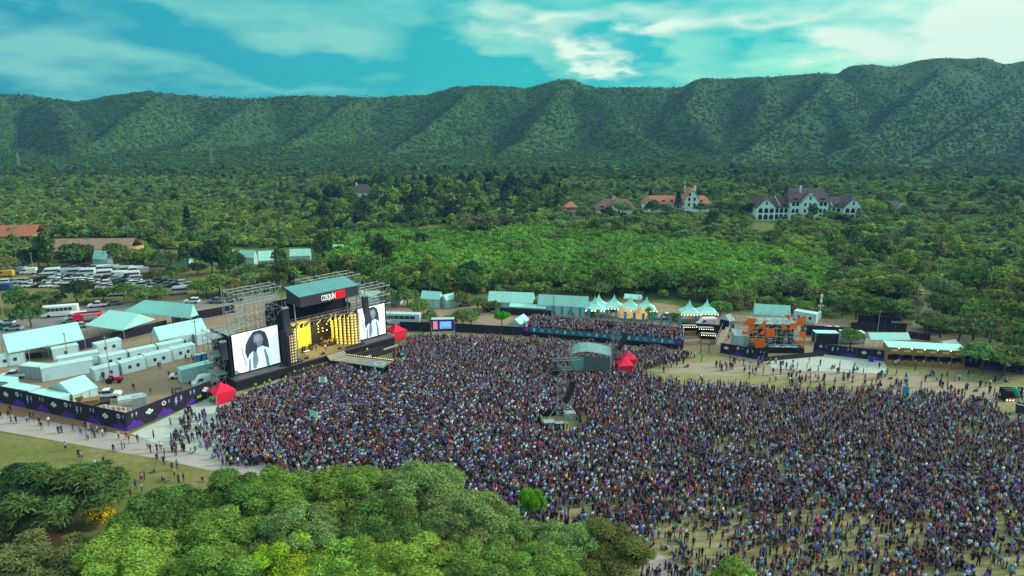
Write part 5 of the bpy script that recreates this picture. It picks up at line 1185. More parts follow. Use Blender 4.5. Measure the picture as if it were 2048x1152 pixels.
for x0, x1 in ((0, 10.4), (48.5, 58.9)):
    wall_block(t, x0, x1, 0, 14, 7.4); gable_wall(t, x0, x1, .2, 7.4, 11.6); clipped_roof(t, x0, x1, 0, 14, 7.4, 13.2, M_TILE2)
    win(t, (x0+x1)/2, 9.6, .9, 1.7, -.05)
    for i in range(3):
        for z, h in ((2.0, 2.8), (5.6, 2.6)): win(t, x0+2.1+i*3.1, z, 2.2, h, -.05, True)
    box('cornice', t, ((x0+x1)/2, -.08, 3.75), (10.4, .16, .25), M_WHITE); box('cornice', t, ((x0+x1)/2, -.08, 7.35), (10.4, .16, .2), M_WHITE)
    tube('finial', t, ((x0+x1)/2, 2.0, 13.0), ((x0+x1)/2, 2.0, 14.4), .1, M_STEEL)
for x0, x1 in ((10.4, 18.6), (39.8, 48.5)):
    wall_block(t, x0+.01, x1-.01, 2, 12, 7.3); o = roof_slabs(t, [[(x0-2, 1.2, 7.2), (x1+.2, 1.2, 7.2), (x1+.2, 7, 12.6), (x0-2, 7, 12.6)], [(x0-2, 7, 12.6), (x1+.2, 7, 12.6), (x1+.2, 12.8, 7.2), (x0-2, 12.8, 7.2)]], M_TILE2)
    for i in range(3):
        win(t, x0+1.5+i*2.6, 5.4, 1.9, 2.6, 1.95, True); win(t, x0+1.5+i*2.6, 2.0, 1.9, 2.8, 1.95, True)
    tube('parapet_line', t, (x0+3.0, 1.5, 7.8), (x0+1.6, 7, 12.9), .18, M_WHITE)
    box('dormer', t, (x0+5.4, 2.4, 8.6), (1.8, 1.2, .9), M_TILE2); box('dormer_opening', t, (x0+5.4, 1.78, 8.55), (1.2, .06, .55), M_VOID)
wall_block(t, 18.6, 39.8, .4, 13.4, 10.6); wall_block(t, 24.2, 34.2, -.4, 3, 10.5); gable_wall(t, 24.2, 34.2, -.2, 10.5, 14.9, .92)
o = roof_slabs(t, [[(17.9, -.2, 10.3), (40.5, -.2, 10.3), (40.5, 2.2, 13.0), (38.8, 6.9, 17.6), (19.6, 6.9, 17.6), (17.9, 2.2, 13.0)], [(19.6, 6.9, 17.6), (38.8, 6.9, 17.6), (40.5, 11.6, 13.0), (40.5, 14, 10.3), (17.9, 14, 10.3), (17.9, 11.6, 13.0)],
                  [(17.95, -.2, 10.3), (17.95, 14, 10.3), (17.95, 11.6, 13), (19.65, 6.9, 17.6), (17.95, 2.2, 13)], [(40.45, -.2, 10.3), (40.45, 14, 10.3), (40.45, 11.6, 13), (38.75, 6.9, 17.6), (40.45, 2.2, 13)]], M_TILE2)
box('chimney', o[0], (25.2, 4.6, 16.6), (.8, .8, 5.0), M_WHITE)
clipped_roof(t, 24.2, 34.2, -.4, 6.5, 10.5, 15.4, M_TILE2, .3)
win(t, 29.2, 12.4, .9, 1.7, -.45)
for x in (26.6, 29.2, 31.8): win(t, x, 9.0, 1.1, 1.7, -.45); win(t, x, 5.4, 1.1, 1.9, -.45)
for x in (20.4, 22.6, 35.8, 38.0): win(t, x, 9.1, 1.6, 1.9, .35); win(t, x, 5.4, 1.6, 2.3, .35, True); win(t, x, 2.0, 1.7, 2.8, .35, True)
for x in (27.6, 30.8): win(t, x, 2.0, 1.7, 2.8, -.45, True)
for x in (21.6, 36.8): box('dormer', t, (x, 1.6, 12.0), (2.2, 1.4, 1.0), M_TILE2); box('dormer_opening', t, (x, .86, 11.95), (1.5, .06, .6), M_VOID)
t.scale = (k, k, k)

A, B = G(1290, 424), G(1420, 424); W = (B-A).length; k = W/41.0
t = thing('tower_villa', 'pale villa with orange tile roofs and a tall gabled tower', 'building', A, 0)
wall_block(t, 0, 26, 2, 12, 5.2); wall_block(t, 32, 41, 2, 12, 5.2)
M_TILE3 = mat('orange_tile', (.46, .19, .12), .9, .15, 1.2)
roof_slabs(t, [[(3, 1.2, 5.0), (26, 1.2, 5.0), (26, 7, 9.6), (3, 7, 9.6)], [(3, 7, 9.6), (26, 7, 9.6), (26, 12.8, 5.0), (3, 12.8, 5.0)], [(31.5, 1.2, 5.0), (42, 1.2, 5.0), (39, 7, 9.6), (31.5, 7, 9.6)], [(31.5, 7, 9.6), (39, 7, 9.6), (42, 12.8, 5.0), (31.5, 12.8, 5.0)]], M_TILE3)
wall_block(t, -.4, 6.0, 1.0, 12, 5.2); gable_wall(t, -.4, 6.0, 1.1, 5.2, 8.0, .6); clipped_roof(t, -.4, 6.0, 1.0, 12, 5.2, 9.4, M_TILE3); win(t, 2.8, 6.4, 1.2, 1.2, .85)
wall_block(t, 25.0, 33.4, 0, 10, 8.4); gable_wall(t, 25.0, 33.4, .2, 8.4, 13.0, .7); o = clipped_roof(t, 25.0, 33.4, 0, 10, 8.4, 15.2, M_TILE3)
for x, y in ((25.6, 5), (31.0, 3.4), (32.0, 4.0)): box('chimney', o[0], (x, y, 14.2), (.6, .6, 4.2), M_WHITE)
for x, z in ((27.6, 11.0), (27.4, 8.0), (30.8, 8.0), (27.4, 4.6), (30.8, 4.6)): win(t, x, z, 1.3, 1.9, -.05)
for x in (12, 17, 22, 36): box('dormer', t, (x, 3.0, 6.9), (1.8, 1.4, 1.0), M_TILE3); box('dormer_opening', t, (x, 2.27, 6.85), (1.2, .06, .6), M_VOID); win(t, x-1, 3.2, 1.2, 1.6, 1.95)
t.scale = (k, k, k)
A, B = G(1192, 431), G(1274, 431); W = (B-A).length; k = W/24.0
t = thing('hip_roofed_house', 'low house with a broad brown hipped roof and pale gable in trees', 'house', A, 0)
wall_block(t, 1, 23, 1, 13, 4.0)
o = roof_slabs(t, [[(-.3, .2, 3.6), (24.3, .2, 3.6), (18.6, 7, 9.0), (5.4, 7, 9.0)], [(5.4, 7, 9.0), (18.6, 7, 9.0), (24.3, 13.8, 3.6), (-.3, 13.8, 3.6)], [(-.3, .2, 3.6), (5.4, 7, 9.0), (-.3, 13.8, 3.6)], [(24.3, .2, 3.6), (24.3, 13.8, 3.6), (18.6, 7, 9.0)]], mat('brown_tile', (.23, .13, .11), .9, .2, 1.2))
wall_block(t, 7.2, 16.2, -.6, 4, 4.0); gable_wall(t, 7.2, 16.2, -.4, 4.0, 7.4, .6); clipped_roof(t, 7.2, 16.2, -.6, 6, 4.0, 8.8, MATS['brown_tile'])
for x in (10.4, 11.6): box('chimney', o[0], (x, 6.4, 9.4), (.6, .6, 2.4), M_WHITE)
for x in (3.8, 20.0): box('dormer', t, (x, 1.9, 5.2), (1.8, 1.4, .9), MATS['brown_tile']); box('dormer_opening', t, (x, 1.17, 5.15), (1.3, .06, .55), M_VOID)
win(t, 10.2, 2.2, 1.2, 1.6, -.65); win(t, 13.2, 2.2, 1.2, 1.6, -.65); t.scale = (k, k, k)
A = G(1128, 437); t = thing('red_roofed_house', 'small pale house with a two-tiered red tile roof', 'house', A, 0)
wall_block(t, 1.0, 6.6, 1, 7, 4.4); wall_block(t, 1.4, 6.2, 1.6, 6.4, 6.4)
def hip(x0, x1, y0, y1, ze, za, m, f=.35):
    xm, ym = (x0+x1)/2, (y0+y1)/2; w = (x1-x0)*f/2
    roof_slabs(t, [[(x0, y0, ze), (x1, y0, ze), (xm+w, ym, za), (xm-w, ym, za)], [(xm-w, ym, za), (xm+w, ym, za), (x1, y1, ze), (x0, y1, ze)], [(x0, y0, ze), (xm-w, ym, za), (x0, y1, ze)], [(x1, y0, ze), (x1, y1, ze), (xm+w, ym, za)]], m)
hip(.2, 7.4, 0, 8, 6.3, 9.2, M_TILE3, .1); roof_slabs(t, [[(.6, -.2, 3.6), (7.0, -.2, 3.6), (6.4, 1.7, 5.6), (1.2, 1.7, 5.6)]], M_TILE3); win(t, 3.8, 2.0, 1.0, 1.6, .95)
A = G(702, 402); t = thing('grey_roofed_house', 'grey-roofed house with chimney almost hidden by the dark grove', 'house', A, 0)
wall_block(t, 0, 14, 0, 9, 6.0); hip(-.6, 14.6, -.6, 9.6, 5.8, 11.0, M_TILE2, .5); box('chimney', t, (3.5, 4, 10.6), (.8, .8, 2.8), M_WHITE); win(t, 3, 4, 1.2, 1.8, -.05); win(t, 8, 4, 1.2, 1.8, -.05)
A = G(1768, 424); t = thing('low_brown_house', 'low brown-roofed house behind bushes right of the arcaded building', 'house', A, 0)
wall_block(t, 0, 13, 0, 8, 3.4); hip(-.6, 13.6, -.6, 8.6, 3.2, 6.2, M_TILE2, .5); wall_block(t, 8.5, 12.5, -.8, 3, 3.8); gable_wall(t, 8.5, 12.5, -.7, 3.8, 5.4, .6)
# tile-roofed barns at the left
for lb, a, b, w_, ze, za, m in (('long barn with a weathered brown tile roof behind the car park', (66,524), (262,522), 12, 4.4, 8.2, mat('weathered_tile', (.30, .20, .15), .9, .25, .8)), ('smaller red tile roof farther back at the left edge', (-20,490), (72,488), 11, 4.0, 8.0, M_TILE)):
    A, B = G(*a), G(*b); d = B-A; L_ = d.length; t = thing('barn', lb, 'building', A, math.atan2(d.y, d.x))
    wall_block(t, 0, L_, 0, w_, ze, mat('ochre_wall', (.55, .40, .15), .9, .15, .5)); n = 8
    for i in range(n):
        xa, xb = L_*i/n, L_*(i+1)/n
        roof_slabs(t, [[(xa, -.8, ze-.2), (xb-.02, -.8, ze-.2), (xb-.02, w_/2, za), (xa, w_/2, za)], [(xa, w_/2, za), (xb-.02, w_/2, za), (xb-.02, w_+.8, ze-.2), (xa, w_+.8, ze-.2)]], m, .18)
    for i in range(9): win(t, L_*(i+.5)/9, 2.2, 1.4, 1.6, -.05)
t = thing('beige_house', 'pale beige wall with small roof among trees at the left edge', 'house', G(-6, 482), 0); wall_block(t, 0, 7, 0, 6, 4.2, MATS['ochre_wall']); hip(-.4, 7.4, -.4, 6.4, 4.1, 6.0, M_TILE2)

# ------------------------------------------------------------------ backstage cabins and containers
CB = [((245,751),(294,738),2,'pale cabin with two windows in the front row, second from the left'),((294,736),(346,724),2,'pale cabin with two windows in the front row, third from the left'),((347,722),(393,711),2,'pale cabin with two windows in the front row, nearest the stage'),((191,765),(240,753),2,'pale cabin with two windows in the front row, behind the red tractor'),
      ((205,739),(258,727),2,'pale cabin in the second backstage row, left one'),((262,727),(316,715),2,'pale cabin in the second backstage row, middle one'),((320,714),(370,703),2,'pale cabin in the second backstage row, right one'),((338,700),(386,691),2,'pale cabin in the back row beside the open-ended tent'),
      ((196,712),(246,700),2,'grey-sided cabin in the back row below the dark screen fence'),((108,722),(160,712),1,'low pale cabin left of the back row'),((118,742),(200,727),1,'long pale flat-roofed cabin left of the second row'),((-30,742),(53,727),3,'long pale cabin at the left edge before the long tent'),
      ((395,692),(428,684),0,'pale container squeezed between the open-ended tent and the stage')]
for a, b, n, lb in CB: container(lb, a, b, 2.5, 2.6, M_CABIN, M_CABINROOF, 'cabin', 'cabin', n, n == 2, 'backstage cabins')
container('grey trailer box with pale roof left of the dressing cabins', (42,756), (84,760), 2.4, 2.7, M_PVC, M_CABINROOF, 'trailer', 'trailer', 0, group='backstage trailers', ribs=5)
container('white trailer with a dark doorway in the middle of the yard', (86,765), (190,745), 2.6, 2.9, M_CABIN, M_CABINROOF, 'trailer', 'trailer', 0, True, 'backstage trailers')
container('pale freezer container behind the banner fence, first from the left', (-30,786), (20,790), 2.5, 2.7, M_CABIN, M_MINT, 'container', 'container', 0, group='freezer containers')
container('pale freezer container behind the banner fence, second from the left', (8,800), (62,810), 2.5, 2.8, M_CABIN, M_MINT, 'container', 'container', 0, group='freezer containers', ribs=4)
container('pale freezer container behind the banner fence, third from the left', (66,815), (122,826), 2.5, 2.8, M_CABIN, M_MINT, 'container', 'container', 0, group='freezer containers', ribs=4)
container('white box trailer parked beside the black stage wall', (366,768), (428,752), 2.5, 2.9, M_CABIN, M_MINT, 'trailer', 'trailer', 0, group='backstage trailers')
for k, (u, v) in enumerate([(128,696),(136,694),(144,692),(398,727),(410,724),(222,724)]):
    t = thing('portable_toilet', 'blue portable toilet backstage, %s from the left' % ORD[[0, 1, 2, 4, 5, 3][k]], 'toilet', G(u, v), R(15), 'blue portable toilets'); box('body', t, (0, 0, 1.05), (1.1, 1.1, 2.1), M_BLUE); box('roof', t, (0, 0, 2.16), (1.16, 1.16, .14), M_MINT2); box('door', t, (0, -.56, 1.0), (.8, .04, 1.8), M_TEAL)
t = thing('awning_stall', 'orange awning stall at the end of the long left tent', 'stall', G(62, 716), R(20)); slab3('awning', t, [(-3, -1.5, 2.4), (3, -1.5, 2.4), (3, 1.5, 2.9), (-3, 1.5, 2.9)], .05, mat('rust_awning', (.5, .16, .05), .8, .1)); box('counter', t, (0, 0, .5), (5, .8, 1.0), M_DARK)
for x in (-2.8, 2.8): tube('post', t, (x, -1.4, 0), (x, -1.4, 2.4), .05, M_STEEL)
# stacked pallets, decks, chairs by the fence
def stack(label, u, v, w, d, n, m, rz=R(28), name='pallet_stack'):
    t = thing(name, label, 'pallets', G(u, v), rz, 'stacked decks')
    for i in range(n): box('deck_board', t, (random.uniform(-.1, .1), random.uniform(-.1, .1), .14+.26*i), (w, d, .2), m)
stack('tall stack of brown wooden decks behind the banner fence', 150, 812, 3.2, 2.2, 8, M_WOOD); stack('lower stack of wooden decks right of the tall one', 182, 812, 3.0, 2.0, 6, M_WOOD)
stack('stack of grey decks near the fence corner', 280, 812, 2.6, 2.0, 8, M_PVC); stack('low pale stack of panels in the yard', 262, 800, 4.5, 2.4, 3, M_MINT2); stack('flat pile of dark frames in the yard', 205, 808, 2.6, 2.2, 3, M_DARK); stack('loose pale board lying by the fence near the forklift', 333, 806, 2.0, 1.0, 1, M_MINT2)
for k in range(12):
    u, v = 208+(k % 6)*10, 822+(k // 6)*9+(k % 6)*1.2; t = thing('folded_trestle', 'pale steel trestle by the fence corner, %s from the left in the %s row' % (ORD[k % 6], ('back', 'front')[k//6]), 'trestle', G(u, v), R(random.uniform(-20, 40)), 'steel trestles')
    for x in (-.4, .4): tube('leg', t, (x, -.3, 0), (x, 0, 1.2), .05, M_WHITE); tube('leg', t, (x, .3, 0), (x, 0, 1.2), .05, M_WHITE)
    tube('top_bar', t, (-.6, 0, 1.2), (.6, 0, 1.2), .06, M_WHITE)
# ------------------------------------------------------------------ poles and pylons
def pole(label, u, v, h, lamp=False, r=.11, m=None):
    t = thing('utility_pole', label, 'pole', G(u, v), 0, 'utility poles'); tube('shaft', t, (0, 0, 0), (0, 0, h), r, m or M_POLE)
    if lamp: tube('arm', t, (0, 0, h), (1.0, 0, h+.1), .05, M_STEEL); box('lamp_head', t, (1.0, 0, h+.05), (.5, .25, .12), M_WHITE)
    else: tube('crossbar', t, (-.7, 0, h-.4), (.7, 0, h-.4), .06, m or M_POLE)
for lb, u, v, h in [('pale utility pole rising from the thicket right of the stage roof', 764, 556, 9), ('utility pole in the thicket above the long hospitality tents', 1101, 580, 9), ('short utility pole left of the long hospitality tents', 930, 572, 6), ('thin tall pole behind the orange second stage', 1509, 607, 8), ('utility pole in the trees at the right edge', 2010, 627, 8), ('lamp pole before the dark container fence on the right', 1755, 664, 6), ('pole between the cabins, left one', 137, 722, 7), ('pole between the cabins, middle one', 222, 760, 10), ('pole between the cabins nearest the stage', 397, 712, 9), ('thin pole right of the coach behind the stage', 839, 640, 8), ('pole right of the widest white tent', 447, 632, 9), ('pole behind the parked vans', 100, 534, 12), ('thin post before the long barn at the left', 68, 548, 8), ('pole at the left edge below the car park', 8, 640, 8), ('black mast at the left end of the upright banners', 1107, 632, 6), ('white mast in front of the ochre sails', 1276, 640, 7)]:
    pole(lb, u, v, h)
def pylon(label, u, v, Y, h):
    p = at_y(u, v, Y); z = float(hill_z(np.array([p.x]), np.array([Y]))[0]) if Y > 700 else 0
    t = thing('power_pylon', label, 'pylon', (p.x, Y, max(z, 0)), 0, 'power pylons'); w = h*.11
    for sx in (-1, 1):
        for sy in (-1, 1): tube('leg', t, (sx*w, sy*w, -1), (0, 0, h), .13, M_STEEL)
    for z_ in (h*.68, h*.82): tube('arm', t, (-h*.16, 0, z_), (h*.16, 0, z_), .12, M_STEEL)
    for i in range(5): s0, s1 = 1-i/6, 1-(i+1)/6; tube('lattice', t, (-w*s0, -w*s0, h*i/6), (w*s1, -w*s1, h*(i+1)/6), .09, M_STEEL)
pylon('lattice power pylon on the lower hillside at the left', 426, 348, 820, 17); pylon('lattice power pylon on the spur at the right, nearer one', 1818, 328, 850, 17); pylon('lattice power pylon at the far left foot of the hills', 42, 356, 800, 16); pylon('lattice power pylon below the hills in the middle', 1465, 358, 760, 15); pylon('lattice power pylon on the spur at the far right', 1988, 300, 900, 15)
# ------------------------------------------------------------------ vehicles
M_PAINT = mat('car_paint', (1, 1, 1), .35, 0, 1, 0, 0, 'paint')
M_LIGHT = mat('headlamp', (.8, .85, .85), .2, 0)
M_TAIL = mat('taillamp', (.5, .02, .02), .3, 0)
def profile(pts, w, y0=0, bev=.12):
    """body from a side profile (x forward, z up), tapered at the flanks"""
    n = len(pts); cx = sum(p[0] for p in pts)/n; cz = sum(p[1] for p in pts)/n; v = []
    for y, s in ((-w/2, .93), (-w/2+bev, 1.0), (w/2-bev, 1.0), (w/2, .93)):
        v += [(cx+(p[0]-cx)*s, y, cz+(p[1]-cz)*s) for p in pts]
    f = [tuple(range(n)), tuple(range(4*n-1, 3*n-1, -1))]
    for k in range(3): f += [(k*n+(i+1) % n, k*n+i, (k+1)*n+i, (k+1)*n+(i+1) % n) for i in range(n)]
    return v, f
SPEC = {
 'hatchback': dict(L=3.9, W=1.7, body=[(-1.95,.35),(-1.9,.95),(.75,.98),(1.75,.80),(1.95,.55),(1.95,.32)], glass=[(-1.85,.95),(-1.6,1.42),(.0,1.47),(.85,.97)], roof=[(-1.6,1.42),(-1.55,1.50),(-.1,1.54),(.0,1.46)], wx=1.2),
 'saloon': dict(L=4.4, W=1.75, body=[(-2.2,.35),(-2.2,.92),(-1.5,1.0),(.8,.98),(2.0,.80),(2.2,.55),(2.2,.32)], glass=[(-1.6,.98),(-.9,1.40),(.25,1.42),(1.0,.97)], roof=[(-.95,1.38),(-.85,1.47),(.15,1.48),(.28,1.41)], wx=1.35),
 'estate car': dict(L=4.6, W=1.85, body=[(-2.3,.4),(-2.28,1.08),(.9,1.1),(2.1,.95),(2.3,.65),(2.3,.38)], glass=[(-2.2,1.06),(-1.95,1.62),(.2,1.66),(1.05,1.08)], roof=[(-1.95,1.62),(-1.9,1.70),(.1,1.74),(.22,1.65)], wx=1.4),
 'pickup': dict(L=5.3, W=1.9, body=[(-2.65,.55),(-2.65,1.12),(-.7,1.12),(1.2,1.14),(2.4,1.05),(2.65,.75),(2.65,.5)], glass=[(-.75,1.1),(-.65,1.72),(.55,1.75),(1.3,1.12)], roof=[(-.68,1.72),(-.64,1.80),(.5,1.82),(.58,1.74)], wx=1.65),
 'van': dict(L=5.4, W=2.0, body=[(-2.7,.4),(-2.7,2.25),(1.2,2.3),(2.0,1.3),(2.6,1.05),(2.7,.6),(2.7,.4)], glass=[(.55,1.35),(.55,1.95),(1.35,2.0),(1.92,1.32)], roof=[(-2.6,2.24),(-2.5,2.34),(1.0,2.4),(1.25,2.28)], wx=1.6),
 'minibus': dict(L=6.0, W=2.05, body=[(-3.0,.4),(-3.0,2.4),(1.7,2.5),(2.3,1.4),(2.9,1.1),(3.0,.6),(3.0,.4)], glass=[(-2.8,1.4),(-2.8,2.0),(1.75,2.1),(2.22,1.38)], roof=[(-2.9,2.4),(-2.8,2.55),(1.4,2.62),(1.75,2.48)], wx=1.9),
}
VP = {}
for k, sp in SPEC.items():
    v, f = profile(sp['body'], sp['W']); b = mesh(k+'_body', v, f, M_PAINT); v, f = profile(sp['glass'], sp['W']-(.12 if k not in ('van', 'minibus') else -.04), bev=.2 if k not in ('van', 'minibus') else .03); g = mesh(k+'_glass', v, f, M_GLASS); v, f = profile(sp['roof'], sp['W']-.35, bev=.1); r_ = mesh(k+'_roof', v, f, M_PAINT); VP[k] = (b, g, r_)
PAINT = {'white': (.72, .77, .78), 'silver': (.42, .47, .49), 'grey': (.20, .23, .25), 'black': (.02, .022, .026), 'blue': (.03, .10, .24), 'red': (.42, .02, .03), 'pale blue': (.30, .45, .52), 'green': (.03, .30, .14), 'dark blue': (.02, .035, .09), 'yellow': (.6, .4, .05)}
def vehicle(kind, colour, p, rz, label, group=None):
    sp = SPEC[kind]; t = thing('parked_car' if kind in ('hatchback', 'saloon', 'estate car') else kind, label, 'car' if kind in ('hatchback', 'saloon', 'estate car') else kind, p, rz, group)
    c = [float(x)*random.uniform(.9, 1.1) for x in PAINT[colour]]
    for nm, me in zip(('body', 'window_glass', 'roof'), VP[kind]):
        o = link(nm, me, t); o['paint'] = c
    for x in (-sp['wx'], sp['wx']*.98):
        for y in (-1, 1): disc('wheel', t, (x, y*(sp['W']/2-.08), .33), .33, .22, M_TYRE, (R(90), 0, 0))
    for y in (-1, 1): box('headlight', t, (sp['L']/2-.06, y*sp['W']*.34, .72), (.08, .3, .16), M_LIGHT); box('tail_light', t, (-sp['L']/2+.04, y*sp['W']*.38, .85), (.08, .2, .2), M_TAIL)
    if kind == 'pickup': box('cargo_bed', t, (-1.7, 0, 1.08), (1.6, 1.5, .12), M_DARK)
    return t
vr = random.Random(12)
rows = [  # (from pixel, to pixel, number, row name, kinds)
 ((44,574),(222,577),12,'front car park row',['hatchback','saloon','estate car','hatchback','saloon']),
 ((66,562),(290,570),15,'second car park row',['hatchback','saloon','estate car','saloon','hatchback']),
 ((78,556),(285,561),12,'third car park row',['hatchback','estate car','saloon']),
 ((104,550),(172,551),4,'near van row',['minibus','van','minibus']),
 ((206,544),(284,547),6,'far van row',['minibus','minibus','van']),
 ((208,553),(262,556),3,'middle van row',['minibus','van']),
 ((130,538),(200,540),5,'tree-side car park row',['saloon','hatchback','estate car']),
 ((2,568),(52,565),5,'left-edge car park row',['saloon','hatchback','estate car']),
 ((296,562),(372,572),6,'right-end car park row',['saloon','hatchback','estate car','pickup']),
 ((112,566),(300,575),9,'middle car park row',['saloon','estate car','hatchback']),
 ((186,592),(262,590),6,'shrub-side car park row',['saloon','pickup','hatchback']),
]
for a, b, n, rn, kinds in rows:
    for i in range(n):
        k = i/(n-1); u, v = a[0]+(b[0]-a[0])*k, a[1]+(b[1]-a[1])*k
        kd = kinds[(i*7+n) % len(kinds)] if 'van' not in rn else kinds[i % len(kinds)]
        cl = vr.choices(['white', 'silver', 'grey', 'black', 'pale blue', 'dark blue', 'red', 'blue'], [7, 5, 4, 2, 3, 1.2, .5, .5])[0] if kd not in ('van', 'minibus') else vr.choice(['white', 'white', 'white', 'silver'])
        if rn.startswith('second') and i == 9: cl = 'red'
        vehicle(kd, cl, G(u+vr.uniform(-2, 2), v+vr.uniform(-.8, .8)), R(202+vr.uniform(-7, 7)), '%s %s in the %s, %s from the left' % (cl, kd, rn, ordinal(i)), 'vehicles in the car park')
for kd, cl, u, v, rz, lb in [('estate car','white',384,606,185,'white estate car on the backstage road above the widest tent'),('pickup','grey',434,606,185,'grey pickup parked on the backstage road left of the scaffold'),('pickup','dark blue',468,604,185,'dark pickup half behind the stage scaffold'),('pickup','white',196,614,200,'white pickup on the road behind the minibus coach'),('saloon','grey',228,610,205,'grey saloon on the road right of the white pickup'),
  ('minibus','silver',358,588,202,'silver-roofed minibus parked alone between trees near the road'),('saloon','silver',298,582,195,'silver saloon alone on the grass right of the car park'),('saloon','grey',332,572,195,'grey saloon under the trees right of the car park'),('hatchback','dark blue',346,574,195,'dark hatchback beside the grey saloon under the trees'),('hatchback','pale blue',308,594,215,'pale blue hatchback below the lone minibus'),
  ('saloon','grey',142,646,195,'grey saloon on the road left of the red truck'),('van','white',152,640,200,'white van on the road beside the red truck'),('saloon','pale blue',160,655,195,'pale saloon half behind the long tent'),('hatchback','white',14,648,190,'white hatchback at the left edge below the road'),('hatchback','green',8,658,190,'green and white hatchback at the left edge'),('saloon','pale blue',28,660,190,'pale saloon beside the green hatchback at the left edge'),
  ('pickup','white',28,756,195,'white pickup parked beside the trailers in the yard'),('pickup','grey',84,752,195,'grey pickup between the trailers in the yard'),('van','white',412,770,215,'white van nosing out from under the stage wall'),('hatchback','white',358,755,200,'white hatchback parked behind the box trailer'),('pickup','white',215,795,15,'white pickup with a dark bed by the small yard tent'),
  ('van','pale blue',38,546,195,'pale van left of the white box van in the car park'),('van','white',58,548,195,'white box van at the back left of the car park'),('hatchback','blue',78,547,195,'blue hatchback beside the white box van'),('saloon','black',28,584,190,'black saloon at the left front of the car park'),('van','blue',6,580,190,'blue printed van at the left edge of the car park'),('van','yellow',12,553,190,'yellow van at the back left edge of the car park'),('van','white',40,538,195,'white van under the trees at the far left of the car park'),
  ('estate car','white',1650,666,195,'white estate car behind the fence right of the second stage'),('saloon','white',1672,664,195,'white saloon behind the fence beside the no-entry sign'),('pickup','white',1334,638,190,'white pickup-like food car behind the upright banners'),('van','white',1412,652,190,'white van below the right pair of pointed tents'),('pickup','black',985,622,200,'black pickup at the foot of the left hospitality tent'),('van','white',905,604,190,'white van beside the lean tent right of the stage'),('saloon','grey',930,612,190,'grey saloon among bushes right of the stage'),('saloon','black',845,614,190,'black saloon under the small white tent right of the stage'),('saloon','black',762,606,190,'black saloon behind the coach')]:
    vehicle(kd, cl, G(u, v), R(rz), lb, None)
def coach(label, p, rz, L_=9.0, W_=2.4, H_=2.9, m=M_WHITE, win_m=M_GLASS, n=6):
    t = thing('coach', label, 'bus', p, rz); box('lower_body', t, (0, 0, .95), (L_, W_, 1.1), m); box('upper_body', t, (-.1, 0, 2.3), (L_-.2, W_-.06, 1.6), m); box('roof', t, (-.1, 0, 3.14), (L_-.5, W_-.3, .12), m)
    for s in (-1, 1):
        for i in range(n): box('window', t, (-L_/2+1.2+(L_-2.6)/n*(i+.5), s*(W_/2-.02), 2.25), ((L_-2.6)/n-.15, .06, .85), win_m)
        for x in (-L_*.28, L_*.30): disc('wheel', t, (x, s*(W_/2-.12), .45), .45, .28, M_TYRE, (R(90), 0, 0))
    box('windscreen', t, (L_/2-.14, 0, 2.1), (.06, W_*.85, 1.1), win_m); box('bumper', t, (L_/2, 0, .6), (.2, W_, .4), M_STEEL)
    for s in (-1, 1): box('headlight', t, (L_/2+.02, s*.8, .95), (.08, .35, .2), M_LIGHT); tube('mirror', t, (L_/2-.1, s*1.15, 2.4), (L_/2+.2, s*1.5, 2.0), .06, M_DARK)
coach('white coach with dark windows on the road at the left', G(122, 632), R(200)); coach('long grey and white coach parked right of the stage', G(800, 648), R(175), 11.5, 2.5, 3.1, M_CABIN)
t = thing('fire_truck', 'red fire truck on the road behind the white tents', 'truck', G(178, 643), R(200))
box('cab', t, (2.6, 0, 1.5), (1.8, 2.3, 2.0), M_RED); box('windscreen', t, (3.52, 0, 1.9), (.06, 2.0, .8), M_GLASS); box('body', t, (-.8, 0, 1.6), (4.8, 2.3, 1.9), M_RED); box('locker_shutter', t, (-.8, 1.17, 1.5), (3.4, .05, 1.2), M_STEEL); box('locker_shutter', t, (-.8, -1.17, 1.5), (3.4, .05, 1.2), M_STEEL); box('ladder', t, (-.6, 0, 2.75), (5.2, .6, .16), M_DARK); box('light_bar', t, (2.6, 0, 2.6), (.4, 1.6, .2), M_BLUE); box('stripe', t, (-.8, 1.2, 2.4), (4.6, .03, .18), M_WHITE); box('stripe', t, (-.8, -1.2, 2.4), (4.6, .03, .18), M_WHITE)
for x in (-2.0, 2.4):
    for s in (-1, 1): disc('wheel', t, (x, s*1.05, .5), .5, .3, M_TYRE, (R(90), 0, 0))
t = thing('tractor', 'small red tractor parked before the front-row cabins', 'tractor', G(228, 765), R(15))
box('engine_hood', t, (.8, 0, .9), (1.3, .6, .6), M_RED); box('seat', t, (-.5, 0, 1.1), (.5, .5, .3), M_DARK); box('chassis', t, (.1, 0, .6), (2.4, .4, .3), M_DARK); tube('steering_post', t, (.1, 0, 1.0), (-.1, 0, 1.5), .04, M_DARK)
for x, r in ((-.7, .65), (1.2, .4)):
    for s in (-1, 1): disc('wheel', t, (x, s*.75, r), r, .35, M_TYRE, (R(90), 0, 0))
box('mudguard', t, (-.7, .75, 1.35), (.9, .4, .08), M_RED); box('mudguard', t, (-.7, -.75, 1.35), (.9, .4, .08), M_RED)
t = thing('forklift', 'dark forklift with roof cage beside the banner fence', 'forklift', G(357, 798), R(195))
box('body', t, (-.3, 0, .8), (1.8, 1.2, 1.0), M_DARK); box('roof_guard', t, (-.1, 0, 2.25), (1.3, 1.1, .08), M_DARK); box('counterweight', t, (-1.2, 0, .8), (.4, 1.2, .9), M_ORANGE)
for x in (-.7, .5):
    for s in (-.5, .5): tube('cage_post', t, (x, s, 1.2), (x, s, 2.25), .05, M_DARK)
for s in (-.4, .4): tube('mast', t, (.95, s, .1), (.95, s, 2.6), .07, M_DARK); box('fork', t, (1.5, s, .15), (1.1, .12, .08), M_STEEL)
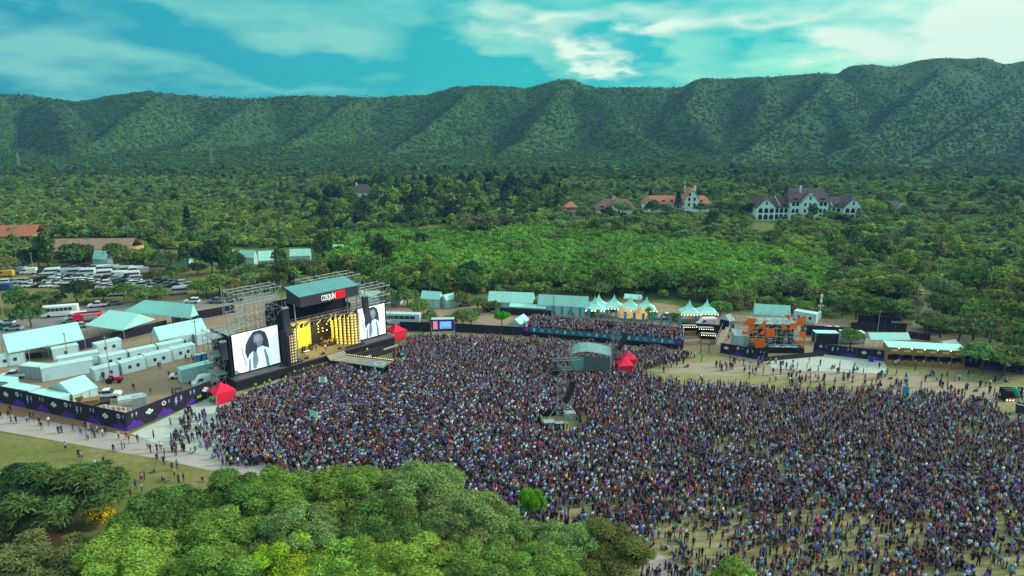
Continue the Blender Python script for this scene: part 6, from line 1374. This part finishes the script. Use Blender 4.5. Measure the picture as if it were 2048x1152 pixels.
for x in (-.8, .6):
    for s in (-1, 1): disc('wheel', t, (x, s*.55, .35), .35, .25, M_TYRE, (R(90), 0, 0))
# ------------------------------------------------------------------ people
M_SHIRT = mat('shirt_cloth', (1, 1, 1), .9, 0, 1, 0, 0, 'shirt'); M_PANTS = mat('trouser_cloth', (1, 1, 1), .9, 0, 1, 0, 0, 'pants')
M_SKIN = mat('skin', (.34, .19, .165), .6, .12, 3.0); M_HAIR = mat('hair', (.018, .012, .010), .7, 0); M_SHOE = mat('shoe', (.05, .045, .045), .8, 0)
PMATS = [M_SHIRT, M_PANTS, M_SKIN, M_HAIR, M_SHOE]
def body(name, arms=(0, 0), legs='stand', shorts=False, fine=True, lean=0.0, hairlong=False):
    """one continuous skinned figure, 1.7 m, facing +y; arms: 0 hanging, 1 raised, 2 bent to the front, 3 on the hip"""
    V, E, Rr, cat_ = [], [], [], []
    def add(p, r, par=None, c=0):
        V.append(p); Rr.append(r)
        if par is not None: E.append((par, len(V)-1)); cat_.append(c)
        return len(V)-1
    z0 = 0.95 if legs != 'sit' else .18
    pel = add((0, 0, z0), (.15, .11)); sp = add((0, lean*.4, z0+.22), (.14, .10), pel, 0); ch = add((0, lean, z0+.44), (.17, .11), sp, 0)
    nk = add((0, lean+.01, z0+.56), (.055, .055), ch, 2); hd = add((0, lean+.03, z0+.66), (.085, .10), nk, 2); tp = add((0, lean+.02, z0+.76), (.075, .09), hd, 2)
    for s, a in zip((-1, 1), arms):
        sh = add((s*.17, lean, z0+.47), (.062, .062), ch, 0)
        if a == 0: el, wr, ha = (s*.24, lean-.02, z0+.19), (s*.25, lean+.08, z0-.05), (s*.24, lean+.11, z0-.15)
        elif a == 1: el, wr, ha = (s*.26, lean+.06, z0+.72), (s*.20, lean+.10, z0+.97), (s*.19, lean+.11, z0+1.07)
        elif a == 2: el, wr, ha = (s*.24, lean+.04, z0+.20), (s*.12, lean+.26, z0+.32), (s*.08, lean+.33, z0+.36)
        else: el, wr, ha = (s*.36, lean-.04, z0+.24), (s*.20, lean+.06, z0+.07), (s*.16, lean+.09, z0+.04)
        e = add(el, (.048, .048), sh, 0); w = add(wr, (.036, .036), e, 2); add(ha, (.042, .03), w, 2)
    for s in (-1, 1):
        if legs == 'sit':
            hp = add((s*.11, .02, .16), (.10, .09), pel, 1); kn = add((s*.2, .40, .36), (.075, .075), hp, 1); an = add((s*.12, .62, .08), (.05, .05), kn, 1 if not shorts else 2); add((s*.13, .76, .05), (.05, .04), an, 4)
        else:
            st_ = {'stand': 0.0, 'walk': .22, 'wide': .0}[legs]*s; wd = .11 if legs != 'wide' else .17
            hp = add((s*.09, 0, .88), (.095, .10), pel, 1); kn = add((s*wd, st_*.5+.03, .48), (.07, .07), hp, 1); an = add((s*wd, st_*1.0-.02, .09), (.046, .046), kn, 1 if not shorts else 2); add((s*(wd+.02), st_*1.0+.12, .045), (.045, .035), an, 4)
    me = bpy.data.meshes.new(name); me.from_pydata(V, E, []); o = bpy.data.objects.new(name, me); C.objects.link(o)
    md = o.modifiers.new('skin', 'SKIN'); md.use_smooth_shade = True; md.branch_smoothing = .4
    sv = me.skin_vertices[0].data if me.skin_vertices else None
    if sv is None:
        bm = bmesh.new(); bm.from_mesh(me); bm.verts.layers.skin.verify(); bm.to_mesh(me); bm.free(); sv = me.skin_vertices[0].data
    for i, r in enumerate(Rr): sv[i].radius = r; sv[i].use_root = (i == 0)
    if fine: ss = o.modifiers.new('sub', 'SUBSURF'); ss.levels = 1; ss.render_levels = 1
    dg = bpy.context.evaluated_depsgraph_get(); dg.update(); m2 = bpy.data.meshes.new_from_object(o.evaluated_get(dg)); m2.name = name; bpy.data.objects.remove(o)
    m2.materials.clear()
    for m in PMATS: m2.materials.append(m)
    Va = np.array(V, float); Ea = np.array(E); nP = len(m2.polygons); cen = np.empty(nP*3, np.float32); m2.polygons.foreach_get('center', cen); cen = cen.reshape(-1, 3)
    A_, B_ = Va[Ea[:, 0]], Va[Ea[:, 1]]; d = B_-A_; t_ = np.clip(((cen[:, None]-A_[None])*d[None]).sum(2)/(d*d).sum(1)[None], 0, 1)
    dist = np.linalg.norm(cen[:, None]-(A_[None]+t_[..., None]*d[None]), axis=2); k = dist.argmin(1); mi = np.array(cat_)[k]
    hz = z0+.66; head = (cen[:, 2] > z0+.57) & (np.abs(cen[:, 0]) < .13) & (mi == 2)
    mi = np.where(head & ((cen[:, 2] > hz+.07) | (cen[:, 1] < lean+.0)), 3, mi)
    if hairlong: mi = np.where((cen[:, 2] > z0+.42) & (cen[:, 1] < lean-.05) & (np.abs(cen[:, 0]) < .12), 3, mi)
    m2.polygons.foreach_set('material_index', mi.astype(np.int32)); m2.polygons.foreach_set('use_smooth', np.ones(nP, bool)); m2.update()
    return m2
POSES = [('standing', dict()), ('standing', dict(shorts=True, legs='wide')), ('standing', dict(arms=(3, 0), hairlong=True)), ('standing', dict(arms=(2, 2), shorts=True)), ('arms-up', dict(arms=(1, 1))), ('waving', dict(arms=(1, 0), shorts=True)), ('walking', dict(legs='walk', shorts=True, arms=(0, 2))), ('walking', dict(legs='walk', hairlong=True)), ('sitting', dict(legs='sit', arms=(2, 2))), ('sitting', dict(legs='sit', shorts=True, arms=(0, 2), hairlong=True))]
FINE = [body('person_%02d' % i, fine=True, **kw) for i, (_, kw) in enumerate(POSES)]
CROWD_C = bpy.data.collections.new('crowd_prototypes')
for i, (_, kw) in enumerate(POSES):
    o = bpy.data.objects.new('c%02d' % i, body('crowd_%02d' % i, fine=False, **kw)); CROWD_C.objects.link(o)
SH = [('black', (.013, .010, .026), .40), ('navy', (.016, .02, .055), .08), ('charcoal', (.042, .038, .07), .10), ('white', (.55, .70, .80), .12), ('light blue', (.18, .42, .66), .13), ('blue', (.03, .12, .50), .065), ('purple', (.16, .06, .40), .06), ('red', (.50, .02, .03), .028), ('pink', (.62, .14, .30), .012), ('yellow', (.62, .50, .05), .012), ('orange', (.75, .17, .03), .012), ('green', (.08, .42, .10), .01), ('maroon', (.16, .035, .06), .05), ('beige', (.42, .30, .22), .045), ('turquoise', (.04, .42, .45), .016)]
PT = [('black', (.012, .010, .022), .52), ('blue-jean', (.05, .085, .16), .24), ('grey', (.10, .10, .11), .1), ('khaki', (.28, .22, .13), .08), ('white', (.5, .55, .55), .06)]
SHW = np.array([s[2] for s in SH]); SHW /= SHW.sum(); PTW = np.array([s[2] for s in PT]); PTW /= PTW.sum(); SHC = np.array([s[1] for s in SH]); PTC = np.array([s[1] for s in PT])
prng = np.random.default_rng(11)
DENSE = [(474,808),(570,772),(680,737),(700,742),(775,760),(802,730),(795,706),(820,676),(1050,684),(1366,710),(1400,718),(1310,738),(1282,752),(1300,762),(1500,782),(1700,786),(1850,792),(1960,804),(2100,850),(2100,960),(1850,930),(1600,890),(1330,900),(1290,960),(1200,1010),(1100,1025),(960,1005),(880,965),(700,940),(560,948),(480,932),(440,890),(432,840)]
MEDIUM = [(1180,1030),(1290,960),(1330,900),(1600,890),(1850,930),(2100,960),(2100,1075),(1900,1050),(1600,1020),(1400,1015),(1280,1075),(1150,1075)]
FILL = [(880,965),(960,1005),(1100,1025),(1180,1030),(1150,1075),(1280,1075),(1290,1130),(1000,1140),(900,1050),(700,985),(560,960),(700,940)]
SPARSE = [(1270,1075),(1400,1015),(1600,1020),(1900,1050),(2100,1075),(2100,1230),(1290,1230)]
TRACK = [(1390,716),(1520,724),(1780,742),(1960,748),(2060,770),(2060,806),(1700,780),(1480,776),(1290,752),(1300,738)]
LEFTPAD = [(375,825),(432,830),(440,890),(480,930),(540,948),(420,925),(360,908),(335,900)]
HOLES = [[(1128,752),(1222,752),(1222,735),(1128,735)], [(1074,862),(1078,832),(1168,830),(1176,856),(1140,868)], [(1228,752),(1268,752),(1268,734),(1228,734)], [(1318,735),(1480,745),(1480,772),(1380,768),(1290,752)], [(2000,806),(2060,806),(2060,840),(1995,840)],
         [(1395,905),(1470,888),(1560,905),(1540,935),(1450,940)], [(1270,1118),(1320,1105),(1350,1125),(1300,1150)], [(672,716),(700,709),(788,722),(766,742)], [(1215,722),(1243,722),(1243,732),(1215,732)]]
def spread(st, x0, x1, y0, y1):
    X, Y = np.meshgrid(np.arange(x0, x1, st), np.arange(y0, y1, st)); P = np.stack([X.ravel(), Y.ravel(), np.zeros(X.size)], 1); P[:, :2] += prng.uniform(-.5, .5, (len(P), 2))*st; return P
CP = spread(.56, -75, 130, 66, 175); cq = px_np(CP)
dens = np.zeros(len(CP)); cl = fbm(CP[:, 0], CP[:, 1], .16, 2, 40); cl2 = fbm(CP[:, 0], CP[:, 1], .5, 2, 41)
dd = inside_np(cq + np.stack([fbm(CP[:, 0], CP[:, 1], .3, 2, 50)*60, cl2*14], 1), DENSE)
far = np.hypot(CP[:, 0]+38, CP[:, 1]-140)
dens = np.where(dd, np.clip(.92 - far/170*.55 + cl*.35, .2, .95), dens)
dens = np.where(inside_np(cq, MEDIUM), np.clip(.62 + cl*.7 + cl2*.5, .1, .9), dens)
dens = np.where(inside_np(cq, SPARSE), np.clip(.33 + cl*.6 + cl2*.6, .04, .8), dens)
dens = np.where(inside_np(cq, FILL), np.clip(.5 + cl*.8, .1, .8), dens)
dens = np.where(inside_np(cq, TRACK), np.clip(.045 + cl*.14 + cl2*.1, .008, .2), dens)
dens = np.where(inside_np(cq, LEFTPAD), np.clip(.22 + cl*.5 + cl2*.4, .03, .6), dens)
for k_, h in enumerate(HOLES): dens = np.where(inside_np(cq + (np.stack([cl2, cl], 1)*60 if k_ == 5 else 0), h), dens*(.12 if k_ == 3 else .42 if k_ == 5 else 0), dens)
keep = prng.random(len(CP)) < dens; CP = CP[keep]; cq = cq[keep]; indense = dd[keep]
CP = CP[(cq[:, 1] < 1175) & (cq[:, 0] > -10) & (cq[:, 0] < 2070)]; cq = px_np(CP); n = len(CP)
sp_ = inside_np(cq, SPARSE) | inside_np(cq, MEDIUM) | inside_np(cq, TRACK) | inside_np(cq, LEFTPAD)
face = np.arctan2(ST_M.y+6-CP[:, 1], ST_M.x+4-CP[:, 0]) - math.pi/2 + prng.normal(size=n)*np.where(sp_, .9, .3)
si = prng.choice(len(SH), n, p=SHW); pi_ = prng.choice(len(PT), n, p=PTW)
ps = prng.choice(10, n, p=[.27, .2, .17, .16, .06, .06, .04, .04, 0, 0]); ps2 = prng.choice(10, n, p=[.22, .18, .15, .13, .01, .03, .09, .07, .07, .05]); ps = np.where(sp_, ps2, ps)
ht = prng.normal(1.0, .055, n)
# the nearest people stand as individuals
dist = np.hypot(CP[:, 0], CP[:, 1]); order = np.argsort(dist); vis_ok = cq[:, 1] < 1150
near = [i for i in order if vis_ok[i] and cq[i, 0] > 1288 and cq[i, 0] < 2046][:232]
nearset = np.zeros(n, bool); nearset[near] = True
cnt, rec = {}, []
def person(me, p, rz, s, shirt, pants, label, group, cat='person', name='person'):
    o = link(name, me); o.location = p; o.rotation_euler = (0, 0, rz); o.scale = (s, s, s); o['shirt'] = [float(x) for x in shirt]; o['pants'] = [float(x) for x in pants]
    return tag(o, label, cat, group)
def band(v): return 'at the bottom edge' if v > 1118 else 'close above the bottom edge' if v > 1085 else 'in the lower right crowd'
for i in sorted(near, key=lambda i: cq[i, 0]):
    k = (POSES[ps[i]][0], SH[si[i]][0], PT[pi_[i]][0], band(cq[i, 1])); rec.append((i, k)); cnt[k] = cnt.get(k, 0)+1
seen = {}
for i, k in rec:
    j = seen.get(k, 0); seen[k] = j+1
    lab = '%s person, %s top, %s %s, %s' % (k[0], k[1], k[2], 'shorts' if POSES[ps[i]][1].get('shorts') else 'trousers', k[3])
    if cnt[k] > 1: lab += ', %s from left' % ordinal(j)
    person(FINE[ps[i]], CP[i], face[i], ht[i], SHC[si[i]], PTC[pi_[i]], lab, 'people at the near edge of the crowd')
# the crowd itself, too many to count
rest = ~nearset
shirt = SHC[si[rest]]*prng.uniform(.75, 1.25, (rest.sum(), 1)); pants = PTC[pi_[rest]]*prng.uniform(.75, 1.25, (rest.sum(), 1)); hs_ = ht[rest]
scatter('crowd', 'dense crowd of thousands of people filling the festival field', CP[rest], face[rest], np.stack([hs_, hs_, hs_], 1), ps[rest], {'shirt': shirt, 'pants': pants}, CROWD_C)
# people packed on the viewing stand
VN = 1050; lx = prng.uniform(.6, VW-.4, VN); ly = prng.uniform(.5, VD+.2, VN); lz = VZ0 + (VZ1-VZ0)*np.clip(np.floor((ly-.4)/(VD/NT)), 0, NT-1)/(NT-1)
VPt = np.array([tuple(VM @ Vector((a, b, c))) for a, b, c in zip(lx, ly, lz)]); fc = np.arctan2(ST_M.y-VPt[:, 1], ST_M.x-VPt[:, 0]) - math.pi/2 + prng.normal(size=VN)*.4
si2 = prng.choice(len(SH), VN, p=SHW); pi2 = prng.choice(len(PT), VN, p=PTW); h2 = prng.normal(1, .05, VN)
scatter('stand_crowd', 'people packed shoulder to shoulder on the viewing stand', VPt, fc, np.stack([h2, h2, h2], 1), prng.choice(8, VN, p=[.3, .2, .2, .16, .04, .04, .03, .03]), {'shirt': SHC[si2], 'pants': PTC[pi2]}, CROWD_C)

# people on the path, the lawn and the yard, one by one
def spot_people(lst, where, group, seed):
    rg = random.Random(seed); items = []
    for (u, v, pose, sh) in sorted(lst):
        cands = [i for i, (nm, _) in enumerate(POSES) if nm == pose]; pid = rg.choice(cands); shi = next(i for i, s in enumerate(SH) if s[0] == sh); pti = rg.choices(range(len(PT)), PTW)[0]; items.append((u, v, pose, shi, pti, pid))
    tot = {}
    for it in items: tot[(it[2], it[3], it[4])] = tot.get((it[2], it[3], it[4]), 0)+1
    sn = {}
    for u, v, pose, shi, pti, pid in items:
        k = (pose, shi, pti); j = sn.get(k, 0); sn[k] = j+1
        lab = '%s person, %s top, %s %s, %s' % (pose, SH[shi][0], PT[pti][0], 'shorts' if POSES[pid][1].get('shorts') else 'trousers', where)
        if tot[k] > 1: lab += ', %s from left' % ordinal(j)
        person(FINE[pid], G(u, v), rg.uniform(0, 6.28), rg.uniform(.95, 1.06), SHC[shi], PTC[pti], lab, group)
W_, S_, T_ = 'walking', 'standing', 'sitting'
spot_people([(3,838,W_,'black'),(18,836,W_,'navy'),(24,848,W_,'purple'),(33,846,W_,'black'),(22,826,S_,'black'),(55,846,W_,'light blue'),(62,840,W_,'black'),(68,838,S_,'black'),(80,850,S_,'navy'),(84,860,W_,'black'),(98,850,W_,'white'),(118,868,S_,'black'),(124,866,S_,'charcoal'),(147,864,W_,'black'),(162,868,S_,'pink'),(172,860,S_,'black'),(178,862,S_,'beige'),(176,880,W_,'light blue'),(186,872,S_,'black'),(190,876,S_,'maroon'),(195,868,W_,'white'),(206,874,S_,'white'),(212,870,W_,'black'),(238,878,S_,'white'),(254,880,S_,'red'),(260,888,W_,'black'),(245,900,S_,'black'),(250,896,S_,'beige'),(276,886,S_,'maroon'),(302,906,W_,'black'),(308,876,S_,'red'),(342,852,S_,'beige'),(365,855,S_,'black'),(372,862,S_,'white'),(228,905,W_,'black'),(296,898,S_,'light blue'),(315,905,S_,'black'),(322,900,S_,'white'),(330,915,S_,'navy'),(345,905,S_,'black'),(352,912,S_,'maroon')], 'on the pale path', 'people on the path', 3)
spot_people([(132,902,S_,'light blue'),(158,916,S_,'black'),(165,920,S_,'beige'),(190,928,T_,'white'),(208,930,S_,'black'),(232,938,T_,'light blue'),(240,962,T_,'blue'),(250,962,S_,'maroon'),(262,996,S_,'navy'),(272,978,S_,'blue'),(284,965,S_,'pink'),(290,960,S_,'black'),(310,945,T_,'black'),(315,925,S_,'black'),(325,962,T_,'navy'),(332,965,T_,'light blue'),(345,942,S_,'charcoal'),(350,955,S_,'white'),(358,966,S_,'charcoal'),(368,965,S_,'black'),(355,938,S_,'light blue'),(332,985,T_,'white'),(345,990,T_,'black'),(372,985,T_,'black'),(405,962,T_,'maroon'),(328,930,S_,'black'),(285,985,S_,'brown' if False else 'beige'),(45,1045,T_,'black')], 'on the lawn', 'people on the lawn', 4)
spot_people([(268,782,W_,'black'),(302,790,W_,'maroon'),(318,738,S_,'black'),(322,737,S_,'black'),(339,756,S_,'charcoal'),(208,762,S_,'black'),(380,770,T_,'black'),(372,722,S_,'black'),(378,724,S_,'white'),(384,720,S_,'black'),(388,726,S_,'navy')], 'in the backstage yard', 'backstage crew', 5)
spot_people([(1706,748,S_,'black'),(1712,746,S_,'charcoal'),(1663,742,W_,'black'),(1726,750,S_,'blue'),(1758,738,W_,'black'),(1790,734,S_,'white'),(1830,742,S_,'black'),(1862,752,S_,'red'),(1866,756,S_,'navy'),(1936,754,S_,'navy'),(1945,746,S_,'red'),(1918,762,S_,'white'),(1990,760,T_,'black'),(2010,765,T_,'charcoal'),(1560,735,W_,'black'),(1585,732,W_,'navy'),(1618,728,S_,'black'),(1640,732,S_,'maroon'),(1500,730,S_,'light blue'),(1520,735,S_,'black'),(1540,728,S_,'pink'),(1470,728,S_,'black'),(1478,726,S_,'white')], 'by the right-hand matting', 'people by the right-hand matting', 6)
spot_people([(1795+i*17, 731+i*.9, S_, SH[(i*5+3) % 15][0]) for i in range(8)], 'queueing at the wooden bar', 'bar customers', 9)
VEST = (.30, .95, .03)
for k, (u, v) in enumerate([(512,780),(530,777),(540,772),(572,765),(590,753),(608,748),(625,743),(645,740),(694,738),(722,745),(750,748),(760,745),(792,728),(808,728),(735,708),(743,702),(762,696),(770,692),(778,688),(787,684),(815,680),(822,678),(398,806),(402,804),(422,806),(428,808)]):
    person(FINE[(0, 3, 2)[k % 3]], G(u, v), random.uniform(0, 6.28), 1.03, VEST, PTC[0], 'guard in a lime green vest along the stage front, %s from the left' % ordinal(sorted([512,530,540,572,590,608,625,645,694,722,750,760,792,808,735,743,762,770,778,787,815,822,398,402,422,428]).index(u)), 'guards along the stage front', 'guard', 'security_guard')
for k, (u, v, c, w) in enumerate([(1136,822,VEST,'lime vest behind the nearer delay tower'),(1176,827,VEST,'lime vest right of the nearer delay tower'),(1081,845,VEST,'lime vest left of the nearer delay tower'),(1134,858,VEST,'lime vest before the nearer delay tower'),(1180,746,VEST,'lime vest before the control tent'),(1283,746,VEST,'lime vest right of the red canopies'),(1247,755,VEST,'lime vest before the red canopies'),(1161,838,(.6,.02,.03),'red top inside the nearer tower enclosure'),(1176,846,(.8,.3,.03),'orange top inside the nearer tower enclosure'),(1457,678,VEST,'lime vest on the ramp'),(1830,672,(.85,.12,.03),'orange vest at the dirt road gate')]):
    person(FINE[k % 3], G(u, v), 2.0, 1.03, c, PTC[0], 'guard in a ' + w, 'guards in the crowd', 'guard', 'security_guard')
def on_stage(x, y, pid, shirt, pants, label, name='performer', z=2.36, rz=math.pi):
    person(FINE[pid], ST_MAT @ Vector((x, y, z)), ST_RZ+rz, 1.05, shirt, pants, label, 'band on the stage', 'person', name)
on_stage(2.4, 2.4, 3, (.7, .78, .78), (.03, .03, .04), 'singer in a white top standing at the middle of the stage')
on_stage(-2.2, 4.0, 3, (.02, .02, .03), PTC[0], 'musician in black at the keyboard stand'); on_stage(-4.6, 5.2, 2, (.02, .02, .03), PTC[0], 'musician in black before the yellow backdrop'); on_stage(1.2, 4.6, 3, (.10, .08, .05), PTC[0], 'guitarist standing left of the drum kit'); on_stage(6.6, 4.4, 3, (.25, .18, .08), PTC[0], 'guitarist standing right of the drum kit')
on_stage(4.4, 7.3, 3, (.2, .15, .08), PTC[0], 'drummer seated behind the drum kit', z=2.5)
# flags held above the crowd
for lb, u, v, m in (('white flag held above the crowd near the stage', 640, 792, M_MINT2), ('white flag above the left side of the crowd', 622, 862, M_MINT), ('blue flag above the crowd at the right', 1800, 812, mat('blue_flag', (.03, .30, .62), .8, .1)), ('dark blue flag beside the right-hand matting', 1733, 748, mat('navy_flag', (.03, .05, .42), .8, .1))):
    t = thing('flag', lb, 'flag', G(u, v), R(random.uniform(-20, 30))); tube('pole', t, (0, 0, .8), (0, 0, 4.2), .03, M_STEEL)
    nf = 6; vv = [(i*.32, .14*math.sin(i*1.3), z-.05*i) for z in (2.9, 4.15) for i in range(nf)]; link('cloth', mesh('flag_cloth', vv, [(i, i+1, nf+i+1, nf+i) for i in range(nf-1)], m), t)
# ------------------------------------------------------------------ air
def haze():
    m = bpy.data.materials.new('haze'); m.use_nodes = True; nt = m.node_tree; nt.nodes.clear()
    out = nt.nodes.new('ShaderNodeOutputMaterial'); pv = nt.nodes.new('ShaderNodeVolumePrincipled')
    pv.inputs['Color'].default_value = (.13, .30, .72, 1); pv.inputs['Density'].default_value = .00019; pv.inputs['Anisotropy'].default_value = .1
    nt.links.new(pv.outputs[0], out.inputs['Volume'])
    o = link('haze', mesh('haze', [(x, y, z) for z in (-8, 245) for y in (-230, 1600) for x in (-2700, 2700)], [(0, 2, 3, 1), (4, 5, 7, 6), (0, 1, 5, 4), (2, 6, 7, 3), (0, 4, 6, 2), (1, 3, 7, 5)], m))
    tag(o, None, None, None, 'stuff'); return o
haze()
